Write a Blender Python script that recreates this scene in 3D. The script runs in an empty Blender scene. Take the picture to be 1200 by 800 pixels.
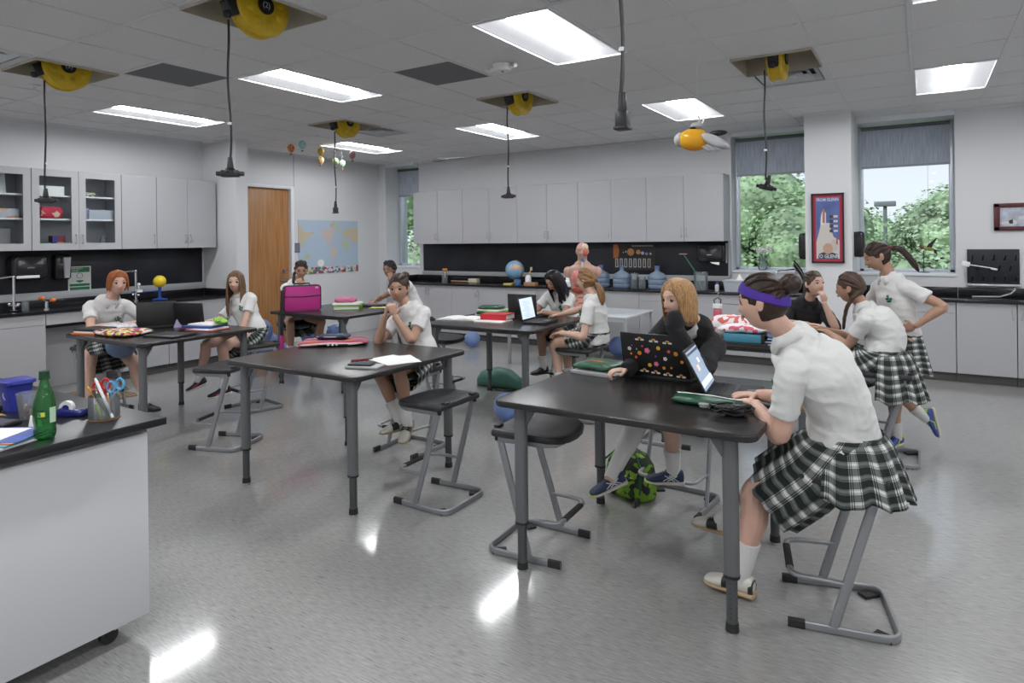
import bpy, bmesh, math, random
from math import pi, sin, cos, radians, sqrt
from mathutils import Vector as V, Matrix, Euler, noise
random.seed(7)
SC = bpy.context.scene
COL = SC.collection
# ---------------------------------------------------------------- camera
EYE = 1.6
_cd = bpy.data.cameras.new('camera'); CAM = bpy.data.objects.new('camera', _cd); COL.objects.link(CAM)
_cd.sensor_width = 36.0; _cd.lens = 767.1 / 1200 * 36.0; _cd.shift_y = -118.9 / 1200; _cd.clip_end = 400
CAM.matrix_world = Matrix.Translation((0, 0, EYE)) @ Matrix.Rotation(0.5591, 4, 'Z') @ Matrix.Rotation(pi/2, 4, 'X') @ Matrix.Rotation(-0.0126, 4, 'Z')
SC.camera = CAM
# ---------------------------------------------------------------- sky, sun, exposure
W = bpy.data.worlds.new('overcast_sky'); SC.world = W; W.use_nodes = True
_n = W.node_tree.nodes; _l = W.node_tree.links; _bg = _n['Background']
_tc = _n.new('ShaderNodeTexCoord'); _sx = _n.new('ShaderNodeSeparateXYZ'); _cr = _n.new('ShaderNodeValToRGB')
_nz = _n.new('ShaderNodeTexNoise'); _nz.inputs['Scale'].default_value = 2.2; _nz.inputs['Detail'].default_value = 5
_mp = _n.new('ShaderNodeMapping'); _mp.inputs['Scale'].default_value = (1, 1, 4)
_l.new(_tc.outputs['Generated'], _sx.inputs[0]); _l.new(_tc.outputs['Generated'], _mp.inputs[0]); _l.new(_mp.outputs[0], _nz.inputs['Vector'])
_ad = _n.new('ShaderNodeMath'); _ad.operation = 'MULTIPLY_ADD'; _ad.inputs[1].default_value = 0.25
_l.new(_nz.outputs[0], _ad.inputs[0]); _l.new(_sx.outputs[2], _ad.inputs[2]); _l.new(_ad.outputs[0], _cr.inputs[0])
_e = _cr.color_ramp.elements
_e[0].position = 0.05; _e[0].color = (0.93, 0.95, 1.0, 1); _e[1].position = 0.75; _e[1].color = (0.60, 0.70, 0.88, 1)
_l.new(_cr.outputs[0], _bg.inputs['Color']); _bg.inputs['Strength'].default_value = 0.68
_sd = bpy.data.lights.new('tree_fill_sun', 'SUN'); _sd.energy = 1.6; _sd.angle = radians(25); _sd.color = (1, .97, .93)  # soft sun added to brighten the near faces of the trees outside
_so = bpy.data.objects.new('tree_fill_sun', _sd); COL.objects.link(_so); _so.rotation_euler = (radians(48), 0, radians(-18))
SC.view_settings.view_transform = 'Standard'; SC.view_settings.look = 'None'
SC.view_settings.gamma = 1.0; SC.view_settings.use_curve_mapping = False
SC.view_settings.exposure = 0.72
SC.cycles.max_bounces = 8; SC.cycles.diffuse_bounces = 4; SC.cycles.glossy_bounces = 4
SC.cycles.transmission_bounces = 6; SC.cycles.transparent_max_bounces = 10
SC.cycles.caustics_reflective = False; SC.cycles.caustics_refractive = False
SC.cycles.sample_clamp_indirect = 4.0; SC.cycles.use_denoising = True
# ---------------------------------------------------------------- materials
MATS = {}
def mat(name, col=(.8, .8, .8), rough=.5, metal=0., bump=0., bscale=60., var=0., vscale=8., emit=0., trans=0., alpha=1., coat=0., sub=0., ior=1.45, stretch=(1, 1, 1), sheen=0.):
    if name in MATS: return MATS[name]
    m = bpy.data.materials.new(name); MATS[name] = m; m.use_nodes = True
    nt = m.node_tree; b = nt.nodes['Principled BSDF']; I = b.inputs
    c = (*col, 1)
    I['Base Color'].default_value = c; I['Roughness'].default_value = rough; I['Metallic'].default_value = metal
    I['IOR'].default_value = ior; I['Transmission Weight'].default_value = trans; I['Alpha'].default_value = alpha
    I['Coat Weight'].default_value = coat; I['Subsurface Weight'].default_value = sub; I['Sheen Weight'].default_value = sheen
    if sub: I['Subsurface Radius'].default_value = (.02, .008, .004); I['Subsurface Scale'].default_value = .5
    if emit: I['Emission Color'].default_value = c; I['Emission Strength'].default_value = emit
    if var or bump:
        tc = nt.nodes.new('ShaderNodeTexCoord'); mp = nt.nodes.new('ShaderNodeMapping'); mp.inputs['Scale'].default_value = stretch
        nt.links.new(tc.outputs['Object'], mp.inputs[0])
    if var:
        n = nt.nodes.new('ShaderNodeTexNoise'); n.inputs['Scale'].default_value = vscale; n.inputs['Detail'].default_value = 4
        nt.links.new(mp.outputs[0], n.inputs['Vector'])
        r = nt.nodes.new('ShaderNodeValToRGB'); r.color_ramp.elements[0].position = .3; r.color_ramp.elements[1].position = .7
        r.color_ramp.elements[0].color = tuple(max(0, x * (1 - var)) for x in col) + (1,)
        r.color_ramp.elements[1].color = tuple(min(1, x * (1 + var)) for x in col) + (1,)
        nt.links.new(n.outputs[0], r.inputs[0]); nt.links.new(r.outputs[0], I['Base Color'])
    if bump:
        n = nt.nodes.new('ShaderNodeTexNoise'); n.inputs['Scale'].default_value = bscale; n.inputs['Detail'].default_value = 3
        nt.links.new(mp.outputs[0], n.inputs['Vector'])
        bp = nt.nodes.new('ShaderNodeBump'); bp.inputs['Strength'].default_value = bump; bp.inputs['Distance'].default_value = .01
        nt.links.new(n.outputs[0], bp.inputs['Height']); nt.links.new(bp.outputs[0], I['Normal'])
    return m
def nodes(m):
    return m.node_tree, m.node_tree.nodes['Principled BSDF']
def ramp(nt, src, stops, interp='LINEAR'):
    r = nt.nodes.new('ShaderNodeValToRGB'); e = r.color_ramp.elements; r.color_ramp.interpolation = interp
    while len(e) < len(stops): e.new(.5)
    for k, (p, c) in enumerate(stops):
        e[k].position = p; e[k].color = (*c, 1)
    nt.links.new(src, r.inputs[0]); return r.outputs[0]
def glassmat(name, tint=(1, 1, 1), refl=.12, rough=.02, mixa=None):
    """thin pane: see-through tint plus a gloss by viewing angle"""
    if name in MATS: return MATS[name]
    m = bpy.data.materials.new(name); MATS[name] = m; m.use_nodes = True; nt = m.node_tree; nt.nodes.clear()
    o = nt.nodes.new('ShaderNodeOutputMaterial'); t = nt.nodes.new('ShaderNodeBsdfTransparent'); g = nt.nodes.new('ShaderNodeBsdfGlossy')
    d = nt.nodes.new('ShaderNodeBsdfDiffuse'); d.inputs[0].default_value = (*tint, 1)
    t.inputs[0].default_value = (*tint, 1); g.inputs['Roughness'].default_value = rough
    lw = nt.nodes.new('ShaderNodeLayerWeight'); lw.inputs[0].default_value = refl; mx = nt.nodes.new('ShaderNodeMixShader')
    nt.links.new(lw.outputs['Fresnel'], mx.inputs[0]); nt.links.new(t.outputs[0], mx.inputs[1]); nt.links.new(g.outputs[0], mx.inputs[2])
    out = mx
    if mixa:
        m2 = nt.nodes.new('ShaderNodeMixShader'); m2.inputs[0].default_value = mixa
        nt.links.new(mx.outputs[0], m2.inputs[1]); nt.links.new(d.outputs[0], m2.inputs[2]); out = m2
    nt.links.new(out.outputs[0], o.inputs[0]); return m
# ---------------------------------------------------------------- objects
def tag(o, label=None, cat=None, group=None, kind=None):
    if label: o['label'] = label
    if cat: o['category'] = cat
    if group: o['group'] = group
    if kind: o['kind'] = kind
    return o
def xf(o):
    return Matrix.LocRotScale(o.location, o.rotation_euler, o.scale) if o else Matrix()
def full(o):
    m = Matrix()
    while o is not None: m = xf(o) @ m; o = o.parent
    return m
def thing(name, label, cat, loc=(0, 0, 0), rz=0, group=None, rot=None):
    o = bpy.data.objects.new(name, None); o.empty_display_size = .05; COL.objects.link(o)
    o.location = loc; o.rotation_euler = rot if rot else (0, 0, rz)
    return tag(o, label, cat, group)
def dup(root, loc, rz=None, label=None, group=None, name=None):
    def cp(o, parent):
        c = o.copy(); COL.objects.link(c)
        if parent is not None: c.parent = parent
        for ch in list(o.children): cp(ch, c)
        return c
    r = cp(root, None); r.location = loc
    if rz is not None: r.rotation_euler = (0, 0, rz)
    if label: r['label'] = label
    if group: r['group'] = group
    return r
def frame_for(d):
    d = V(d).normalized(); a = V((0, 0, 1)) if abs(d.z) < .95 else V((1, 0, 0))
    s = d.cross(a).normalized(); return s, s.cross(d).normalized()
def rrect(w, h, r, n=4):
    P = []
    for cx, cy, a0 in ((w/2-r, h/2-r, 0), (-w/2+r, h/2-r, 90), (-w/2+r, -h/2+r, 180), (w/2-r, -h/2+r, 270)):
        for k in range(n+1):
            a = radians(a0 + 90*k/n); P.append((cx + r*cos(a), cy + r*sin(a)))
    return P
def arc(c, r, a0, a1, n=8, z=0):
    return [(c[0] + r*cos(radians(a0+(a1-a0)*k/n)), c[1] + r*sin(radians(a0+(a1-a0)*k/n)), z) for k in range(n+1)]
class MB:
    def __init__(s): s.v = []; s.f = []; s.m = []; s.uv = {}; s.mi = 0
    def add(s, vs, fs, uvs=None):
        b = len(s.v); s.v += [tuple(p) for p in vs]
        for k, f in enumerate(fs):
            if uvs: s.uv[len(s.f)] = uvs[k]
            s.f.append(tuple(i + b for i in f)); s.m.append(s.mi)
        return s
    def box(s, c, d, rot=None):
        x, y, z = (q/2 for q in d); P = [V((i*x, j*y, k*z)) for i in (-1, 1) for j in (-1, 1) for k in (-1, 1)]
        if rot is not None:
            R = rot if isinstance(rot, Matrix) else Euler(rot).to_matrix()
            P = [R @ p for p in P]
        P = [p + V(c) for p in P]
        return s.add(P, [(0, 1, 3, 2), (4, 6, 7, 5), (0, 4, 5, 1), (2, 3, 7, 6), (0, 2, 6, 4), (1, 5, 7, 3)])
    def bb(s, a, b):
        return s.box([(a[i]+b[i])/2 for i in range(3)], [abs(b[i]-a[i]) for i in range(3)])
    def rings(s, R, cap=(True, True), closed=True, uv=False, vlen=None):
        n = len(R[0]); b = []; vs = [p for r in R for p in r]; F = []; U = []
        for k in range(len(R)-1):
            for i in range(n if closed else n-1):
                j = (i+1) % n
                F.append((k*n+i, k*n+j, (k+1)*n+j, (k+1)*n+i))
                if uv:
                    v0, v1 = (vlen[k], vlen[k+1]) if vlen else (k/(len(R)-1), (k+1)/(len(R)-1))
                    U.append([(i/n, v0), ((i+1)/n, v0), ((i+1)/n, v1), (i/n, v1)])
        if cap[0]: F.append(tuple(range(n-1, -1, -1))); U.append([(0, 0)]*n)
        if cap[1]: F.append(tuple((len(R)-1)*n+i for i in range(n))); U.append([(0, 0)]*n)
        return s.add(vs, F, U if uv else None)
    def cyl(s, a, b, r, r2=None, n=16, cap=(True, True)):
        a, b = V(a), V(b); r2 = r if r2 is None else r2; u, w = frame_for(b-a)
        return s.rings([[c + (u*cos(2*pi*i/n) + w*sin(2*pi*i/n))*q for i in range(n)] for c, q in ((a, r), (b, r2))], cap)
    def tube(s, P, r, n=8, prof=None, closed=False, cap=(True, True), up=None):
        """sweep a circle (or a 2D profile) along P; r number or list"""
        P = [V(p) for p in P]; N = len(P); rs = r if isinstance(r, (list, tuple)) else [r]*N
        T = []
        for i in range(N):
            a = P[(i-1) % N] if (i > 0 or closed) else P[i]; b = P[(i+1) % N] if (i < N-1 or closed) else P[i]
            T.append((b-a).normalized())
        u, w = frame_for(T[0])
        if up is not None: u = T[0].cross(V(up)).normalized(); w = u.cross(T[0])
        R = []
        for i in range(N):
            if up is not None:
                u = T[i].cross(V(up)).normalized(); w = u.cross(T[i]).normalized()
            elif i:
                q = T[i-1].rotation_difference(T[i]); u = q @ u; w = q @ w
            pr = prof or [(cos(2*pi*k/n), sin(2*pi*k/n)) for k in range(n)]
            R.append([P[i] + (u*x + w*y)*rs[i] for x, y in pr])
        if closed: R.append(R[0]); cap = (False, False)
        return s.rings(R, cap)
    def lathe(s, prof, c=(0, 0, 0), n=20, axis='z', cap=(True, True)):
        R = []
        for r, h in prof:
            ring = []
            for i in range(n):
                a = 2*pi*i/n; x, y = r*cos(a), r*sin(a)
                p = (x, y, h) if axis == 'z' else ((h, x, y) if axis == 'x' else (y, h, x))
                ring.append(V(p) + V(c))
            R.append(ring)
        return s.rings(R, cap)
    def ball(s, c, r, n=16, m=10, R=None):
        rx = r if isinstance(r, (tuple, list)) else (r, r, r); rings = []
        for k in range(m+1):
            t = pi*k/m; q = max(sin(t), 1e-3)
            ring = []
            for i in range(n):
                p = V((rx[0]*q*cos(2*pi*i/n), rx[1]*q*sin(2*pi*i/n), -rx[2]*cos(t)))
                if R is not None: p = R @ p
                ring.append(p + V(c))
            rings.append(ring)
        return s.rings(rings)
    def prism(s, poly, z0, z1, M=None):
        R = [[V((x, y, z)) for x, y in poly] for z in (z0, z1)]
        if M is not None: R = [[M @ p for p in r] for r in R]
        return s.rings(R)
    def quad(s, a, b, c, d, uv=False):
        return s.add([a, b, c, d], [(0, 1, 2, 3)], [[(0, 0), (1, 0), (1, 1), (0, 1)]] if uv else None)
    def disc(s, c, r, nrm, n=16):
        u, w = frame_for(nrm); return s.add([V(c) + (u*cos(2*pi*i/n) + w*sin(2*pi*i/n))*r for i in range(n)], [tuple(range(n))])
    def build(s, name, m, parent=None, smooth=35, bevel=0, seg=2, world=False, label=None, kind=None, weld=False):
        me = bpy.data.meshes.new(name); me.from_pydata(s.v, [], s.f)
        ms = m if isinstance(m, (list, tuple)) else [m]
        for q in ms: me.materials.append(q)
        if len(ms) > 1: me.polygons.foreach_set('material_index', s.m)
        if s.uv:
            uvl = me.uv_layers.new(name='UVMap')
            for p in me.polygons:
                if p.index in s.uv:
                    for li, c in zip(p.loop_indices, s.uv[p.index]): uvl.data[li].uv = c
        bm = bmesh.new(); bm.from_mesh(me)
        if weld: bmesh.ops.remove_doubles(bm, verts=bm.verts, dist=1e-4)
        bmesh.ops.recalc_face_normals(bm, faces=bm.faces)
        if bevel:
            es = [e for e in bm.edges if len(e.link_faces) == 2 and e.calc_face_angle(0) > radians(38)]
            bmesh.ops.bevel(bm, geom=es, offset=bevel, segments=seg, profile=.5, affect='EDGES', clamp_overlap=True)
        bm.to_mesh(me); bm.free()
        if world and parent is not None: me.transform(full(parent).inverted())
        if smooth: me.shade_smooth(); me.set_sharp_from_angle(angle=radians(smooth))
        o = bpy.data.objects.new(name, me); COL.objects.link(o)
        if parent is not None: o.parent = parent
        if label: o['label'] = label
        if kind: o['kind'] = kind
        return o
def struct(name, mb, m, **k):
    o = mb.build(name, m, **k); o['kind'] = 'structure'; return o
def place(o, loc, rz=0, rot=None):
    o.location = loc; o.rotation_euler = rot if rot else (0, 0, rz); return o
def linkcopy(o, parent, loc, rot=(0, 0, 0), name=None):
    c = o.copy(); COL.objects.link(c); c.parent = parent; c.location = loc; c.rotation_euler = rot
    return c
def text(name, s, size, m, parent, loc, rot, depth=.0006, align='CENTER', label=None, xs=1., bold=0.):
    cu = bpy.data.curves.new(name, 'FONT'); cu.body = s; cu.size = size; cu.extrude = depth; cu.align_x = align; cu.align_y = 'CENTER'
    cu.resolution_u = 2; cu.offset = bold
    to = bpy.data.objects.new(name + '_tmp', cu); COL.objects.link(to)
    dg = bpy.context.evaluated_depsgraph_get(); me = bpy.data.meshes.new_from_object(to.evaluated_get(dg)); me.name = name
    bpy.data.objects.remove(to); me.materials.clear(); me.materials.append(m)
    o = bpy.data.objects.new(name, me); COL.objects.link(o); o.parent = parent; o.location = loc; o.rotation_euler = rot; o.scale = (xs, 1, 1)
    if label: o['label'] = label
    return o
# ---------------------------------------------------------------- room shell
H = 3.02
XL, YR, YB = -8.55, 9.0, 9.15
m_wall = mat('wall_paint', (.66, .665, .68), .55, bump=.04, bscale=180)
m_wallb = m_wall
m_trimw = mat('white_trim', (.78, .80, .83), .4)
m_alu = mat('window_aluminium', (.62, .66, .72), .35, .3)
m_tile = mat('mineral_ceiling_tile', (.76, .76, .765), .95, bump=.4, bscale=130, var=.14, vscale=150)
m_grid = mat('grid_white_metal', (.72, .72, .74), .5)
m_floor = mat('waxed_vinyl_floor', (.5, .5, .5), .16)
def _floor():
    nt, b = nodes(m_floor); tc = nt.nodes.new('ShaderNodeTexCoord')
    mp = nt.nodes.new('ShaderNodeMapping'); mp.inputs['Scale'].default_value = (11, 95, 1)
    mp.inputs['Rotation'].default_value = (0, 0, .05)
    nt.links.new(tc.outputs['Object'], mp.inputs[0])
    n = nt.nodes.new('ShaderNodeTexNoise'); n.inputs['Scale'].default_value = 1.6; n.inputs['Detail'].default_value = 5; n.inputs['Roughness'].default_value = .6
    nt.links.new(mp.outputs[0], n.inputs['Vector'])
    c1 = ramp(nt, n.outputs[0], [(.27, (.07, .07, .07)), (.38, (.25, .25, .246)), (.50, (.305, .303, .297)), (.72, (.40, .395, .387))])
    n2 = nt.nodes.new('ShaderNodeTexNoise'); n2.inputs['Scale'].default_value = .9; n2.inputs['Detail'].default_value = 3
    nt.links.new(tc.outputs['Object'], n2.inputs['Vector'])
    c2 = ramp(nt, n2.outputs[0], [(.3, (.90, .90, .90)), (.7, (1, .99, .97))])
    # joints of the vinyl tiles, barely visible
    bk = nt.nodes.new('ShaderNodeTexBrick'); bk.offset = 0; bk.inputs['Scale'].default_value = 1
    bk.inputs['Brick Width'].default_value = .61; bk.inputs['Row Height'].default_value = .61; bk.inputs['Mortar Size'].default_value = .0012
    bk.inputs['Color1'].default_value = (1, 1, 1, 1); bk.inputs['Color2'].default_value = (.97, .97, .97, 1); bk.inputs['Mortar'].default_value = (.88, .88, .88, 1)
    nt.links.new(tc.outputs['Object'], bk.inputs['Vector'])
    for a, c in ((c1, c2), (None, bk.outputs[0])):
        mx = nt.nodes.new('ShaderNodeMix'); mx.data_type = 'RGBA'; mx.blend_type = 'MULTIPLY'; mx.inputs[0].default_value = 1
        nt.links.new(a if a else last, mx.inputs[6]); nt.links.new(c, mx.inputs[7]); last = mx.outputs[2]
    nt.links.new(last, b.inputs['Base Color'])
    n3 = nt.nodes.new('ShaderNodeTexNoise'); n3.inputs['Scale'].default_value = 2.5; n3.inputs['Detail'].default_value = 2
    nt.links.new(tc.outputs['Object'], n3.inputs['Vector'])
    bp = nt.nodes.new('ShaderNodeBump'); bp.inputs['Strength'].default_value = .10; bp.inputs['Distance'].default_value = .01
    nt.links.new(n3.outputs[0], bp.inputs['Height']); nt.links.new(bp.outputs[0], b.inputs['Normal'])
    b.inputs['Coat Weight'].default_value = .75; b.inputs['Coat Roughness'].default_value = .10; b.inputs['Coat IOR'].default_value = 1.6
    b.inputs['Roughness'].default_value = .38
_floor()
struct('floor', MB().bb((-9, -3, -.12), (4, 9.8, 0)), m_floor)
XR, YK = 3.6, -2.6
struct('wall_left', MB().bb((XL-.3, YK, 0), (XL, 6.13, H)).bb((XL-.3, 7.06, 0), (XL, 9.0, H)).bb((XL-.3, 6.13, 2.50), (XL, 7.06, H)), m_wall)
struct('wall_left_wing', MB().bb((XL+.001, 5.50, 0), (-7.81, 5.68, H)), m_wall)
struct('wall_right', MB().bb((XR, YK, 0), (XR+.3, 9.6, H)), m_wall)
struct('wall_front', MB().bb((XL-.3, YK-.3, 0), (XR+.3, YK, H)), m_wall)
W0, W1, W2 = (-8.37, -7.70), (-2.19, -1.16), (-.665, .33)
SILL = 1.15
struct('wall_back_corner', MB().bb((XL-.3, 9.0, 0), (W0[0], 9.6, H)), m_wall)
for nm, a, b, y0, z1 in (('wall_back_under_window', W0[0], W0[1], YB, SILL-.03), ('wall_back', W0[1], W1[0], YB, H), ('wall_back_under_window', W1[0], W1[1], YB, SILL-.03), ('wall_back_under_window', W2[0], W2[1], YR, SILL-.03), ('wall_back_right', W2[1], XR, YR, H)):
    struct(nm, MB().bb((a, y0, 0), (b, 9.6, z1)), m_wall)
struct('wall_back_column', MB().bb((-1.15, 8.3, 0), (-.665, 9.6, H)), m_wall)
# a control joint and transom line beside the door
struct('trim_1', MB().bb((XL, 7.063, 2.5), (XL+.006, 7.072, H)), mat('joint_grey', (.35, .36, .38), .6))
# ---------------------------------------------------------------- windows with blinds
m_glass = glassmat('window_glass', (.93, .96, .97), .06, .01)
m_blind = mat('roller_blind_fabric', (.30, .33, .37), .85)
def _blind():
    nt, b = nodes(m_blind); tc = nt.nodes.new('ShaderNodeTexCoord'); mp = nt.nodes.new('ShaderNodeMapping'); mp.inputs['Scale'].default_value = (60, 60, 3)
    n = nt.nodes.new('ShaderNodeTexNoise'); n.inputs['Scale'].default_value = 1.5; n.inputs['Detail'].default_value = 3
    nt.links.new(tc.outputs['Object'], mp.inputs[0]); nt.links.new(mp.outputs[0], n.inputs['Vector'])
    c = ramp(nt, n.outputs[0], [(.3, (.34, .38, .44)), (.7, (.55, .60, .68))]); nt.links.new(c, b.inputs['Base Color'])  # daylight passing through the cloth is put into these lighter tones
_blind()
GY = 9.42
for k, (a, b) in enumerate((W0, W1, W2)):
    w = struct('window_%d' % (k+1), MB().bb((a, GY, SILL), (b, GY+.012, H-.05)), m_glass)
    f = MB()
    for (p, q) in (((a, SILL), (a+.045, H)), ((b-.045, SILL), (b, H)), ((a, SILL-.02), (b, SILL+.035)), ((a, H-.05), (b, H))):
        f.bb((p[0], GY-.05, p[1]), (q[0], GY+.05, q[1]))
    f.build('window_frame', m_alu, w, bevel=.003)
    y0 = (9.0 if k == 0 else YB if k == 1 else YR)
    MB().bb((a, (YB if k < 2 else YR)-.015, SILL-.03), (b, GY+.1, SILL)).build('window_sill', m_trimw, w, bevel=.004)
    if k == 1: b2 = b+.01
    bl = MB().bb((a+.03, GY-.075, 2.46), (b-.03, GY-.072, 2.93)).build('roller_blind', m_blind, w)
    MB().bb((a+.03, GY-.082, 2.435), (b-.03, GY-.064, 2.462)).build('hem_bar', mat('blind_bar', (.33, .36, .40), .5), bl)
    MB().cyl((a+.03, GY-.10, 2.93), (b-.03, GY-.10, 2.93), .022).build('blind_tube', mat('blind_tube_dark', (.10, .11, .12), .5), bl)
    MB().bb((a, y0+.01, 2.965), (b, GY-.05, 3.0185)).build('head_trim', m_trimw, w)
# ---------------------------------------------------------------- ceiling grid
GX, GY0, T = -1.2923, 4.7418, .61779
LIGHTS = [(i, j) for i in (-10, -6, -2, 2, 6) for j in (-12, -7, -2, 3)]
LIGHTS = [(i, j) for i, j in LIGHTS if GX+T*i > XL-.1 and GX+T*(i+1) < XR]
HOLES = [(-8, -4), (-4, -4), (0, -4), (-8, 1), (-4, 1), (0, 1)]
VENTS = [(0, 2), (-8, 2), (-8, -5), (-1, -3)]
GREY = [(-7, -3), (-4, -1)]
skip = set(HOLES + VENTS)
for i, j in LIGHTS: skip.add((i, j)); skip.add((i, j+1))
ceil = struct('ceiling', MB().bb((XL-.3, YK-.3, H+.42), (XR+.3, 9.7, H+.5)).bb((XL-.3, YK-.3, H), (XL-.02, 9.7, H+.42)).bb((XR+.02, YK-.3, H), (XR+.3, 9.7, H+.42)).bb((XL-.3, YK-.3, H), (XR+.3, YK-.02, H+.42)).bb((XL-.3, 9.56, H), (XR+.3, 9.7, H+.42)), mat('plenum_dark', (.10, .095, .09), .9))
def cx(i): return GX + T*i
def cy(j): return GY0 + T*j
m_edge = mat('tile_grey_panel', (.17, .175, .19), .8, bump=.3)
def tile_mesh(w, h, m, name='ceiling_tile'):
    return MB().box((0, 0, .008), (w, h, .016)).build(name, m, None, bevel=.003, seg=1)
base_tile = tile_mesh(T-.020, T-.020, m_tile); first = True
imin, imax, jmin, jmax = -12, 8, -12, 7
rnd = random.Random(3)
rest = MB(); extra = 0
for i in range(imin, imax):
    for j in range(jmin, jmax+1):
        x0, x1 = max(cx(i)+.01, XL+.001), min(cx(i+1)-.01, XR); y0, y1 = cy(j)+.01, min(cy(j+1)-.01, 9.1)
        if (i, j) in skip or x1-x0 < .03 or y1-y0 < .02: continue
        fullsize = (x1-x0 > T-.03) and (y1-y0 > T-.03)
        seen = j >= -6 and i <= 4 and -.62*(cy(j)+.6) < 9
        # keep to what the lens can reach
        cu = (cx(i)+T/2, cy(j)+T/2); yc = cu[0]*sin(-.5591)+cu[1]*cos(.5591)
        xc = cu[0]*cos(.5591)+cu[1]*sin(.5591)
        vis = yc > .8 and abs(xc/yc) < .95 and yc > 2.5
        if fullsize and vis:
            if first: o = base_tile; o.parent = ceil; first = False
            else: o = linkcopy(base_tile, ceil, (0, 0, 0))
            o.location = (cu[0], cu[1], H+.004+rnd.uniform(-.001, .0015))
            if (i, j) in GREY:
                g = tile_mesh(T-.018, T-.018, m_edge); o.data = g.data; bpy.data.objects.remove(g); o['label'] = 'dark grey return air panel'
        elif vis:
            MB().bb((x0, y0, H+.004), (x1, y1, H+.02)).build('ceiling_tile', m_tile, ceil)
        else: rest.bb((x0, y0, H+.004), (x1, y1, H+.02)); extra += 1
rest.build('ceiling_tile', m_tile, ceil, kind='stuff')
for i in range(imin, imax+1):
    if cx(i) > XL: MB().bb((cx(i)-.012, YK, H-.002), (cx(i)+.012, 9.05, H+.006)).build('grid_rail', m_grid, ceil)
for j in range(jmin, jmax+1):
    g_ = MB()
    for i in range(imin, imax):
        if (i, j-1) in LIGHTS or cx(i+1) < XL: continue
        g_.bb((max(cx(i), XL), cy(j)-.012, H-.001), (cx(i+1), cy(j)+.012, H+.005))
    g_.build('grid_rail', m_grid, ceil)
an = MB()
for a, b in (((XL, YK), (XL+.022, 9.0)), ((XL, 5.478), (-7.79, 5.5)), ((-7.81, 5.5), (-7.788, 5.68)), ((XL, 8.978), (W0[0], 9.0)), ((W0[1], 9.128), (W1[0], 9.15)), ((-1.15, 8.278), (-.665, 8.3)), ((W2[1], 8.978), (XR, 9.0))):
    an.bb((a[0], a[1], H-.02), (b[0], b[1], H+.004))
an.build('wall_angle', m_grid, ceil)
MB().bb((W0[0], 9.0, H-.001), (W0[1], 9.5, H+.02)).bb((W1[0]-.02, 9.0, H-.001), (W1[1]+.02, 9.5, H+.02)).bb((W2[0], 9.0, H-.001), (W2[1], 9.5, H+.02)).build('soffit', m_trimw, ceil)
# ---------------------------------------------------------------- troffer lights
m_diff = mat('troffer_white', (.85, .87, .9), .5)
LIGHT_E = 26.0
m_lamp = mat('troffer_lamp', (.97, .985, 1), .4, emit=LIGHT_E)
m_pan = mat('troffer_reflector', (.35, .355, .37), .5, emit=.55)  # emission stands in for lamplight bouncing off the pans
def troffer(name='ceiling_light'):
    t = thing(name, '', 'ceiling light')
    w, l = T-.02, 2*T-.02; f = MB()
    for s in (-1, 1):
        f.box((s*(w/2-.008), 0, .0), (.016, l, .012)); f.box((0, s*(l/2-.008), .0), (w, .016, .012))
    f.build('frame', m_grid, t)
    # curved reflector pans either side of a central perforated lamp basket
    p = MB(); R = []
    for k in range(13):
        x = -w/2+.014 + (w-.028)*k/12; z = .012 + .055*(1-abs(2*(k/12)-1)**1.6)
        R.append([(x, -l/2+.014, .006), (x, -l/2+.09, z), (x, l/2-.09, z), (x, l/2-.014, .006)])
    p.rings([[V(q) for q in r] for r in R], (False, False), closed=False); p.build('reflector', m_pan, t)
    b = MB(); R = []
    for s, e in ((-1, -l/2+.10), (1, l/2-.10)): pass
    for y, sc in ((-l/2+.075, .1), (-l/2+.085, .6), (-l/2+.12, 1), (l/2-.12, 1), (l/2-.085, .6), (l/2-.075, .1)):
        R.append([V((.095*sc*cos(radians(a)), y, .058 - .042*sc*sin(radians(a)))) for a in range(0, 181, 20)])
    b.rings(R, (False, False), closed=False); b.build('lamp_basket', m_lamp, t)
    MB().box((0, 0, .085), (w, l, .02)).build('housing', m_diff, t)
    return t
LBL = {(-10, -2): 'long narrow ceiling light nearest the wall with the glass-door cabinets', (-6, -2): 'ceiling light left of centre, right of the cord with the largest reel',
       (-2, -2): 'largest bright ceiling light, top centre of the photo', (2, -2): 'ceiling light cut by the top edge of the photo, upper right', (-10, 3): 'ceiling light above the world map, near the hot air balloon mobile',
       (-6, 3): 'small ceiling light in front of the grey wall cabinets, left of the hanging drop cord', (-2, 3): 'ceiling light just behind the hanging orange bee toy', (2, 3): 'square-looking ceiling light before the right-hand window',
       (-6, -7): 'ceiling light cut off in the upper left corner of the photo'}
tr = None
for (i, j) in LIGHTS:
    lb = LBL.get((i, j), 'recessed ceiling light in the row behind the camera')
    loc = (cx(i)+T/2, cy(j)+T, H)
    if tr is None: tr = troffer(); tr.location = loc; tr['label'] = lb; tr['group'] = 'recessed ceiling lights'
    else: tr2 = dup(tr, loc, 0, lb, 'recessed ceiling lights')
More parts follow.
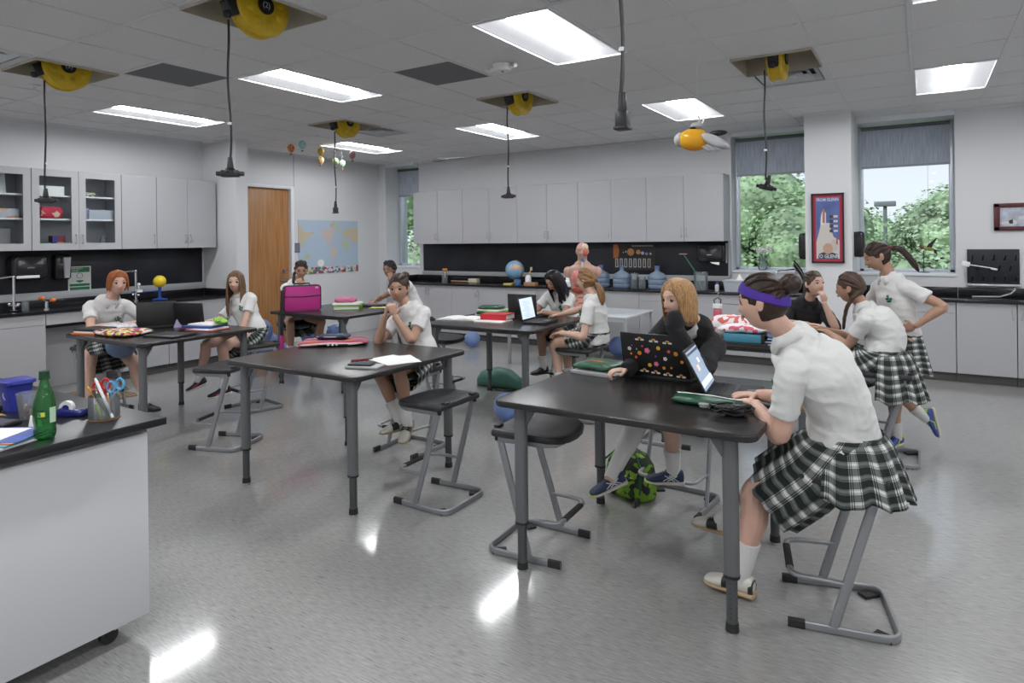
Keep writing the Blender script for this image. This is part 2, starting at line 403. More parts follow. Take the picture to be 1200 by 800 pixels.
# ---------------------------------------------------------------- outside the windows
GZ = -1.2
struct('ground_lawn', MB().bb((-80, 9.7, GZ-.2), (60, 120, GZ)), mat('grass', (.10, .16, .05), .95, var=.4, vscale=3))
m_bark = mat('bark', (.12, .085, .06), .9, bump=.5, bscale=30)
def leafmat(n, c): 
    m = mat(n, c, .7, var=.45, vscale=1.3); return m
LV = [leafmat('leaves_mid', (.34, .46, .27)), leafmat('leaves_pale', (.45, .56, .38)), leafmat('leaves_dark', (.22, .33, .18))]  # distance haze is put into these greens as extra paleness
def tree(x, y, top, r, n, lm, lab, seed):
    rd = random.Random(seed); t = thing('tree', lab, 'tree', (x, y, GZ), group='trees outside the windows')
    h = top-GZ; cz = top-r*.95
    MB().tube([(0, 0, 0), (.1, 0, h*.3), (0, .1, cz-GZ)], [.28, .2, .1], 8).build('trunk', m_bark, t)
    mb = MB(); cl = []
    for k in range(26):
        a = rd.uniform(0, 2*pi); u = rd.uniform(-.75, 1); q = sqrt(max(0, 1-u*u))*rd.uniform(.55, .8)
        cl.append(V((r*q*cos(a), r*q*sin(a), cz-GZ + r*.72*u)))
    core = MB()
    for c in cl: core.ball(c, r*.30, 8, 6)
    core.build('crown_core', LV[0], t, smooth=0, kind='stuff')
    for k in range(int(n*2.6)):
        c = cl[rd.randrange(len(cl))]; d = V((rd.gauss(0, 1), rd.gauss(0, 1), rd.gauss(0, 1))).normalized()
        p = c + d*r*rd.uniform(.26, .42); s = rd.uniform(.05, .10)*max(1, r/3.2)
        u, w = frame_for((d + V((rd.uniform(-.7, .7), rd.uniform(-.7, .7), rd.uniform(-.2, .9)))).normalized())
        mb.add([p+u*s, p+w*s*.7, p-u*s, p-w*s*.7], [(0, 1, 2, 3)])
    mb.build('foliage', lm, t, smooth=0, kind='stuff')
tree(-4.5, 24, 3.75, 3.3, 9000, LV[0], 'large round tree filling the left of the two tall windows', 1)
tree(-7.6, 27, 2.9, 3.0, 5000, LV[1], 'paler tree beside the large round one, at the left window edge', 2)
tree(1.6, 27, 3.25, 2.5, 6000, LV[1], 'taller tree at the right side of the right window', 3)
tree(-1.3, 36, 2.7, 2.9, 5000, LV[1], 'low tree in the middle of the right window behind the lamp post', 4)
tree(-3.9, 34, 2.6, 2.6, 4000, LV[0], 'low tree at the left side of the right window', 5)
tree(1.0, 40, 3.1, 3.0, 4000, LV[0], 'distant tree seen between the lamp post and the taller right-hand tree', 6)
tree(5.5, 33, 3.2, 3.0, 3500, LV[0], 'tree beyond the right window, mostly behind the wall', 7)
tree(-21.5, 25, 5.5, 5.0, 7000, LV[0], 'tall tree seen through the narrow window at the far left', 8)
tree(-.2, 22, .9, 1.9, 4000, LV[0], 'low leafy tree right below the lamp post in the right window', 9)
tree(-2.2, 24, 1.2, 2.1, 4000, LV[2], 'dark low tree at the foot of the right window, left side', 10)
t = thing('lamp_post', 'grey parking lamp post seen through the right window', 'lamp post', (-1.22, 30, GZ))
m_post = mat('post_grey', (.20, .22, .24), .5)
MB().cyl((0, 0, 0), (0, 0, 4.0), .07, n=10).build('post', m_post, t)
MB().box((0, 0, 4.05), (.75, .40, .20)).build('lamp_head', m_post, t, bevel=.03)
# ---------------------------------------------------------------- shared materials
m_lam = mat('grey_laminate', (.42, .42, .44), .45)
m_lamin = mat('grey_laminate_inside', (.42, .43, .44), .5)
m_epoxy = mat('black_epoxy_resin', (.012, .012, .015), .16, bump=.02, bscale=40)
m_board = mat('black_backboard', (.016, .017, .024), .45, var=.5, vscale=2.5)
m_toe = mat('dark_toe_kick', (.11, .105, .10), .6)
m_steel = mat('brushed_steel', (.55, .56, .58), .28, 1.)
m_chrome = mat('chrome', (.8, .81, .83), .08, 1.)
m_black = mat('black_plastic', (.015, .015, .017), .4)
m_blackr = mat('black_rubber', (.02, .02, .02), .7)
m_white = mat('white_plastic', (.8, .8, .8), .4)
m_paper = mat('white_paper', (.82, .82, .80), .7)
m_legg = mat('grey_table_leg', (.125, .13, .135), .42, .2)
m_legd = mat('dark_table_leg', (.075, .078, .082), .45, .2)
m_top = mat('dark_table_top', (.022, .020, .020), .27, bump=.03, bscale=400)
m_rail = mat('grey_rail', (.33, .34, .35), .5)
def handle(mb_parent, p, axis='x', L=.10, out=.028):
    """bow pull: posts out along axis, vertical"""
    q = V(p); o = V((out, 0, 0)) if axis == 'x' else V((0, -out, 0))
    P = [q + V((0, 0, -L/2)), q + o*.8 + V((0, 0, -L/2+.006)), q + o + V((0, 0, -L/4)), q + o + V((0, 0, L/4)), q + o*.8 + V((0, 0, L/2-.006)), q + V((0, 0, L/2))]
    return MB().tube(P, .0045, 6).build('handle', m_steel, mb_parent)
def door_panel(par, a, b, axis, face, hside=None, hz=None, name='door', m=None):
    """a=(u0,z0), b=(u1,z1); axis 'x' = front faces +x (left wall), 'y' = faces -y"""
    g = .0025
    if axis == 'x': mb = MB().bb((face-.019, a[0]+g, a[1]+g), (face, b[0]-g, b[1]-g))
    else: mb = MB().bb((a[0]+g, face, a[1]+g), (b[0]-g, face+.019, b[1]-g))
    d = mb.build(name, m or m_lam, par, bevel=.0015, seg=1)
    if hside is not None:
        u = (a[0]+.035) if hside == 0 else (b[0]-.035)
        z = hz if hz else a[1]+.10
        handle(d, (face, u, z) if axis == 'x' else (u, face, z), axis)
    return d
# ---------------------------------------------------------------- left wall: wall cabinets
UZ0, UZ1, UXF = 1.552, 2.448, -8.20
m_cg = glassmat('cabinet_glass', (.95, .97, .98), .10, .01)
def upper_left(y0, y1, doors, glass, lab):
    t = thing('wall_cabinet', lab, 'cabinet', (XL, y0, UZ0), group='wall cabinets on the left wall')
    def w(mb, n, m, **k): return mb.build(n, m, t, world=True, **k)
    b = MB(); k = .019
    b.bb((XL, y0, UZ0), (UXF-.02, y0+k, UZ1)).bb((XL, y1-k, UZ0), (UXF-.02, y1, UZ1)).bb((XL, y0, UZ0), (UXF-.02, y1, UZ0+k)).bb((XL, y0, UZ1-k), (UXF-.02, y1, UZ1)).bb((XL, y0, UZ0), (XL+.01, y1, UZ1))
    w(b, 'body', m_lam)
    if glass:
        for z in (UZ0+.335, UZ0+.60):
            w(MB().bb((XL+.02, y0+k, z), (UXF-.05, y1-k, z+.018)), 'shelf', m_white)
    for n, (a, c, side) in enumerate(doors):
        if not glass:
            mb = MB().bb((UXF-.019, a+.002, UZ0-.002), (UXF, c-.002, UZ1+.002)); d = w(mb, 'door', m_lam, bevel=.0015, seg=1)
        else:
            s = .075; mb = MB(); x0, x1 = UXF-.019, UXF
            mb.bb((x0, a+.002, UZ0-.002), (x1, a+s, UZ1+.002)).bb((x0, c-s, UZ0-.002), (x1, c-.002, UZ1+.002)).bb((x0, a+s, UZ0-.002), (x1, c-s, UZ0+s)).bb((x0, a+s, UZ1-s), (x1, c-s, UZ1+.002))
            d = w(mb, 'door', m_lam)
            MB().bb((x0+.008, a+s, UZ0+s), (x0+.011, c-s, UZ1-s)).build('pane', m_cg, d, world=True)
        if side is not None:
            y = a+.035 if side == 0 else c-.035
            h = handle(d, (0, 0, 0), 'x'); h.data.transform(Matrix.Translation(V((UXF, y, UZ0+.12)) - V((XL, y0, UZ0))))
    return t
upper_left(2.33, 3.263, [(2.33, 2.79, 1), (2.79, 3.263, 0)], True, 'grey wall cabinet with a glass door, cut by the left edge of the photo')
upper_left(3.267, 4.208, [(3.267, 3.737, 1), (3.737, 4.208, 0)], True, 'grey wall cabinet with two glass doors, left of the solid cabinet doors')
upper_left(4.212, 4.637, [(4.212, 4.637, 1)], False, 'narrow grey wall cabinet with one solid door beside the glass-door cabinet')
upper_left(4.641, 5.46, [(4.641, 5.05, 1), (5.05, 5.46, 0)], False, 'grey wall cabinet with two solid doors against the white wing wall')
# ---------------------------------------------------------------- back wall: wall cabinets
UYF = 8.82; BX0, BW = -7.555, .534
BL = ['grey wall cabinet at the far left end beside the narrow window', 'second grey wall cabinet from the narrow window', 'middle grey wall cabinet over the anatomical torso and globe side of the back wall', 'grey wall cabinet above the water jugs and sun poster', 'grey wall cabinet at the right end above the paper towel dispenser']
BL[2] = 'middle grey wall cabinet of the five on the back wall'
for u in range(5):
    x0 = BX0+u*2*BW; x1 = x0+2*BW
    t = thing('wall_cabinet', BL[u], 'cabinet', (x0, YB, UZ0), group='wall cabinets on the back wall')
    MB().bb((x0+.001, UYF+.02, UZ0), (x1-.001, YB, UZ1)).build('body', m_lam, t, world=True)
    for q in (0, 1):
        a = x0+q*BW; d = MB().bb((a+.002, UYF, UZ0-.002), (a+BW-.002, UYF+.019, UZ1+.002)).build('door', m_lam, t, world=True, bevel=.0015, seg=1)
        h = handle(d, (0, 0, 0), 'y'); h.data.transform(Matrix.Translation(V((a+BW-.035 if q == 0 else a+.035, UYF, UZ0+.12)) - V((x0, YB, UZ0))))
# ---------------------------------------------------------------- backboards and rails
t = thing('backboard', 'black backboard on the left wall behind the redhead', 'backboard', (XL, 2.2, 1.07))
MB().bb((XL, 2.2, 1.07), (XL+.02, 5.46, 1.552)).build('panel', m_board, t, world=True, bevel=.002)
MB().bb((XL, 2.2, .985), (XL+.05, 5.49, 1.07)).build('ledge', m_rail, t, world=True, bevel=.003)
t = thing('backboard', 'long black backboard on the back wall under the grey cabinets', 'backboard', (BX0, YB, 1.07))
MB().bb((BX0-.04, YB-.02, 1.07), (-2.235, YB, 1.552)).build('panel', m_board, t, world=True, bevel=.002)
MB().bb((BX0-.04, YB-.05, 1.0), (-2.22, YB, 1.07)).build('ledge', m_rail, t, world=True, bevel=.003)
MB().bb((-2.232, YB-.05, 1.07), (-2.20, YB, 1.56)).build('end_trim', m_lam, t, world=True)
# ---------------------------------------------------------------- base cabinets, left
CT = .90
def base_unit(lab, grp, axis, u0, u1, face, back, doors, drawer=False, kneehole=False, toe_to=None):
    t = thing('base_cabinet', lab, 'cabinet', (face, u0, 0) if axis == 'x' else (u0, face, 0), group=grp)
    def P(u, w, z): return (w, u, z) if axis == 'x' else (u, w, z)
    s = -1 if axis == 'x' else 1
    if kneehole:
        MB().bb(P(u0, face+s*.019, .74), P(u1, back, .868)).build('apron', m_lam, t, world=True)
        MB().bb(P(u0, face+s*.10, .70), P(u1, face+s*.12, .74)).build('rail', m_black, t, world=True)  # black strip standing in for the shaded gap below the drawer
        MB().bb(P(u0, face+s*.38, 0), P(u1, face+s*.40, .74)).build('back_panel', m_lam, t, world=True)
        d = MB().bb(P(u0+.002, face, .745), P(u1-.002, face+s*.019, .866)).build('drawer', m_lam, t, world=True, bevel=.0015, seg=1)
        return t
    MB().bb(P(u0+.001, face+s*.02, .10), P(u1-.001, back, .868)).build('body', m_lam, t, world=True)
    MB().bb(P(u0+.001, face+s*.07, 0), P(u1-.001, back, .10)).build('toe_kick', m_toe, t, world=True)
    zt = .866
    if drawer:
        MB().bb(P(u0+.002, face, .752), P(u1-.002, face+s*.019, zt)).build('drawer', m_lam, t, world=True, bevel=.0015, seg=1); zt = .747
    for a, b, side in doors:
        d = MB().bb(P(a+.002, face, .105), P(b-.002, face+s*.019, zt)).build('door', m_lam, t, world=True, bevel=.0015, seg=1)
        if side is not None:
            h = handle(d, (0, 0, 0), axis); u = a+.035 if side == 0 else b-.035
            h.data.transform(Matrix.Translation(V(P(u, face, zt-.11)) - t.location))
    return t
g = 'base cabinets along the left wall'
base_unit('grey base cabinet with drawer at the left edge, beyond the blue mini bin', g, 'x', 2.1, 2.70, -8.0, XL, [(2.1, 2.70, 1)], True)
base_unit('grey base cabinet with drawer just left of the open kneehole', g, 'x', 2.704, 3.305, -8.0, XL, [(2.704, 3.305, 0)], True)
base_unit('open kneehole with shallow grey drawer behind the redhead', g, 'x', 3.309, 4.10, -8.0, XL, [], kneehole=True)
base_unit('grey base cabinet seen under the table between the two laptops', g, 'x', 4.10, 4.66, -8.0, XL, [(4.10, 4.66, 1)])
base_unit('grey two-door base cabinet at the end of the left wall, beside the wing wall', g, 'x', 4.664, 5.47, -8.0, XL, [(4.664, 5.08, 1), (5.08, 5.47, 0)])
FB = 8.52; g = 'base cabinets along the back wall'
xs = [-7.72, -7.0, -6.5, -5.98, -5.45, -4.90, -4.36, -3.82, -3.29, -2.75, -2.2, -1.65]
base_unit('grey base cabinet at the left end of the back counter', g, 'y', xs[0], xs[2], FB, YB, [(xs[0], xs[1], 1), (xs[1], xs[2], 0)])
base_unit('grey two-door base cabinet below the spray bottle and mallet', g, 'y', xs[2], xs[4], FB, YB, [(xs[2], xs[3], 1), (xs[3], xs[4], 0)])
base_unit('grey two-door base cabinet below the globe', g, 'y', xs[4], xs[6], FB, YB, [(xs[4], xs[5], 1), (xs[5], xs[6], 0)])
base_unit('grey two-door base cabinet below the anatomical torso', g, 'y', xs[6], xs[8], FB, YB, [(xs[6], xs[7], 1), (xs[7], xs[8], 0)])
base_unit('grey base cabinet behind the white rolling table', g, 'y', xs[8], xs[10], FB, YB, [(xs[8], xs[9], 1), (xs[9], xs[10], 0)], True)
base_unit('grey base cabinet with drawer below the clear plastic bin', g, 'y', xs[10], -1.152, FB, YB, [(xs[10], -1.67, 1), (-1.67, -1.152, 0)], True)
base_unit('grey base cabinet with drawer behind the standing girl', g, 'y', -.66, .305, FB, YR, [(-.66, .305, None)], True)
base_unit('grey base cabinet with one tall door below the black drying rack', g, 'y', .309, .83, FB, YR, [(.309, .83, 1)])
base_unit('grey base cabinet at the right edge of the photo', g, 'y', .834, 1.9, FB, YR, [(.834, 1.36, 0), (1.36, 1.9, 1)])
# ---------------------------------------------------------------- worktops
def worktop(lab, a, b, splash, sink=None, name='worktop'):
    t = thing(name, lab, 'worktop', ((a[0]+b[0])/2, (a[1]+b[1])/2, .87))
    m = MB()
    if sink:
        (sx0, sy0, sx1, sy1) = sink
        m.bb((a[0], a[1], .87), (b[0], sy0, CT)).bb((a[0], sy1, .87), (b[0], b[1], CT)).bb((a[0], sy0, .87), (sx0, sy1, CT)).bb((sx1, sy0, .87), (b[0], sy1, CT))
    else: m.bb((*a, .87), (*b, CT))
    m.build('slab', m_epoxy, t, world=True, bevel=0 if sink else .003)
    if sink:
        MB().bb((sx0, sy0, .72), (sx1, sy1, .73)).bb((sx0-.01, sy0, .72), (sx0, sy1, CT-.002)).bb((sx1, sy0, .72), (sx1+.01, sy1, CT-.002)).bb((sx0, sy0-.01, .72), (sx1, sy0, CT-.002)).bb((sx0, sy1, .72), (sx1, sy1+.01, CT-.002)).build('sink_basin', m_epoxy, t, world=True)
    for p, q in splash: MB().bb(p, q).build('backsplash', m_epoxy, t, world=True, bevel=.002)
    return t
worktop('long black worktop with a sink along the left wall', (XL, 2.0), (-7.975, 5.5), [((XL, 2.0, CT), (XL+.02, 5.48, .985)), ((XL+.02, 5.48, CT), (-8.0, 5.499, .985))], (-8.40, 2.75, -8.10, 3.15))
worktop('long black worktop along the back wall below the black backboard', (-7.76, 8.49), (-1.152, YB), [((-7.76, YB-.02, CT), (-2.2, YB, 1.0)), ((-2.2, YB-.02, CT), (-1.152, YB, 1.0)), ((-7.76, 8.5, CT), (-7.74, YB-.02, 1.0))])
worktop('black worktop on the right behind the standing girl', (-.655, 8.49), (2.0, YR), [((-.655, YR-.02, CT), (.34, YR, 1.0)), ((.345, YR-.02, CT), (2.0, YR, 1.0))])
# left end leg of the back worktop, corner shelf by the window
# ---------------------------------------------------------------- foreground island
t = thing('rolling_island', 'white rolling island with black top in the lower left foreground', 'island', (-3.5, .9, 0))
MB().bb((-4.45, -.2, .08), (-2.72, 1.49, .825)).build('body', mat('white_island_laminate', (.60, .61, .63), .5), t, world=True, bevel=.004)
MB().bb((-4.42, -.17, .825), (-2.75, 1.46, .853)).build('sub_top', m_rail, t, world=True)
MB().bb((-4.5, -.3, .853), (-2.665, 1.54, .885)).build('top', mat('black_island_top', (.014, .014, .016), .30), t, world=True, bevel=.004)
for x, y in ((-2.79, 1.36), (-4.36, 1.36), (-2.79, -.05), (-4.36, -.05)):
    c = MB().cyl((x-.011, y, .034), (x+.011, y, .034), .034, n=18).bb((x-.02, y-.02, .06), (x+.02, y+.02, .08)).bb((x-.016, y-.012, .03), (x-.013, y+.012, .07)).bb((x+.013, y-.012, .03), (x+.016, y+.012, .07)).build('caster', m_black, t, world=True)
    MB().bb((x+.012, y+.01, .055), (x+.028, y+.06, .062)).build('brake_lever', m_steel, c, world=True)
# ---------------------------------------------------------------- tables
TW, TD, TH = 1.22, 1.08, .83
def make_table():
    t = thing('classroom_table', '', 'table')
    MB().prism(rrect(TW, TD, .06, 5), TH-.030, TH).build('table_top', m_top, t, bevel=.006, seg=3)
    for s in (-1, 1): MB().bb((-TW/2+.16, s*(TD/2-.10)-.0125, TH-.055), (TW/2-.16, s*(TD/2-.10)+.0125, TH-.031)).build('under_rail', m_legd, t)
    for sx in (-1, 1):
        for sy in (-1, 1):
            x, y = sx*.495, sy*.455
            prof = rrect(.062, .050, .02, 4)
            g = MB().prism([(x+a, y+b) for a, b in prof], .235, TH-.03); l = g.build('leg', m_legg, t)
            low = MB().cyl((x, y, .03), (x, y, .24), .0225, n=14); lo = low.build('leg_extension', m_legd, l)
            h = MB()
            for k in range(8): h.cyl((x+.0215, y-.004, .07+.02*k), (x+.0232, y-.004, .07+.02*k), .0028, n=6); h.cyl((x, y-.0215, .07+.02*k), (x, y-.0232, .07+.02*k), .0028, n=6)
            h.build('pin_hole', m_black, l, kind='stuff')
            MB().prism([(x+a*1.05, y+b*1.05) for a, b in prof], .228, .240).build('collar', m_black, l)
            MB().cyl((x, y, .012), (x, y, .045), .027, .025, n=14).build('foot', m_blackr, l)
            MB().cyl((x, y, 0), (x, y, .012), .019, n=12).build('glide', m_steel, l)
            # gusset plates along both aprons
            for ax in (0, 1):
                d = -sx if ax == 0 else -sy
                M = Matrix.Translation((x, y, 0)) @ (Matrix.Rotation(pi/2, 4, 'X') if ax == 0 else Matrix.Rotation(pi/2, 4, 'Z') @ Matrix.Rotation(pi/2, 4, 'X'))
                MB().prism([(0, TH-.03), (d*.10, TH-.03), (d*.085, TH-.045), (d*.035, TH-.12), (0, TH-.12)], -.004, .004, M).build('gusset', m_legg, l)
    return t
TP = {'T1': (-1.16, 3.16), 'T2': (-3.33, 3.20), 'T3': (-5.73, 3.29), 'T4': (-5.66, 5.34), 'T5': (-3.40, 5.29), 'T6': (-1.20, 5.34)}
TL = {'T1': 'nearest black classroom table, with the flower-sticker laptop on it', 'T2': 'black classroom table with the striped laptop sleeve lying on it', 'T3': 'black classroom table at left with the two black laptops and patterned pouch',
      'T4': 'black classroom table carrying the pink laptop bag, before the world map', 'T5': 'black classroom table with the red book and white-screen laptop', 'T6': 'black classroom table behind the black-jacketed girl, carrying the teal book'}
tb = make_table(); first = True
for k, (x, y) in TP.items():
    if first: tb.location = (x, y, 0); tb['label'] = TL[k]; tb['group'] = 'classroom tables'; first = False
    else: dup(tb, (x, y, 0), 0, TL[k], 'classroom tables')
# ---------------------------------------------------------------- stools
m_st = mat('silver_stool_steel', (.28, .285, .30), .35, .55)
m_seat = mat('black_stool_seat', (.022, .022, .024), .38, bump=.06, bscale=500)
def make_stool():
    t = thing('lab_stool', '', 'stool'); S = .60
    pr = rrect(1.0, 2.1, .48, 3)     # flat-oval tube
    P = [(.20, .185, .018), (-.10, .200, .018)] + [(-.155 + .055*cos(radians(a)), .145+.055*sin(radians(a)), .018) for a in range(90, 181, 18)]
    P += [(x, -y, z) for x, y, z in reversed(P)]
    f = MB().tube(P, .0165, prof=pr, up=(0, 0, 1)); f.build('floor_frame', m_st, t)
    for s in (-1, 1):
        l = MB().tube([(.03, s*.193, .03), (-.135, s*.180, S-.012)], .0185, prof=pr, up=(1, 0, 0)); l.build('leg', m_st, t)
        MB().tube([(.20, s*.185, .019), (.135, s*.188, .019)], .0185, prof=rrect(1.2, 2.1, .48, 3), up=(0, 0, 1)).build('end_cap', m_blackr, t)
        MB().box((-.155, s*.165, .007), (.075, .05, .012), (0, 0, -s*.6)).build('glide', m_blackr, t)
    # footrest loop
    z = .205; P = [(-.02, .186, z), (.10, .175, z+.002)] + [(.135+.05*sin(radians(a)), .12+.05*cos(radians(a)), z) for a in range(15, 91, 15)]
    P += [(x, -y, zz) for x, y, zz in reversed(P)]
    fr = MB().tube(P, .0125, prof=rrect(1.9, 1.3, .5, 3), up=(0, 0, 1)); fr = fr.build('footrest', m_st, t)
    MB().tube([(.185, -.10, z+.001), (.185, .10, z+.001)], .0155, prof=rrect(2.0, 1.4, .5, 3), up=(0, 0, 1)).build('foot_grip', m_blackr, fr)
    # seat frame and moulded seat
    P = [(-.155, .185, S-.012), (.10, .185, S-.012), (.165, .15, S-.012), (.18, .08, S-.012)]; P += [(x, -y, zz) for x, y, zz in reversed(P)]
    MB().tube(P, .0135, prof=pr, up=(0, 0, 1)).build('seat_frame', m_st, t)
    out = [(-.175, -.20), (-.178, 0), (-.175, .20), (-.16, .21), (.06, .21), (.14, .195), (.19, .15), (.212, .08), (.218, 0), (.212, -.08), (.19, -.15), (.14, -.195), (.06, -.21), (-.16, -.21)]
    R = []
    for sc, z in ((.93, S+.0), (.99, S+.004), (1.0, S+.014), (1.0, S+.026), (.975, S+.036), (.90, S+.038), (.7, S+.033), (.4, S+.027), (.1, S+.026)):
        R.append([V((x*sc+.01*(1-sc), y*sc, z - (.018*max(0, x/.218)**3 if sc > .5 else 0))) for x, y in out])
    MB().rings(R).build('seat', m_seat, t, smooth=50)
    b = MB()
    for s in (1,): b.box((-.165, s*.14, S+.042), (.03, .05, .012)).cyl((-.15, s*.183, S-.02), (-.15, s*.183, S+.01), .013, n=10)
    b.build('seat_clip', m_black, t, bevel=.002)
    b = MB().box((-.165, -.14, S+.042), (.03, .05, .012)).cyl((-.15, -.183, S-.02), (-.15, -.183, S+.01), .013, n=10).build('seat_clip', m_black, t, bevel=.002)
    return t
STOOLS = [(-1.71, 2.98, 3, 'empty black-seated stool at the left end of the nearest table'), (-2.56, 3.20, 181, 'empty black-seated stool to the right of the table with the striped sleeve'),
  (-.33, 3.10, 193, 'silver stool under the girl with the purple headband'), (-1.27, 3.86, -92, 'silver stool under the girl in the black jacket'), (-3.36, 3.85, -90, 'silver stool under the girl resting chin on fists'),
  (-4.73, 3.22, 201, 'empty stool left of the table with the striped sleeve, near the pink-logo shoes'), (-5.52, 4.05, -100, 'silver stool under the girl with long brown hair and crossed legs'),
  (-2.62, 5.34, 180, 'silver stool under the girl in profile with blonde ponytail'), (-4.13, 5.22, 0, 'empty stool between the bun-haired girl and the table with the red book'), (-1.69, 5.06, 0, 'stool behind the legs of the black-jacketed girl'),
  (-6.62, 3.28, 0, 'silver stool under the redhaired girl'), (-6.10, 6.12, -75, 'silver stool under the girl with the dark side braid'), (-5.10, 6.25, -100, 'silver stool under the girl resting her cheek on a hand'),
  (-3.25, 6.12, -90, 'silver stool under the dark-haired girl typing on the laptop'), (-1.05, 6.22, -80, 'stool under the girl in the dark jacket resting chin on hand'), (-.37, 5.40, 180, 'stool under the braided girl in the white polo')]
st = make_stool(); first = True
for x, y, r, lb in STOOLS:
    if first: st.location = (x, y, 0); st.rotation_euler.z = radians(r); st['label'] = lb; st['group'] = 'laboratory stools'; first = False
    else: dup(st, (x, y, 0), radians(r), lb, 'laboratory stools')
# ---------------------------------------------------------------- the wooden door
m_oak = mat('oak_veneer', (.42, .21, .085), .42)
def _oak():
    nt, b = nodes(m_oak); tc = nt.nodes.new('ShaderNodeTexCoord'); mp = nt.nodes.new('ShaderNodeMapping'); mp.inputs['Scale'].default_value = (40, 40, 1.6)
    n = nt.nodes.new('ShaderNodeTexNoise'); n.inputs['Scale'].default_value = 1.; n.inputs['Detail'].default_value = 6
    nt.links.new(tc.outputs['Object'], mp.inputs[0]); nt.links.new(mp.outputs[0], n.inputs['Vector'])
    nt.links.new(ramp(nt, n.outputs[0], [(.3, (.30, .13, .045)), (.5, (.40, .19, .07)), (.72, (.47, .25, .10))]), b.inputs['Base Color'])
_oak()
d = struct('door_1', MB().bb((XL-.09, 6.19, .01), (XL-.05, 7.0, 2.455)), m_oak, bevel=.002)
MB().bb((XL-.30, 6.13, 0), (XL+.012, 6.19, 2.50)).bb((XL-.30, 7.0, 0), (XL+.012, 7.06, 2.50)).bb((XL-.30, 6.19, 2.455), (XL+.012, 7.0, 2.50)).build('door_frame', m_trimw, d, bevel=.002)
MB().bb((XL-.31, 6.1, 0), (XL-.29, 7.1, 2.6)).build('backing', m_wall, d)
hd = MB().cyl((XL-.05, 6.90, 1.02), (XL-.035, 6.90, 1.02), .033).cyl((XL-.05, 6.90, 1.02), (XL+.01, 6.90, 1.02), .011).tube([(XL+.01, 6.90, 1.02), (XL+.012, 6.86, 1.018), (XL+.01, 6.78, 1.015)], .010).build('door_handle', m_steel, d)
MB().cyl((XL-.05, 6.90, 1.16), (XL-.02, 6.90, 1.16), .03).build('door_lock', m_steel, d)
# ---------------------------------------------------------------- ceiling reels, cords, vents
m_yel = mat('yellow_reel_plastic', (.62, .42, .015), .4, var=.12, vscale=20)
m_hole = mat('ceiling_box_tan', (.46, .43, .36), .7, var=.15, vscale=4)
def make_reel():
    t = thing('cord_reel', '', 'cord reel')
    w = T-.02
    b = MB(); z1 = .36
    for s in (-1, 1): b.bb((s*w/2-.004, -w/2, .0), (s*w/2+.004, w/2, z1)).bb((-w/2, s*w/2-.004, .0), (w/2, s*w/2+.004, z1))
    b.bb((-w/2, -w/2, z1), (w/2, w/2, z1+.008)); b.build('ceiling_box', m_hole, t)
    c = (0, .03, .055); n = 36; R = []
    for x, r in ((-.062, .05), (-.062, .135), (-.056, .178), (-.040, .188), (-.036, .176), (.036, .176), (.040, .188), (.056, .178), (.062, .135), (.062, .05)):
        R.append([V((c[0]+x, c[1]+r*cos(2*pi*k/n), c[2]+r*sin(2*pi*k/n))) for k in range(n)])
    h = MB().rings(R).build('drum', m_yel, t, smooth=30)
    for s in (-1, 1):
        d = MB().cyl((s*.061, c[1], c[2]), (s*.072, c[1], c[2]), .055, n=24); d.build('hub', m_black, h)
        for k in range(8):
            a = 2*pi*k/8+.3; MB().ball((s*.060, c[1]+.115*cos(a), c[2]+.115*sin(a)), (.012, .028, .028), 10, 6).build('drum_boss', m_yel, h)
        text('hub_print', '(2)', .05, mat('hub_silver', (.6, .62, .7), .3), h, (s*.0725, c[1], c[2]), (pi/2, 0, s*pi/2), .0004)
    g = MB().box((0, -.165, .0), (.075, .075, .10), (.5, 0, 0)).cyl((0, -.19, -.03), (0, -.19, -.07), .028, .02); g.build('cord_guide', m_black, t, bevel=.008)
    MB().bb((-.012, -.05, c[2]+.17), (.012, .11, z1)).build('bracket', m_steel, t)
    return t
reel = make_reel(); first = True
RL = {(-8, -4): 'yellow cord reel in the ceiling at far left, above the glass-door cabinets', (-4, -4): 'largest yellow cord reel, cut by the top edge of the photo', (0, -4): 'yellow cord reel above the top edge of the photo, feeding the middle cord',
      (-8, 1): 'yellow cord reel nearest the hot air balloon mobile', (-4, 1): 'yellow cord reel in the centre, left of the round white sensor', (0, 1): 'yellow cord reel seen edge-on beside the right-hand air vent'}
ENDS = {(-8, -4): (1.95, 'T'), (-4, -4): (2.0, 'T'), (0, -4): (2.03, 'B'), (-8, 1): (1.95, 'B'), (-4, 1): (2.02, 'T'), (0, 1): (1.98, 'T')}
CL = {(-8, -4): 'black drop cord with triple outlet hanging before the glass-door cabinets', (-4, -4): 'black drop cord with triple outlet hanging left of the wooden door', (0, -4): 'thick black drop cord in the upper middle ending in a square plug',
      (-8, 1): 'thin black drop cord with small plug hanging before the world map wall', (-4, 1): 'black drop cord with triple outlet before the middle grey wall cabinets', (0, 1): 'black drop cord with tilted outlet hanging before the left tree window'}
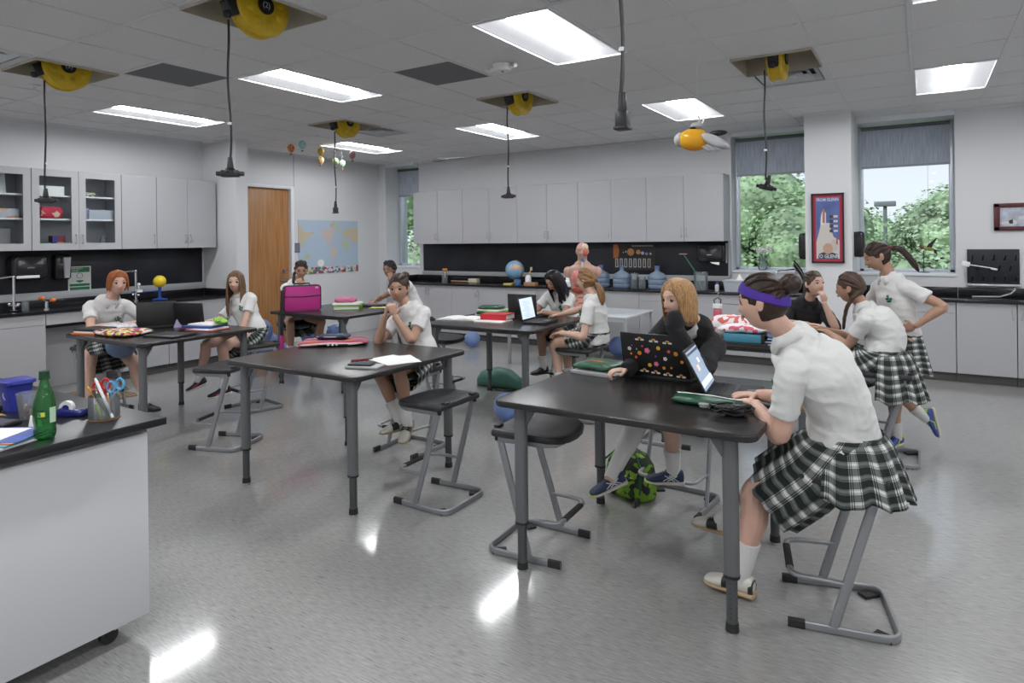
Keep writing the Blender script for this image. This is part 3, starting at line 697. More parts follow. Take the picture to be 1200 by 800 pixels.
for (i, j) in HOLES:
    x, y = cx(i)+T/2, cy(j)+T/2
    if first: r = reel; r.location = (x, y, H-.02); r['label'] = RL[i, j]; r['group'] = 'ceiling cord reels'; first = False
    else: r = dup(reel, (x, y, H-.02), 0, RL[i, j], 'ceiling cord reels')
    ze, kind = ENDS[i, j]; yy = {(-8, -4): 2.46, (-4, -4): 2.396, (-8, 1): 5.51, (-4, 1): 5.467, (0, 1): 5.48, (0, -4): 2.397}[i, j]; x = x-.06 if (i, j) == (0, 1) else x
    t = thing('drop_cord', CL[i, j], 'cord', (x, yy, ze), group='hanging drop cords')
    rr = random.Random(i*7+j); ph = rr.uniform(0, 6)
    zt = H-.10; P = []
    for k in range(25):
        f = k/24; z = zt+(ze+.07-zt)*f; P.append((x+.006*sin(ph+f*9)*min(1, f*4), yy+.006*cos(ph*2+f*7)*min(1, f*4), z))
    P[-1] = (x, yy, ze+.07)
    MB().tube(P, .0075 if (i, j) != (0, -4) else .0085, 6).build('cord', m_black, t, world=True)
    MB().cyl((x, yy, ze+.30), (x, yy, ze+.315), .0125, n=10).build('cord_stop', m_white, t, world=True)
    e = MB()
    if kind == 'T':
        e.cyl((x, yy, ze+.03), (x, yy, ze+.11), .022, .012, n=12).box((x, yy, ze+.012), (.10, .05, .04)).box((x, yy, ze+.012), (.155, .038, .026)).cyl((x, yy, ze+.02), (x, yy, ze+.045), .04, .024, n=12)
        o = e.build('outlet_head', m_black, t, world=True, bevel=.005)
        if (i, j) in ((-8, -4), (-4, -4)): o.data.transform(Matrix.Rotation(radians(40), 4, 'Z'))
        if (i, j) == (0, 1): o.data.transform(Matrix.Rotation(radians(15), 4, 'Y')); 
    else:
        e.cyl((x, yy, ze+.05), (x, yy, ze+.14), .022, .014, n=12).box((x, yy, ze+.03), (.05, .045, .07)).box((x, yy, ze), (.06, .055, .014))
        e.build('plug', m_black, t, world=True, bevel=.004)
m_vent = mat('vent_metal', (.62, .64, .67), .4)
vt = thing('air_vent', '', 'air vent'); w = T-.022
f = MB()
for s in (-1, 1): f.box((s*(w/2-.018), 0, 0), (.036, w, .012)).box((0, s*(w/2-.018), 0), (w, .036, .012))
f.build('frame', m_vent, vt)
MB().box((0, 0, .10), (w, w, .01)).build('duct', mat('duct_grey', (.09, .09, .10), .6), vt)
for k, (r, z) in enumerate(((.25, .004), (.185, .0), (.12, .002))):
    R = []
    for q, zz in ((r, z), (r-.055, z+.045)):
        R.append([V((q, q, zz)), V((-q, q, zz)), V((-q, -q, zz)), V((q, -q, zz))])
    MB().rings(R, (False, False)).build('louvre', m_vent, vt)
MB().box((0, 0, .0), (.12, .12, .008)).build('centre_plate', m_vent, vt)
VL = {(0, 2): 'square louvred air vent beside the edge-on yellow reel', (-8, 2): 'square louvred air vent next to the reel near the balloon mobile', (-8, -5): 'louvred air vent cut by the left edge of the photo', (-1, -3): 'dark air vent cut by the top edge above the biggest light'}
first = True
for (i, j) in VENTS:
    loc = (cx(i)+T/2, cy(j)+T/2, H+.0)
    if first: vt.location = loc; vt['label'] = VL[i, j]; vt['group'] = 'ceiling air vents'; first = False
    else: dup(vt, loc, 0, VL[i, j], 'ceiling air vents')
# ---------------------------------------------------------------- people
def skinmat(n, c): return mat(n, c, .48, var=.05, vscale=30, sub=.08, bump=.05, bscale=350)
SK = {'fair': skinmat('skin_fair', (.58, .37, .285)), 'tan': skinmat('skin_tan', (.42, .245, .17)), 'brown': skinmat('skin_brown', (.30, .165, .11)), 'pink': skinmat('skin_pink', (.62, .385, .30))}
LIPS = {'fair': mat('lips_rose', (.46, .16, .14), .4), 'tan': mat('lips_warm', (.36, .13, .11), .4), 'brown': mat('lips_brown', (.26, .10, .085), .4), 'pink': mat('lips_pink', (.50, .18, .17), .4)}
def hairmat(n, c):
    if n in MATS: return MATS[n]
    m = mat(n, c, .42); nt, b = nodes(m); b.inputs['Specular IOR Level'].default_value = .35
    tc = nt.nodes.new('ShaderNodeTexCoord'); mp = nt.nodes.new('ShaderNodeMapping'); mp.inputs['Scale'].default_value = (160, 160, 22)
    no = nt.nodes.new('ShaderNodeTexNoise'); no.inputs['Scale'].default_value = 1.; no.inputs['Detail'].default_value = 3
    nt.links.new(tc.outputs['Object'], mp.inputs[0]); nt.links.new(mp.outputs[0], no.inputs['Vector'])
    k = lambda q: tuple(min(1, x*q) for x in c)
    nt.links.new(ramp(nt, no.outputs[0], [(.3, k(.5)), (.5, c), (.75, k(1.5))]), b.inputs['Base Color'])
    bp = nt.nodes.new('ShaderNodeBump'); bp.inputs['Strength'].default_value = .5; bp.inputs['Distance'].default_value = .004
    nt.links.new(no.outputs[0], bp.inputs['Height']); nt.links.new(bp.outputs[0], b.inputs['Normal']); return m
m_eyew = mat('eye_white', (.50, .48, .46), .25); m_iris = mat('iris_brown', (.06, .035, .02), .2); m_pup = mat('pupil', (.004, .004, .004), .1); m_lash = mat('lashes', (.02, .014, .01), .6)
m_polo = mat('white_polo_cotton', (.66, .655, .645), .85, bump=.25, bscale=260, sheen=.2)
m_jack = mat('black_fleece', (.012, .012, .014), .9, bump=.5, bscale=300, sheen=.06)
m_sock = mat('white_sock', (.72, .71, .70), .9, bump=.4, bscale=200)
def plaid(n, dark, light, mid, ku=9., kv=1.9):
    m = mat(n, light, .85); nt, b = nodes(m); uv = nt.nodes.new('ShaderNodeUVMap'); sp = nt.nodes.new('ShaderNodeSeparateXYZ'); nt.links.new(uv.outputs[0], sp.inputs[0])
    outs = []
    for ax, k in ((0, ku), (1, kv)):
        mu = nt.nodes.new('ShaderNodeMath'); mu.operation = 'MULTIPLY'; mu.inputs[1].default_value = k; nt.links.new(sp.outputs[ax], mu.inputs[0])
        fr = nt.nodes.new('ShaderNodeMath'); fr.operation = 'FRACT'; nt.links.new(mu.outputs[0], fr.inputs[0])
        B, Wh, G = (0, 0, 0), (1, 1, 1), (.12, .12, .12)
        outs.append(ramp(nt, fr.outputs[0], [(0, B), (.30, Wh), (.335, G), (.36, Wh), (.58, G), (.62, Wh), (.66, B), (.70, Wh), (.74, B)], 'CONSTANT'))
    mx = nt.nodes.new('ShaderNodeMix'); mx.data_type = 'RGBA'; mx.inputs[0].default_value = .5
    nt.links.new(outs[0], mx.inputs[6]); nt.links.new(outs[1], mx.inputs[7])
    nt.links.new(ramp(nt, mx.outputs[2], [(.0, dark), (.5, mid), (1., light)]), b.inputs['Base Color']); return m
m_plaid = plaid('black_white_green_plaid', (.012, .018, .016), (.68, .68, .66), (.14, .155, .15))
def lerp(a, b, t): return a + (b-a)*t
def ik(a, c, l1, l2, hint):
    a, c, hint = V(a), V(c), V(hint); d = c-a; L = min(d.length, (l1+l2)*.999); n = d.normalized(); c2 = a + n*L
    x = (l1*l1-l2*l2+L*L)/(2*L); h = sqrt(max(l1*l1-x*x, 0)); p = hint - n*hint.dot(n)
    return a + n*x + p.normalized()*h, c2
def chain(mb, pts, rad, n=12, up=None, sq=None):
    """smooth limb: catmull through pts with radii, elliptical when rad is a pair (side, other)"""
    P = [V(p) for p in pts]; Q = []; R = []
    ex = [P[0]*2-P[1]] + P + [P[-1]*2-P[-2]]
    for i in range(1, len(ex)-2):
        for k in range(4):
            t = k/4; a, b, c, d = ex[i-1], ex[i], ex[i+1], ex[i+2]
            Q.append(.5*((2*b)+(-a+c)*t+(2*a-5*b+4*c-d)*t*t+(-a+3*b-3*c+d)*t**3)); R.append((i-1+t))
    Q.append(P[-1]); R.append(len(P)-1.)
    def rr(t):
        i = min(int(t), len(rad)-2); f = t-i; a, b = rad[i], rad[i+1]
        a = a if isinstance(a, tuple) else (a, a); b = b if isinstance(b, tuple) else (b, b)
        f = f*f*(3-2*f); return (lerp(a[0], b[0], f), lerp(a[1], b[1], f))
    u = w = None; rings = []
    for i, q in enumerate(Q):
        T = (Q[min(i+1, len(Q)-1)]-Q[max(i-1, 0)]).normalized()
        if up is not None: u = T.cross(V(up)).normalized(); w = u.cross(T).normalized()
        elif u is None: u, w = frame_for(T)
        else:
            qq = Tp.rotation_difference(T); u = qq @ u; w = qq @ w
        Tp = T; a, b = rr(R[i]); rings.append([q + u*a*cos(2*pi*k/n) + w*b*sin(2*pi*k/n) for k in range(n)])
    mb.rings(rings); return Q
def remesh(mb, name, m, parent, vox, smooth=4, fold=0, fscale=9., seed=0):
    me = bpy.data.meshes.new(name); me.from_pydata(mb.v, [], mb.f)
    bm = bmesh.new(); bm.from_mesh(me); bmesh.ops.recalc_face_normals(bm, faces=bm.faces); bm.to_mesh(me); bm.free()
    o = bpy.data.objects.new(name, me); COL.objects.link(o)
    r = o.modifiers.new('r', 'REMESH'); r.mode = 'VOXEL'; r.voxel_size = vox
    s = o.modifiers.new('s', 'SMOOTH'); s.factor = .5; s.iterations = smooth
    dg = bpy.context.evaluated_depsgraph_get(); nm = bpy.data.meshes.new_from_object(o.evaluated_get(dg))
    bpy.data.objects.remove(o); bpy.data.meshes.remove(me); nm.name = name
    if fold:
        so = V((seed*3.1, seed*1.7, 0)); nor = [v.normal.copy() for v in nm.vertices]
        for v, nn in zip(nm.vertices, nor):
            q = v.co; f = noise.noise((q + so)*fscale) + .5*noise.noise(V((q.x*fscale*2.6, q.y*fscale*2.6, q.z*fscale*.9)) + so)
            r1 = 1-abs(noise.noise(V((q.x, q.y, q.z*1.8))*fscale*1.1 + so*2))*2.2
            v.co = q + nn*fold*(f*.8 + max(r1, 0)*.9)
    nm.materials.clear(); nm.materials.append(m); nm.shade_smooth()
    if parent is not None: nm.transform(full(parent).inverted())
    o = bpy.data.objects.new(name, nm); COL.objects.link(o); o.parent = parent
    return o
def headmesh(mb, F):
    """F: 4x4 frame, local x right, y face, z up; unit head .225 m tall"""
    n, m = 56, 44; rings = []
    g = lambda x, s: math.exp(-(x/s)**2)
    for k in range(m+1):
        t = pi*k/m; zz = -cos(t); q = max(sin(t), 1e-3); ring = []
        for i in range(n):
            a = 2*pi*i/n; dx, dy = q*cos(a), q*sin(a)
            x, y, z = dx*.0735, dy*.094, zz*.113
            fr = max(dy, 0)
            if z > 0: x *= 1 + .05*q
            low = max(0, -z/.113)
            x *= 1 - .30*low**1.6; 
            if dy < 0: y *= 1 - .42*low**1.5
            else: y = y*(1-.10*low) + .006*low*fr
            if y > .03:
                y -= .006*g(abs(x)-.031, .016)*g(z-.006, .014)*1.7
                y += .004*g(z-.030, .013)*fr + .0015*g(abs(x)-.04, .02)*g(z+.03, .02)
                w = .0085 + .007*max(0, min(1, (.012-z)/.04))
                y += (.021*max(0, min(1, (.018-z)/.045)))*g(x, w)*(1 if z > -.032 else g(z+.032, .007))
                y += .0055*g(z+.053, .011)*g(x, .022) - .0025*g(z+.0545, .0028)*g(x, .024)
                y += .006*g(z+.088, .015)*g(x, .025) - .003*g(z+.070, .008)*g(x, .03)
            ring.append(F @ V((x, y, z)))
        rings.append(ring)
    mb.rings(rings)
    R = F.to_3x3()
    for s in (-1, 1): mb.ball(F @ V((s*.0735, -.008, -.004)), (.009, .019, .030), 10, 8, R @ Euler((.15, 0, s*.35)).to_matrix())
    mb.ball(F @ V((0, -.02, .01)), (.066, .075, .088), 16, 12, R)
def hand(mb, w, d, pn, side, curl=.5, s=1., spread=1., thumb=1.):
    """w wrist, d hand direction, pn palm normal (facing way of palm), side +1 right hand"""
    d = V(d).normalized(); pn = V(pn); pn = (pn - d*pn.dot(d)).normalized(); lat = d.cross(pn)*side   # towards thumb
    w = V(w); c = w + d*.045*s
    mb.ball(w + d*.045*s, (.036*s, .048*s, .0145*s), 14, 10, Matrix((lat, d, pn)).transposed())
    ends = []
    for k, (off, L) in enumerate(((.029, .068), (.010, .076), (-.010, .071), (-.028, .056))):
        b = w + d*.080*s + lat*off*s*1.05; dirn = (d + lat*off*3.2*spread).normalized(); P = [w + d*.05*s + lat*off*.8*s, b]; ax = dirn.cross(pn); q = dirn; p = b
        for j, f in enumerate((.45, .30, .25)):
            q = Matrix.Rotation(curl*(.55, .95, .7)[j], 3, ax) @ q; p = p + q*L*s*f; P.append(p.copy())
        chain(mb, P, [.0095*s, .0092*s, .0085*s, .0078*s, .0062*s], 8); ends.append(p)
    b = w + d*.022*s + lat*.026*s; t1 = (d*.55 + lat*.8 + pn*.25).normalized(); t2 = (d*.9 + lat*.25 + pn*.35*curl*1.5).normalized()
    chain(mb, [w + d*.01*s + lat*.008*s, b, b + t1*.034*s, b + t1*.034*s + t2*.032*s], [.014*s, .0135*s, .0105*s, .0075*s], 8)
def shoe(par, an, toe, style, sc=1., up=(0, 0, 1)):
    """ankle point, toe direction"""
    an = V(an); f = V(toe).normalized(); U = V(up); r = f.cross(U).normalized(); U = r.cross(f).normalized()
    F = Matrix((r, f, U)).transposed().to_4x4(); F.translation = an - U*.085*sc
    def ring(y, w, z0, z1, n=14, off=0.):
        out = []
        for i in range(n):
            a = 2*pi*i/n; c, s_ = cos(a), sin(a)
            out.append(F @ V((sc*(w*(abs(c)**.7)*(1 if c > 0 else -1)+off), sc*y, sc*((z0+z1)/2 + (z1-z0)/2*(abs(s_)**.8)*(1 if s_ > 0 else -1)))))
        return out
    st = {'saddle': dict(up='shoe_white_leather', sole='shoe_sole_tan'), 'runner_pink': dict(up='shoe_black_mesh', sole='shoe_sole_white'), 'runner_blue': dict(up='shoe_navy_mesh', sole='shoe_sole_white'),
          'runner_lime': dict(up='shoe_royal_mesh', sole='shoe_sole_lime'), 'black': dict(up='shoe_black_mesh', sole='shoe_sole_dark')}[style]
    ups = {'shoe_white_leather': (.62, .60, .54), 'shoe_black_mesh': (.02, .02, .022), 'shoe_navy_mesh': (.02, .035, .09), 'shoe_royal_mesh': (.05, .08, .30)}
    sol = {'shoe_sole_tan': (.42, .30, .18), 'shoe_sole_white': (.62, .58, .52), 'shoe_sole_lime': (.60, .55, .42), 'shoe_sole_dark': (.03, .03, .03)}
    mu = mat(st['up'], ups[st['up']], .5, bump=.1, bscale=300); ms = mat(st['sole'], sol[st['sole']], .6)
    prof = [(-.062, .022, .022, .070), (-.058, .030, .018, .088), (-.03, .033, .016, .096), (.005, .033, .016, .088), (.04, .036, .016, .078), (.075, .040, .014, .064), (.11, .043, .013, .054), (.14, .040, .014, .047), (.160, .030, .017, .040), (.168, .012, .020, .032)]
    b = MB(); b.rings([ring(y, w, z0, z1) for y, w, z0, z1 in prof]); o = b.build('shoe', mu, par, world=True, smooth=60)
    s = MB(); s.rings([ring(y, w, z0, z1) for y, w, z0, z1 in [(-.068, .020, .004, .026), (-.062, .034, 0, .028), (0, .035, 0, .026), (.06, .040, .001, .024), (.11, .046, .002, .023), (.145, .043, .006, .024), (.166, .030, .010, .025), (.174, .012, .014, .024)]]); s.build('sole', ms, o, world=True, smooth=50)
    if style == 'saddle':
        b = MB(); b.rings([ring(y, w, z0, z1) for y, w, z0, z1 in [(.018, .0365, .016, .086), (.04, .039, .014, .081), (.075, .0425, .013, .067)]], (False, False)); b.build('saddle_patch', mat('saddle_dark_green', (.012, .025, .02), .35), o, world=True)
        b = MB(); b.rings([ring(y, w, z0, z1) for y, w, z0, z1 in [(-.064, .024, .02, .074), (-.060, .032, .017, .080), (-.045, .034, .016, .070)]], (False, False)); b.build('heel_patch', MATS['saddle_dark_green'], o, world=True)
    if style == 'runner_pink':
        for s_ in (-1, 1): MB().tube([F @ V((sc*s_*.038, sc*(.10), sc*.030)), F @ V((sc*s_*.0385, sc*.045, sc*.035)), F @ V((sc*s_*.037, sc*-.02, sc*.060))], [.002, .007*sc, .002], 6).build('side_stripe', mat('neon_pink', (.75, .03, .25), .5), o, world=True)
    if style in ('runner_blue',):
        for s_ in (-1, 1):
            for y in (.0, .025): MB().tube([F @ V((sc*s_*.038, sc*(y-.03), sc*.030)), F @ V((sc*s_*.036, sc*(y+.03), sc*.064))], .0032, 5).tube([F @ V((sc*s_*.038, sc*(y+.04), sc*.030)), F @ V((sc*s_*.036, sc*(y-.02), sc*.064))], .0032, 5).build('side_stripe', mat('silver_stripe', (.6, .62, .66), .35), o, world=True)
        b = MB(); b.rings([ring(y, w, z0, z1) for y, w, z0, z1 in [(.135, .0425, .008, .030), (.162, .032, .012, .032), (.172, .014, .016, .030)]]); b.build('toe_cap', mat('neon_lime', (.50, .75, .02), .5), o, world=True)
    if style == 'runner_lime':
        b = MB(); b.rings([ring(y, w, z0, z1) for y, w, z0, z1 in [(-.064, .024, .05, .090), (-.05, .034, .05, .098), (-.02, .035, .078, .100)]], (False, False)); b.build('heel_collar', mat('neon_lime', (.50, .75, .02), .5), o, world=True)
        for s_ in (-1, 1): MB().tube([F @ V((sc*s_*.040, sc*(.10), sc*.030)), F @ V((sc*s_*.0395, sc*.045, sc*.032)), F @ V((sc*s_*.037, sc*.02, sc*.066))], [.002, .006*sc, .002], 6).build('side_stripe', MATS['neon_lime'], o, world=True)
    lc = mat('laces_white', (.7, .7, .68), .8) if style in ('saddle', ) else mat('laces_dark', (.05, .06, .12), .8)
    l = MB()
    for k in range(4):
        y = .028+.014*k; z = .090-.0075*k
        l.tube([F @ V((-.017*sc, (y)*sc, z*sc-.004)), F @ V((0, (y+.005)*sc, z*sc+.0035)), F @ V((.017*sc, y*sc, z*sc-.004))], .0028*sc, 5)
    l.build('laces', lc, o, world=True, kind='stuff')
    return o
def hair(par, F, style, m, S, vox=.006, seed=1, extra=None):
    """S: dict of gather point etc. in head-local coordinates"""
    rd = random.Random(seed); mb = MB()
    def surf(az, el, k=1.):   # az from face (0) to back (pi), el latitude
        c = cos(el); q = V((sin(az)*c*.0795*k, cos(az)*c*.099*k, sin(el)*.119*k + .004)); return q
    def lock(P, r0, r1, flat=.5): 
        Q = [F @ V(p) for p in P]; mid = [r0*.6, r0] + [r0]*(len(P)-3) + [r1] if len(P) > 3 else [r0*.6, r0, r1]
        chain(mb, Q, [(r, r*flat) if True else r for r in mid][:len(P)], 7, up=None)
    # scalp cap: ellipsoid cut clear of the face
    n, mm = 30, 18; rings = []
    hl = S.get('hairline', .060)
    for k in range(mm+1):
        t = pi*k/mm; zz = -cos(t); q = max(sin(t), 1e-3); ring = []
        for i in range(n):
            a = 2*pi*i/n; x, y, z = q*cos(a)*.0785, q*sin(a)*.0985-.002, zz*.117+.003
            lim = hl if abs(x) < .03 else hl-.02-.9*(abs(x)-.03)
            if y > 0 and z < lim:          # pull behind the face
                f = min(1, (lim-z)/.02); y = lerp(y, min(y, .006 - .0*z), f); x *= lerp(1, .90, f)
            if z < -.035: f = min(1, (-.035-z)/.05); y = lerp(y, y*.75-.0, f); x *= lerp(1, .8, f); z = lerp(z, max(z, -.078), f)
            ring.append(F @ V((x, y, z)))
        rings.append(ring)
    mb.rings(rings)
    if style in ('bun', 'pony', 'braid'):
        G = V(S.get('g', (0, -.115, .02)))
        for k in range(34):
            az = rd.uniform(.35, 2.4)*(1 if k % 2 else -1); el = rd.uniform(-.15, .95) if abs(az) > 1.2 else rd.uniform(.62, 1.05)
            a = surf(az, el, 1.0); P = [a]
            for j in (1, 2, 3):
                f = j/4; p = a.lerp(G, f); q = V((p.x/.0795, p.y/.099, (p.z-.004)/.119)); L = q.length
                if L < 1.03 and L > .01: q *= 1.03/L; p = V((q.x*.0795, q.y*.099, q.z*.119+.004))
                P.append(p)
            P.append(G); lock(P, .010, .007)
    if style == 'bun':
        r = S.get('r', .034); B = V(S.get('g', (0, -.115, .02))) + V((0, -.018, .012))
        for k in range(9):
            a = k*.7; ax = V((cos(a*1.3), sin(a*2.1)*.5, sin(a))).normalized(); u, w = frame_for(ax)
            P = [F @ (B + (u*cos(t)+w*sin(t))*r*.72 + ax*.006*sin(2*t)) for t in [2*pi*j/10 for j in range(11)]]
            mb.tube(P, r*.34, 6)
        mb.ball(F @ B, r*.9, 12, 8)
    if style == 'pony':
        G = V(S.get('g', (0, -.115, .02))); tail = [V(p) for p in S['tail']]
        for k in range(16):
            o = V((rd.uniform(-1, 1), rd.uniform(-1, 1), rd.uniform(-.6, .6)))*S.get('w', .016)
            P = [G + o*.3] + [p + o*(1.2 if j < len(tail)-1 else .45) + V((rd.uniform(-1, 1), rd.uniform(-1, 1), 0))*.004 for j, p in enumerate(tail)]
            lock(P, .011, .003, .7)
    if style == 'braid':
        tail = [V(p) for p in S['tail']]; G = V(S.get('g', (0, -.115, .02))); pts = [G] + tail
        N = 26
        def cr(t):
            t = t*(len(pts)-1); i = min(int(t), len(pts)-2); return pts[i].lerp(pts[i+1], t-i)
        for s_ in range(3):
            P = []
            for j in range(N*2+1):
                t = j/(N*2); ph = t*N*.75*pi + s_*2*pi/3; w = S.get('w', .014)*(1-.35*t); P.append(F @ (cr(t) + V((w*sin(ph), w*.6*sin(2*ph), 0))))
            mb.tube(P, [(.0135*(1-.45*j/(N*2))) for j in range(N*2+1)], 7)
    if style == 'long':
        for k in range(64):
            sd = 1 if k % 2 else -1; az = rd.uniform(.55, 3.05)*sd; e0 = rd.uniform(1.15, 1.45)
            fall = S.get('fall', -.30); out = S.get('out', 1.0)
            a = surf(az*.8, e0); b = surf(az, .6, 1.03); c = surf(az, -.05, 1.05); c2 = V((c.x*1.08*out, c.y*1.02, -.07))
            end = V((c.x*S.get('endx', 1.25) + S.get('dx', 0), c.y*S.get('endy', .7) + (S.get('front', 0) if abs(az) < 1.7 else 0), fall + rd.uniform(-.02, .05)))
            mid = c2.lerp(end, .5) + V((rd.uniform(-.006, .006), rd.uniform(-.006, .006), 0))
            if abs(az) < .85 and not S.get('bangs'): a = surf(az*.8, 1.2); b = surf(.75*sd, .72, 1.03); c = surf(1.05*sd, .1, 1.04); c2 = V((c.x*1.1, c.y*.95, -.07)); mid = c2.lerp(end, .5)
            lock([a, b, c, c2, mid, end], .0125, .004, .6)
    if style == 'bob':
        for k in range(70):
            sd = 1 if k % 2 else -1; az = rd.uniform(.62, 3.1)*sd; p0 = V((S.get('part', .02), .03 - .05*abs(az)/3, .122))
            a1 = surf(max(abs(az), .6)*sd, .85, 1.04); b = surf(max(abs(az), .85)*sd, .35, 1.07); c = surf(max(abs(az), 1.08)*sd, -.25, 1.12)
            end = V((c.x*(1.02), c.y*(.96), S.get('fall', -.125) + rd.uniform(-.015, .02)))
            lock([p0, a1, b, c, end], .0135, .005, .6)
    o = remesh(mb, 'hair', m, par, vox, smooth=1)
    return o
def person(name_lab, grp, **q):
    """everything in world space; q: pelvis, chest, head, face (dir), fwd (chest forward), hfwd (hip forward), hands, feet..."""
    s = q.get('s', 1.); base = V(q['base']); t = thing('person', name_lab, 'person', base, group=grp)
    Pv, Ch, Hd = V(q['pelvis']), V(q['chest']), V(q['head'])
    sp = (Ch-Pv).normalized(); fw = V(q['fwd']); fw = (fw - sp*fw.dot(sp)).normalized(); rt = fw.cross(sp).normalized()
    hf = V(q.get('hfwd', q['fwd'])); hf.z = 0; hf.normalize(); hr = hf.cross(V((0, 0, 1))).normalized()
    face = V(q['face']).normalized(); upH = V(q.get('hup', (0, 0, 1))); hrt = face.cross(upH).normalized(); hup = hrt.cross(face).normalized()
    F = Matrix((hrt, face, hup)).transposed().to_4x4(); F = Matrix.Translation(Hd) @ F @ Matrix.Scale(q.get('hs', 1.)*s*.98, 4)
    skin = SK[q['skin']]; vox = q.get('vox', .0065); wide = q.get('wide', 1.)
    shr = q.get('shrug', 0.)
    shR = Ch + rt*.140*s*wide - sp*(.030-shr); shL = Ch - rt*.140*s*wide - sp*(.030-shr)
    hipR = Pv + hr*.088*s; hipL = Pv - hr*.088*s
    UA, FA, TH_, SH = .265*s, .235*s, .405*s, .39*s
    mb = MB(); headmesh(mb, F)
    nb = Ch + sp*.045*s; nh = F @ V((0, -.022, -.055)); chain(mb, [Ch - sp*.03, nb, nb.lerp(nh, .5), nh, F @ V((0, -.015, -.02))], [.06*s, .052*s, .046*s, .048*s, .05*s], 14)
    # torso core (kept under the clothes)
    chain(mb, [Pv - sp*.06*s, Pv, Pv.lerp(Ch, .38), Pv.lerp(Ch, .75), Ch], [(.08*s, .07*s), (.105*s*wide, .085*s), (.09*s*wide, .072*s), (.11*s*wide, .08*s), (.10*s*wide, .055*s)], 16, up=fw)
    J = {}
    for sd, sh, nm in ((1, shR, 'R'), (-1, shL, 'L')):
        w = V(q['hand'+nm]); el, w = ik(sh, w, UA, FA, q.get('elb'+nm, (0, 0, -1))); J['el'+nm] = el; J['w'+nm] = w; J['sh'+nm] = sh
        ar = q.get('arm', 1.)
        chain(mb, [Ch + rt*sd*.07*s - sp*.01, sh, sh.lerp(el, .5), el, el.lerp(w, .3), el.lerp(w, .75), w], [.038*s, .037*s*ar, .038*s*ar, .035*s*ar, .037*s*ar, (.027*s*ar, .025*s*ar), (.025*s, .020*s)], 12)
        hd_, pn_, cu = q.get('hd'+nm, (w-el)), q.get('pn'+nm, (0, 0, -1)), q.get('curl'+nm, .6)
        if q.get('cover'+nm): mb.ball(w + V(hd_).normalized()*.03, (.03, .03, .04), 12, 8)
        else: hand(mb, w, hd_, pn_, sd, cu, .93*s, q.get('spread', 1.))
    for sd, hp, nm in ((1, hipR, 'R'), (-1, hipL, 'L')):
        kn, an = ik(hp, V(q['foot'+nm]), TH_, SH, q.get('kn'+nm, (0, 0, 1))); J['kn'+nm] = kn; J['an'+nm] = an; J['hip'+nm] = hp
        lg = q.get('leg', 1.); d = (kn-hp).normalized(); e = (an-kn).normalized(); back = -(hf - e*hf.dot(e)).normalized() if abs(e.dot(hf)) < .98 else V((0, 0, -1))
        chain(mb, [hp + V((0, 0, .0)), hp.lerp(kn, .35), hp.lerp(kn, .75), kn, kn.lerp(an, .12), kn.lerp(an, .32) + back*.010, kn.lerp(an, .7), an, an + e*.045*s], [.070*s*lg, .072*s*lg, .060*s*lg, .052*s*lg, .050*s*lg, .052*s*lg, .038*s*lg, .031*s, .030*s], 14)
        td = V(q['toe'+nm]).normalized(); mb.ball(an + td*.03*s - V(q.get('ftup'+nm, (0, 0, 1)))*.045, (.022*s, .050*s, .018*s), 10, 8, Matrix((td.cross(V((0, 0, 1))).normalized(), td, V((0, 0, 1)))).transposed())
    body = remesh(mb, 'body', skin, t, vox, 3)
    Fi = F; R3 = F.to_3x3().normalized()
    # face parts
    gz = V(q['gaze']).normalized() if 'gaze' in q else face
    for sd in (-1, 1):
        c = F @ V((sd*.0305, .0735, .006)); e = MB(); u, w = frame_for((gz*.75+face*.25).normalized()); gd = (gz*.75+face*.25).normalized(); rr_ = .0120*s; rings = []
        for k in range(13):
            a = pi*k/12; rings.append([c + gd*rr_*cos(a) + (u*cos(2*pi*i/14)+w*sin(2*pi*i/14))*rr_*max(sin(a), .002) for i in range(14)])
        for k in range(12):
            e.mi = 2 if k < 2 else 1 if k < 4 else 0; e.rings(rings[k:k+2], (k == 0, k == 11))
        e.build('eye', [m_eyew, m_iris, m_pup], t, world=True)
        # upper lid and lashes
        P = [F @ V((sd*.0305 + x*.0165, .0745 + .0125*sqrt(max(0, 1-(x*.95)**2)) - .0035, .006 + .0068*(1-x*x))) for x in (-1, -.6, -.2, .2, .6, 1)]
        MB().tube(P, .0019*s, 5).build('eyelashes', m_lash, t, world=True)
        l = MB(); R = []
        for zz, yy in ((.0135, .002), (.0105, .0015), (.0070, -.0005)):
            R.append([F @ V((sd*.0305 + x*.0185, .0735 + .0135*sqrt(max(0, 1-(x*.9)**2)) + yy - .001, .006 + zz*(1-.6*x*x))) for x in (-1, -.6, -.2, .2, .6, 1)])
        l.rings(R, (False, False), closed=False); l.build('eyelid', skin, t, world=True)
        P = [F @ V((sd*(.014 + .036*x), .0895 - .020*x*x - .002, .0265 + .006*sin(x*pi*.8))) for x in (0, .25, .5, .75, 1)]
        MB().tube(P, [.0024*s, .0034*s, .0032*s, .0024*s, .001*s], 6).build('eyebrow', q['hairm'], t, world=True)
    lp = MB()
    for zz, r in ((-.0498, .0038), (-.0580, .0044)):
        P = [F @ V((.0225*x, .0965 - .010*x*x - (.001 if zz < -.053 else 0), zz + (.0012*math.cos(x*4) if zz > -.053 else .002*x*x))) for x in (-1, -.6, -.25, 0, .25, .6, 1)]
        lp.tube(P, [.0008*s, r*.8*s, r*s, r*.85*s, r*s, r*.8*s, .0008*s], 7)
    lp.build('lips', LIPS[q['skin']], t, world=True, kind='stuff')
    # clothes: top
    mt = q.get('top', m_polo); c = MB(); sl = q.get('sleeve', .52); w0 = q.get('loose', 1.)
    drop = q.get('hem', .03)
    mid1, mid2 = Pv.lerp(Ch, .36) + fw*q.get('belly', 0.)*.5, Pv.lerp(Ch, .72)
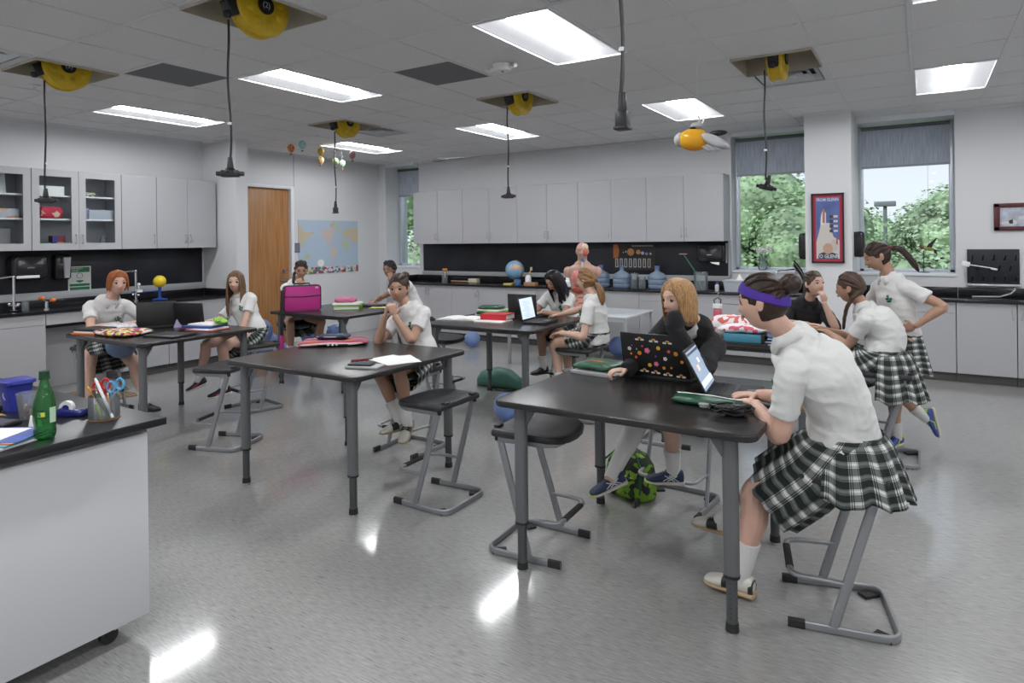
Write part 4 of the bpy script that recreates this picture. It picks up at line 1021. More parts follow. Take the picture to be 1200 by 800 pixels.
    bend = V(q.get('bend', (0, 0, 0)))
    chain(c, [Pv - V((0, 0, drop)) - sp*drop*.5, Pv + sp*.05*s, mid1 + bend, mid2 + bend*.9, Ch - sp*.035*s, Ch + sp*.028*s, Ch.lerp(nh, .24) + sp*.016*s, Ch.lerp(nh, .35) + sp*.014*s], [(.148*s*wide*w0, .122*s*w0), (.145*s*wide*w0, .122*s*w0), (.126*s*wide*w0, .112*s*w0), (.146*s*wide*w0, .116*s*w0), (.150*s*wide, .098*s), (.116*s*wide, .080*s), (.078*s, .066*s), (.056*s, .054*s)], 24, up=fw)
    for sd, nm in ((1, 'R'), (-1, 'L')):
        sh, el, w = J['sh'+nm], J['el'+nm], J['w'+nm]
        if sl < 1: chain(c, [Ch + rt*sd*.06*s - sp*.02, sh - rt*sd*.004, sh.lerp(el, sl*.5), sh.lerp(el, sl), sh.lerp(el, sl+.06)], [.058*s, .057*s, .053*s, .056*s, .058*s], 18)
        else:
            end = w + (w-el).normalized()*q.get('slv_over'+nm, .0)
            chain(c, [Ch + rt*sd*.06*s - sp*.02, sh - rt*sd*.002, sh.lerp(el, .5), el, el.lerp(w, .5), end], [.064*s, .066*s, .058*s, .051*s, .046*s, .040*s], 18)
            if q.get('cover'+nm): c.ball(w + V(q['hd'+nm]).normalized()*.055, (.048, .048, .062), 14, 10)
    sh_o = remesh(c, q.get('topname', 'polo_shirt'), mt, t, max(vox*1.15, .0065), 3, fold=q.get('fold', .0055)*s, fscale=8.5, seed=hash(name_lab) % 17 if False else len(name_lab) % 17)
    # collar
    cm = q.get('collarm', mt); cc = MB(); R = []
    cb = Ch + sp*.048*s; nd = (nh-nb).normalized()
    for j, (dz, k) in enumerate(((.0, .069), (.022, .063), (.026, .066), (.018, .073), (-.012, .086))):
        pass
    cb = Ch.lerp(nh, .34) + sp*.010*s; cpr = ((.0, .056), (.024, .055), (.028, .059), (.014, .068), (-.016, .084))
    for j, (dz, k) in enumerate(cpr):
        ring = []
        for i in range(22):
            a = radians(22 + 316*i/21); v = fw*cos(a) + rt*sin(a)
            open_ = max(0, cos(a)); ring.append(cb + nd*dz*s + v*k*s*(1+.0*open_) - sp*.050*s*max(0, cos(a)-.15)*(1.35 if j == 4 else 1) + fw*.010*s)
        R.append(ring)
    cc.rings(R, (False, False), closed=False); co = cc.build('collar', cm, sh_o, world=False, smooth=60); co.data.transform(full(t).inverted())
    md = co.modifiers.new('thick', 'SOLIDIFY'); md.thickness = .003
    if q.get('logo', 1):
        lc = Ch - sp*.10*s - rt*.070*s*wide + fw*.118*s
        g = MB()
        for (a, b) in ((0, .010), (.020, .004), (-.020, .004), (.008, -.014), (-.010, -.012), (0, .026)): g.ball(lc + rt*a + sp*b - fw*abs(a)*.25, (.009, .009, .004) if False else .009, 8, 6)
        g.build('school_emblem', mat('emblem_green', (.02, .14, .06), .7), sh_o, kind='stuff').data.transform(full(t).inverted())
    # skirt
    if q.get('skirt', 1):
        L = q.get('sklen', .60); ksz = q.get('skw', 1.); sit = q.get('sit', 1)
        mk = (J['knR']+J['knL'])/2; n = 96; R = []; vl = []; hd = q.get('skdrop', .06); fl = q.get('flare', 1.)
        N = 11
        for k in range(N):
            f = k/(N-1)
            if sit:
                ax = (mk-Pv); ctr = Pv + V((0, 0, .055*s)) + (ax*L)*f**1.15 - V((0, 0, .055*s))*min(1, f*2.2) - V((0, 0, hd*.5))*f
                T = (V((0, 0, -1)).lerp(ax.normalized(), min(1, f*1.7))).normalized()
                half = lerp(.152*s*wide, .5*(J['knR']-J['knL']).length*L*.9+.108*s, min(1, f*1.4))*ksz*lerp(1, fl, f)
                hh = lerp(.132*s, .100*s + hd*.5, min(1, f*1.5))
            else:
                ctr = Pv + V((0, 0, .06)) - V((0, 0, 1))*q.get('skh', .36)*f + hf*.0; T = V((0, 0, -1))
                half = lerp(.130*s, .215*s*fl, f**.9)*ksz; hh = lerp(.105*s, .185*s*fl, f**.9)
            across = hr; nn = across.cross(T).normalized(); ring = []
            for i in range(n):
                a = 2*pi*i/n; pl = 1 + (.010 + .045*f)*(abs(((i*16/n) % 1)*2-1)-.5)*2*.8
                ring.append(ctr + across*cos(a)*half*pl + nn*sin(a)*hh*pl + T*.010*sin(a*5+1)*f)
            R.append(ring); vl.append(f*q.get('skv', 4.))
        sk = MB(); sk.rings(R, (False, False), uv=True, vlen=[v for v in vl])
        so = sk.build('plaid_skirt', q.get('skm', m_plaid), t, world=True, smooth=70)
        md = so.modifiers.new('thick', 'SOLIDIFY'); md.thickness = .003; md.offset = 0
        if sit and q.get('drape'):      # cloth hanging over the back of the seat
            dr = q['drape']; R = []; vl = []
            for k in range(9):
                f = k/8; ring = []
                for i in range(61):
                    a = radians(-10 + 200*i/60); r1 = .165*s + dr.get('out', .10)*f**.6; r2 = .15*s + dr.get('back', .14)*f**.6
                    pl = 1 + .06*f*sin(i*1.05)*1.0
                    ring.append(Pv + V((0, 0, .06)) + hr*cos(a)*r1*pl - hf*sin(a)*r2*pl - V((0, 0, 1))*(dr.get('len', .26)*f**.9 + .015*f*sin(i*.5)) + hf*.02)
                R.append(ring); vl.append(f*dr.get('v', 3.))
            dk = MB(); dk.rings(R, (False, False), closed=False, uv=True, vlen=vl); do = dk.build('skirt_back_drape', q.get('skm', m_plaid), so, world=False, smooth=70); do.data.transform(full(t).inverted())
            md = do.modifiers.new('thick', 'SOLIDIFY'); md.thickness = .003
    # socks and shoes
    for nm in ('R', 'L'):
        kn, an = J['kn'+nm], J['an'+nm]; h = q.get('sock'+nm, q.get('sock', .35)); lg = q.get('leg', 1.); e = (an-kn).normalized()
        back = -(hf - e*hf.dot(e)).normalized() if abs(e.dot(hf)) < .98 else V((0, 0, -1))
        sb = MB(); P = [kn.lerp(an, 1-h), kn.lerp(an, 1-h*.6), kn.lerp(an, 1-h*.3), an, an + e*.03*s]
        def rad(f):
            T_ = ((0, .054), (.32, .058), (.5, .052), (.7, .042), (1, .034))
            for (a_, b_), (c_, d_) in zip(T_, T_[1:]):
                if f <= c_: return lerp(b_, d_, (f-a_)/(c_-a_))*s*lg + .004
            return .036
        chain(sb, P, [rad(1-h), rad(1-h*.6), rad(1-h*.3), .039*s, .036*s], 16)
        sb.build('sock', m_sock, t, world=True, smooth=60)
        shoe(t, an, q['toe'+nm], q['shoe'], .95*s*q.get('shs', 1.), q.get('ftup'+nm, (0, 0, 1)))
    hair(t, F, q['hair'], q['hairm'], q.get('hs_', {}), vox=min(vox, .006), seed=len(name_lab))
    return t, J, F, dict(sp=sp, fw=fw, rt=rt, Ch=Ch, shirt=sh_o)
H_ = dict(red=hairmat('hair_copper', (.30, .085, .022)), lbrown=hairmat('hair_light_brown', (.13, .075, .040)), dbrown=hairmat('hair_dark_brown', (.035, .020, .014)), black=hairmat('hair_black', (.008, .007, .008)),
          brown=hairmat('hair_brown', (.06, .034, .022)), dblond=hairmat('hair_dark_blonde', (.23, .125, .055)), blond=hairmat('hair_honey_blonde', (.36, .20, .085)))
for st_, loc_, rz_ in (('dark side braid', (-6.50, 5.36), -35), ('resting her cheek', (-5.38, 6.27), -95), ('dark-haired girl typing', (-3.20, 6.17), -90), ('dark jacket resting', (-.90, 6.27), -85), ('braided girl in the white polo', (-.24, 5.42), 180), ('redhaired', (-6.72, 3.25), 0)):
    for o_ in COL.objects:
        if o_.parent is None and o_.name.startswith('lab_stool') and st_ in o_['label']: o_.location = (*loc_, 0); o_.rotation_euler.z = radians(rz_)
GP = 'students in the classroom'
# nearest girl, purple headband
P9 = person('girl with purple headband and plaid skirt leaning over the nearest table', GP, base=(-.30, 3.05, 0), pelvis=(-.27, 3.07, .725), chest=(-.45, 2.95, 1.13), head=(-.565, 2.88, 1.325), fwd=(-1, .05, .0), hfwd=(-1, .1, 0), face=(-1, .12, -.12), s=1.03, wide=1.10, skin='pink', vox=.0045,
  handL=(-.64, 3.03, .862), hdL=(-.6, .7, -.05), pnL=(0, 0, -1), elbL=(.3, -.5, -1), handR=(-.66, 3.20, .862), hdR=(-.9, -.4, 0), footL=(-.70, 3.00, .095), footR=(-.97, 3.37, .095), knL=(-.3, 0, 1), knR=(-.4, 0, 1), toeL=(-1, .15, 0), toeR=(-.95, .2, 0), shoe='saddle', sock=.42, belly=.03,
  hair='bun', hairm=H_['dbrown'], hs_=dict(g=(0, -.10, .055), r=.042), sklen=.86, skw=1.05, skdrop=.12, drape=dict(len=.25, out=.04, back=.10, v=2.6), loose=1.06, fold=.007, arm=1.15, leg=1.12, sleeve=.62, bend=(.05, 0, .02))
P8 = person('blonde girl in black jacket with sleeve over her mouth, at the sticker laptop', GP, base=(-1.22, 3.85, 0), pelvis=(-1.20, 3.90, .725), chest=(-1.09, 3.66, 1.08), head=(-1.125, 3.50, 1.265), fwd=(-.2, -1, 0), hfwd=(-.1, -1, 0), face=(-.50, -.86, -.08), s=.97, skin='fair', vox=.0050,
  handR=(-1.37, 3.36, .885), hdR=(-.75, -.6, -.05), elbR=(-.7, .2, -.6), curlR=.9, handL=(-1.105, 3.405, 1.10), hdL=(-.25, .05, 1), elbL=(.6, -.2, -1), coverL=1, footR=(-1.44, 3.30, .32), footL=(-1.20, 3.60, .29), knR=(.1, -.4, 1), knL=(0, -.5, 1), toeR=(-.75, -.55, -.35), toeL=(-.9, -.42, .02), shoe='runner_blue', sockR=.92, sockL=.36,
  top=m_jack, topname='fleece_jacket', sleeve=1, slv_overR=.01, slv_overL=.05, collarm=m_polo, hair='bob', hairm=H_['blond'], hs_=dict(fall=-.135, part=.02), fold=.006, logo=1, sklen=.8, skw=1.05)
P7 = person('girl in profile with loose dark-blonde ponytail, at the right end of the red-book table', GP, base=(-2.55, 5.34, 0), pelvis=(-2.47, 5.34, .725), chest=(-2.47, 5.30, 1.045), head=(-2.535, 5.29, 1.232), fwd=(-1, -.1, 0), face=(-1, .1, -.05), s=.94, skin='fair',
  handL=(-2.70, 5.10, .78), hdL=(-1, .1, -.25), elbL=(.4, -.3, -1), handR=(-2.93, 5.50, .88), hdR=(-1, .25, -.1), elbR=(0, .5, -1), footL=(-2.76, 5.20, .29), footR=(-2.78, 5.44, .29), knL=(-1, 0, .7), knR=(-1, 0, .7), toeL=(-1, 0, -.1), toeR=(-1, 0, -.1), shoe='runner_pink', sock=.32,
  hair='pony', hairm=H_['dblond'], hs_=dict(g=(0, -.10, -.01), tail=[(0, -.135, -.08), (.0, -.15, -.17), (0, -.16, -.24)], w=.022), sklen=.62, skw=1.05)
P6 = person('dark-haired girl looking down and typing at the far side of the red-book table', GP, base=(-3.2, 6.12, 0), pelvis=(-3.20, 6.17, .725), chest=(-3.20, 6.02, 1.03), head=(-3.175, 5.87, 1.185), fwd=(-.1, -1, 0), face=(-.30, -.75, -.50), gaze=(-.3, -.6, -.8), s=.94, skin='tan',
  handR=(-3.36, 5.73, .875), hdR=(-.4, -.9, -.15), elbR=(-.6, .2, -.7), handL=(-3.22, 5.70, .875), hdL=(-.5, -.8, -.15), elbL=(.8, .1, -.6), footR=(-3.32, 5.88, .29), footL=(-3.12, 5.90, .29), knR=(0, -1, .6), knL=(0, -1, .6), toeR=(-.4, -.9, 0), toeL=(.1, -1, 0), shoe='black', sock=.35,
  hair='long', hairm=H_['black'], hs_=dict(fall=-.26, front=.04, endx=1.0), sklen=.7)
P5 = person('girl with dark bun resting chin on fists and looking at the camera', GP, base=(-3.33, 3.90, 0), pelvis=(-3.30, 3.93, .725), chest=(-3.375, 3.88, 1.05), head=(-3.425, 3.82, 1.235), fwd=(.05, -1, 0), face=(.42, -.90, -.04), gaze=(.62, -.78, .02), s=.96, skin='tan', vox=.0058,
  handR=(-3.435, 3.675, 1.045), hdR=(.35, .0, 1), pnR=(.5, .6, 0), curlR=1.5, elbR=(-.3, -.3, -1), handL=(-3.345, 3.675, 1.045), hdL=(-.35, 0, 1), pnL=(-.5, .6, 0), curlL=1.5, elbL=(.5, -.2, -1), footR=(-3.24, 3.60, .30), footL=(-3.12, 3.55, .31), knR=(-.4, -1, .8), knL=(-.1, -1, .8), toeR=(-.45, -.85, -.1), toeL=(.35, -.85, -.35), shoe='saddle', sock=.40,
  hair='bun', hairm=H_['dbrown'], hs_=dict(g=(-.03, -.065, .088), r=.036), sklen=.80, skw=1.12, skdrop=.10)
P4 = person('girl resting her cheek on one hand and holding a pink highlighter', GP, base=(-5.38, 6.22, 0), pelvis=(-5.36, 6.28, .725), chest=(-5.47, 6.18, 1.06), head=(-5.585, 6.06, 1.262), fwd=(-.4, -.9, 0), hfwd=(-.1, -1, 0), face=(.16, -.96, -.16), gaze=(-.3, -.8, -.3), s=.95, skin='brown',
  handL=(-5.475, 5.955, 1.10), hdL=(-.1, .08, 1), pnL=(-.8, .3, .1), curlL=.25, elbL=(.3, -.6, -1), handR=(-5.66, 5.86, .873), hdR=(.3, -.9, -.1), curlR=.9, elbR=(-1, .3, -.3), footR=(-5.5, 5.95, .29), footL=(-5.3, 5.95, .29), knR=(0, -1, .6), knL=(0, -1, .6), toeR=(0, -1, 0), toeL=(0, -1, 0), shoe='black', sock=.35,
  hair='bun', hairm=H_['black'], hs_=dict(g=(0, -.105, -.02), r=.034), sklen=.72)
P3 = person('girl with a dark side braid behind the pink laptop bag, hand at her chin', GP, base=(-6.48, 5.36, 0), pelvis=(-6.50, 5.37, .725), chest=(-6.42, 5.34, 1.075), head=(-6.325, 5.325, 1.280), fwd=(.75, -.65, 0), face=(.72, -.58, -.30), gaze=(.6, -.6, -.6), s=.98, skin='tan',
  handL=(-6.225, 5.235, 1.085), hdL=(-.35, -.05, 1), pnL=(-.7, .6, 0), curlL=1.1, elbL=(.5, .2, -1), handR=(-6.14, 4.98, .875), hdR=(.9, .4, 0), elbR=(-.3, -.6, -1), footR=(-6.26, 5.10, .29), footL=(-6.12, 5.34, .29), knR=(.7, -.5, .7), knL=(.9, 0, .7), toeR=(.7, -.7, 0), toeL=(.9, -.3, 0), shoe='black', sock=.3,
  hair='braid', hairm=H_['dbrown'], hs_=dict(g=(.03, -.10, -.03), tail=[(.085, -.05, -.075), (.095, .03, -.14), (.09, .05, -.22), (.085, .055, -.31)], w=.013), sklen=.66, skdrop=.12)
P2 = person('girl with long straight brown hair and crossed legs at the far black laptop', GP, base=(-5.62, 4.08, 0), pelvis=(-5.60, 4.12, .725), chest=(-5.71, 4.06, 1.045), head=(-5.715, 4.01, 1.222), fwd=(.15, -1, 0), face=(.62, -.77, -.04), gaze=(.8, -.5, 0), s=.94, skin='fair',
  handR=(-5.66, 3.74, .885), hdR=(-.2, -1, -.1), elbR=(-.8, .2, -.6), handL=(-5.52, 3.86, .62), hdL=(-.5, -.6, -.5), elbL=(1, .3, -.2), footR=(-5.98, 3.78, .28), footL=(-5.50, 3.72, .27), knR=(0, -.6, 1), knL=(-.4, -.6, .9), toeR=(-.7, -.6, -.35), toeL=(-.3, -.9, -.1), shoe='runner_pink', sock=.20,
  hair='long', hairm=H_['lbrown'], hs_=dict(fall=-.36, front=.05, endx=1.05, endy=.5), sklen=.55, skw=1.1, skdrop=.12)
P1 = person('redhaired girl leaning on her forearms before the black laptop at far left', GP, base=(-6.72, 3.25, 0), pelvis=(-6.74, 3.26, .725), chest=(-6.53, 3.22, 1.045), head=(-6.385, 3.235, 1.247), fwd=(1, -.25, 0), hfwd=(1, -.05, 0), face=(.98, -.22, -.08), gaze=(1, .05, -.05), s=1.0, wide=1.05, skin='pink',
  handR=(-6.27, 3.20, .875), hdR=(.3, .9, 0), elbR=(-.2, -1, -.6), handL=(-6.24, 3.34, .880), hdL=(.35, -.9, 0), elbL=(0, 1, -.6), footR=(-6.42, 2.99, .095), footL=(-6.28, 3.42, .095), knR=(.5, -.3, 1), knL=(.5, .3, 1), toeR=(.9, -.3, 0), toeL=(.9, .3, 0), shoe='black', sock=.3, leg=1.08,
  hair='bob', hairm=H_['red'], hs_=dict(fall=-.075, part=0), sklen=.66, skw=1.1, skdrop=.12)
P10 = person('girl in dark jacket resting chin on hand and gazing up to the right', GP, base=(-.88, 6.22, 0), pelvis=(-.90, 6.27, .725), chest=(-.84, 6.18, 1.00), head=(-.785, 6.10, 1.190), fwd=(.15, -1, 0), face=(.75, -.62, .12), gaze=(.9, -.3, .4), s=.95, skin='fair',
  handL=(-.695, 6.00, 1.045), hdL=(-.15, .05, 1), pnL=(-.7, .5, 0), curlL=1.3, elbL=(.5, -.3, -1), handR=(-.80, 5.88, .872), hdR=(1, -.15, 0), elbR=(-1, -.2, -.4), footR=(-.98, 5.95, .29), footL=(-.8, 5.95, .29), knR=(0, -1, .6), knL=(0, -1, .6), toeR=(0, -1, 0), toeL=(0, -1, 0), shoe='black', sock=.3,
  top=m_jack, topname='dark_jacket', collarm=m_jack, sleeve=.9, hair='pony', hairm=H_['brown'], hs_=dict(g=(-.02, -.10, .03), tail=[(-.03, -.13, -.04), (-.04, -.13, -.14), (-.05, -.12, -.22)], w=.02), logo=0)
P11 = person('girl with a front braid and white polo leaning over the rear right table', GP, base=(-.24, 5.42, 0), pelvis=(-.22, 5.42, .725), chest=(-.345, 5.43, 1.035), head=(-.45, 5.42, 1.215), fwd=(-1, 0, 0), face=(-.97, .2, -.12), s=1.0, wide=1.06, skin='tan', vox=.006,
  handL=(-.63, 5.50, .875), hdL=(-.7, .7, 0), elbL=(.3, -.5, -1), handR=(-.70, 5.66, .875), hdR=(-.8, .3, 0), elbR=(0, .6, -1), footL=(-.46, 5.34, .29), footR=(-.46, 5.50, .29), knL=(-1, 0, .6), knR=(-1, 0, .6), toeL=(-1, 0, 0), toeR=(-1, 0, 0), shoe='black', sock=.3, bend=(.05, 0, .02), loose=1.08,
  hair='braid', hairm=H_['brown'], hs_=dict(g=(-.03, -.09, -.02), tail=[(-.075, -.03, -.07), (-.08, .02, -.14), (-.07, .05, -.22), (-.06, .07, -.30)], w=.015), sklen=.8, skw=1.12, skdrop=.14, drape=dict(len=.34, out=.10, back=.12, v=3))
P12 = person('standing dark-haired girl with ponytail and one hand on her hip', GP, base=(-.14, 5.74, 0), pelvis=(-.13, 5.73, .845), chest=(-.195, 5.70, 1.235), head=(-.285, 5.675, 1.440), fwd=(-.72, -.68, 0), hfwd=(-.8, -.5, 0), face=(-.88, -.28, -.38), gaze=(-.8, -.2, -.6), s=.97, skin='tan', vox=.006,
  handL=(-.045, 5.57, .935), hdL=(-.85, .25, -.25), pnL=(-.3, .9, 0), curlL=.4, elbL=(1, -.1, .1), handR=(-.36, 5.80, .88), hdR=(-.3, 0, -1), elbR=(-.2, 1, 0), footL=(-.175, 5.69, .095), footR=(.005, 5.88, .215), knL=(-.9, -.4, .1), knR=(-.5, -.2, .3), toeL=(-.45, -.9, 0), toeR=(.18, -.05, -.95), ftupR=(-.95, -.25, -.15), shoe='runner_lime', sock=.28, sit=0, skh=.33,
  hair='pony', hairm=H_['dbrown'], hs_=dict(g=(0, -.10, .03), tail=[(0, -.15, .01), (0, -.19, -.06), (0, -.21, -.15), (.0, -.22, -.22)], w=.018), hem=.0)
# headband of the nearest girl, hair ties, watch
def ring_on(P, mat_, name, pts, r, lab=None):
    t, J, F, D = P; return MB().tube([F @ V(p) for p in pts], r, 8, closed=False).build(name, mat_, t, world=True, label=lab)
t, J, F, D = P9; R = []
for k in range(40):
    a = 2*pi*k/40; c, s_ = cos(a), sin(a); x, y = c*.0855, s_*.108
    zc = .036 + .040*s_; n_ = V((c, s_, .25)).normalized(); ring = []
    for o, h in ((-.020, -.003), (-.018, .004), (.0, .006), (.018, .004), (.020, -.004)):
        z = zc+o; q = sqrt(max(.1, 1-(z/.128)**2)); ring.append(F @ (V((c*.0835*q, s_*.103*q-.001, z)) + n_*h))
    R.append(ring)
R.append(R[0])
MB().rings(R, (False, False)).build('headband', mat('purple_knit', (.075, .03, .30), .85, bump=.4, bscale=300), t, world=True)
for P, c in ((P12, (.25, .02, .06)), (P7, (.05, .05, .05))):
    g = V(P is P12 and (0, -.108, .03) or (0, -.108, -.01)); MB().ball(P[2] @ g, .020, 10, 8).build('hair_tie', mat('tie_%d' % int(c[0]*100), c, .7), P[0], world=True)
t, J, F, D = P1; w_ = J['wR']; MB().cyl(w_-V((.0, .012, 0)), w_+V((.0, .012, 0)), .029, n=16).build('wrist_band', m_black, t, world=True)
t, J, F, D = P6; w_ = J['wR']; e_ = (J['wR']-J['elR']).normalized(); MB().cyl(w_-e_*.02, w_-e_*.005, .028, n=16).build('wrist_band', m_black, t, world=True)
# scarf / dark vest panel of the typing girl
# ---------------------------------------------------------------- things on the tables
TZ = TH
def cm(n, c, r=.6, **k): return mat(n, c, r, **k)
def soft(mb, c, d, rz=0, n=10, puff=1.0, amp=.004, seed=0):
    """pillow-like soft case d=(x,y,z) resting at c (base centre)"""
    M = Matrix.Translation(c) @ Matrix.Rotation(rz, 4, 'Z'); R = []
    for k in range(n*2+1):
        f = k/(n*2); a = pi*f; zc = (1-cos(a))/2; e = sin(a)**.45 if 0 < f < 1 else .0
        ring = []
        for i in range(28):
            t = 2*pi*i/28; ct, stt = cos(t), sin(t); x = abs(ct)**.35*(1 if ct > 0 else -1); y = abs(stt)**.35*(1 if stt > 0 else -1)
            w = 1 + .03*sin(3*t+seed)
            ring.append(M @ V((x*d[0]/2*max(e, .02)*w, y*d[1]/2*max(e, .02)*w, zc*d[2] + amp*sin(x*5+y*7+seed)*e)))
        R.append(ring)
    mb.rings(R); return mb
def slab(name, lab, cat, c, d, rz, m, group=None, bevel=.002):
    o = MB().box((0, 0, d[2]/2), d).build(name, m, None, bevel=bevel); place(o, c, rz); return tag(o, lab, cat, group)
def laptop(lab, c, rz, W, D, ang, stick=False, screen=None, group='laptops on the tables'):
    """c = base centre; opens toward local -y, hinge at +y; ang = lid angle back from vertical"""
    t = thing('laptop', lab, 'laptop', c, rz, group); mk = cm('laptop_black', (.012, .012, .013), .42); th = .022
    MB().box((0, 0, th/2), (W, D, th)).build('base', mk, t, bevel=.004)
    kb = MB(); m_key = cm('laptop_key', (.03, .03, .032) if screen is None else (.10, .10, .11), .5)
    for r in range(5):
        for k in range(14): kb.box((-W/2+.025+(W-.05)*(k+.5)/14, D/2-.045-.019*r, th+.0015), ((W-.05)/14*.82, .0155, .003))
    kb.build('keyboard', m_key, t, kind='stuff')
    MB().box((0, -D/2+.045, th+.0005), (.09, .05, .001)).build('touchpad', cm('pad_grey', (.12, .12, .13), .4), t)
    M = Matrix.Translation((0, D/2-.004, th)) @ Matrix.Rotation(-ang, 4, 'X')
    lid = MB(); R3 = M.to_3x3(); lid.box(M @ V((0, .005, D*.48)), (W, .010, D*.96), R3); l = lid.build('lid', mk, t, bevel=.004)
    sm = cm('screen_dark', (.01, .01, .012), .15) if screen is None else screen
    MB().box(M @ V((0, -.0008, D*.48)), (W-.03, .001, D*.96-.03), R3).build('screen', sm, l)
    return t, l, M
t, l, M = laptop('open black laptop covered in flower, smiley and rainbow stickers', (-1.20, 3.44+.13, TZ), radians(180), .38, .25, radians(12))
# turned so the lid back faces the camera
t.location = (-1.225, 3.555, TZ); t.rotation_euler.z = radians(178)
rs = random.Random(5); lw, lh = .38, .24
def sticker(nm, mb, m): return mb.build(nm, m, l)
def sp(x, z, o=.0105): return M @ V((-x, o, z))
nrm = (M.to_3x3() @ V((0, 1, 0)))
cols = {'pink': (.75, .16, .38), 'yellow': (.80, .48, .03), 'orange': (.78, .25, .02), 'cream': (.75, .72, .62), 'green': (.25, .45, .10), 'purple': (.30, .08, .45), 'red': (.65, .10, .06)}
for k, (u, v, r, c, kind) in enumerate([(.40, .60, .016, 'pink', 'f'), (.52, .30, .014, 'pink', 'f'), (.13, .62, .011, 'cream', 'f'), (.66, .44, .011, 'cream', 'f'), (.28, .53, .012, 'orange', 's'), (.57, .68, .011, 'yellow', 's'), (.82, .58, .012, 'orange', 's'), (.42, .26, .011, 'yellow', 's'),
      (.22, .42, .008, 'red', 's'), (.72, .62, .009, 'red', 's'), (.33, .70, .006, 'red', 's'), (.86, .88, .006, 'pink', 's'), (.17, .70, .004, 'purple', 's'), (.52, .48, .005, 'purple', 's'), (.24, .62, .005, 'green', 's'), (.15, .50, .006, 'orange', 's'), (.74, .24, .006, 'orange', 's'), (.63, .22, .009, 'orange', 's'), (.90, .40, .009, 'orange', 's')]):
    p = sp((u-.5)*lw, v*lh); mb = MB(); cm_ = cm('sticker_'+c, cols[c], .4)
    if kind == 'f':
        for j in range(5):
            a = 2*pi*j/5; q = sp((u-.5)*lw+r*.6*cos(a), v*lh+r*.6*sin(a), .0108); mb.disc(q, r*.45, nrm, 10)
        o = sticker('flower_sticker', mb, cm_); MB().disc(sp((u-.5)*lw, v*lh, .0112), r*.28, nrm, 8).build('flower_centre', cm('sticker_yellow', cols['yellow'], .4) if c != 'cream' else m_black, l)
    else:
        mb.disc(sp((u-.5)*lw, v*lh, .0108), r, nrm, 14); sticker('round_sticker', mb, cm_)
        if c in ('yellow', 'orange') and r > .01: MB().disc(sp((u-.5)*lw-.003, v*lh+.003, .0113), .0014, nrm, 6).disc(sp((u-.5)*lw+.003, v*lh+.003, .0113), .0014, nrm, 6).tube([sp((u-.5)*lw+.005*cos(a), v*lh+.005*sin(a)-.001, .0113) for a in (pi*1.15, pi*1.35, pi*1.65, pi*1.85)], .0006, 4).build('smile', m_black, l, kind='stuff')
for (u, v) in [(.30, .86), (.51, .84), (.71, .82)] + [(.16, .14), (.33, .11), (.50, .09), (.68, .07), (.87, .055)]:
    x0, z0 = (u-.5)*lw, v*lh
    for j, cc in enumerate(((.70, .08, .05), (.80, .50, .04), (.20, .45, .12))):
        rr_ = .013-.003*j; MB().tube([sp(x0+rr_*cos(a), z0+rr_*sin(a), .0110) for a in [pi*q/6 for q in range(7)]], .0015, 4).build('rainbow_band', cm('rainbow_%d' % j, cc, .5), l)
    for s in (-1, 1): 
        cl = MB()
        for dx, rr_ in ((-.006, .005), (0, .006), (.006, .005)): cl.disc(sp(x0+s*.015+dx, z0-.001, .0114), rr_, nrm, 8)
        cl.build('cloud_sticker', cm('sticker_white', (.8, .8, .78), .4), l)
# laptop of the girl with the headband, screen visible edge-on
scr = cm('laptop_screen_lit', (.30, .38, .50), .2, emit=.45)
t, l, M2 = laptop('open silver-keyed laptop beside the girl with the purple headband', (-.79, 3.26, TZ), radians(-96), .31, .24, radians(28), screen=scr)
t.location = (-.775, 3.285, TZ); t.rotation_euler.z = radians(97)
for (x, z, w, h, c) in ((.0, .20, .27, .012, (.06, .07, .10)), (.0, .045, .27, .03, (.65, .72, .82)), (-.04, .12, .05, .03, (.75, .55, .45)), (.03, .15, .04, .025, (.8, .75, .7))):
    MB().box(M2 @ V((x, -.0016, z)), (w, .0006, h), M2.to_3x3()).build('window_on_screen', cm('scr_%.2f_%.2f' % (x, z), c, .3, emit=.45), l)
def pouch(lab, c, d, rz, m, name='pouch', cat='pouch', seed=0, amp=.004):
    o = MB(); soft(o, (0, 0, 0), d, 0, seed=seed, amp=amp); o = o.build(name, m, None, smooth=50); place(o, c, rz); return tag(o, lab, cat)
m_gvinyl = cm('green_vinyl', (.012, .075, .035), .28, bump=.5, bscale=25)
o = pouch('long dark green zip pouch lying in front of the silver-keyed laptop', (-.84, 3.03, TZ+.001), (.34, .13, .035), radians(-5), m_gvinyl, seed=1)
MB().tube([(-.16, .02, .034), (0, .03, .036), (.16, .02, .033)], .003, 5).build('zip', m_steel, o)
t = thing('charger_cable', 'tangled black charger cable with grey strap on the green pouch', 'cable', (-.72, 2.90, TZ))
rs = random.Random(11)
for q in range(3):
    P = []
    for k in range(60): a = k*.55+q; P.append((.075*cos(a)*(.6+.4*sin(k*.31))+.02*q, .042*sin(a*1.1)+.01*cos(k*.7), .012 + .032*abs(sin(k*.23+q)) ))
    MB().tube(P, .0038, 5).build('cable', m_black, t)
MB().tube([(-.10+.018*cos(a)*(1+.3*a/10), .0+.016*sin(a), .02+.004*a/3) for a in [k*.5 for k in range(26)]], .0055, 6).build('strap', cm('grey_strap', (.32, .32, .31), .6), t)
MB().box((.03, .0, .02), (.09, .05, .03)).build('power_brick', m_black, t, bevel=.006)
o = pouch('dark green zip pouch lying on a notebook at the left of the nearest table', (-1.59, 3.50, TZ+.020), (.26, .24, .040), radians(-10), m_gvinyl, seed=2)
for k in range(3): MB().box((-.04+.03*k, -.02, .0405), (.028, .02, .001), (0, 0, k)).build('printed_leaf', cm('print_orange', (.55, .14, .03), .5), o)
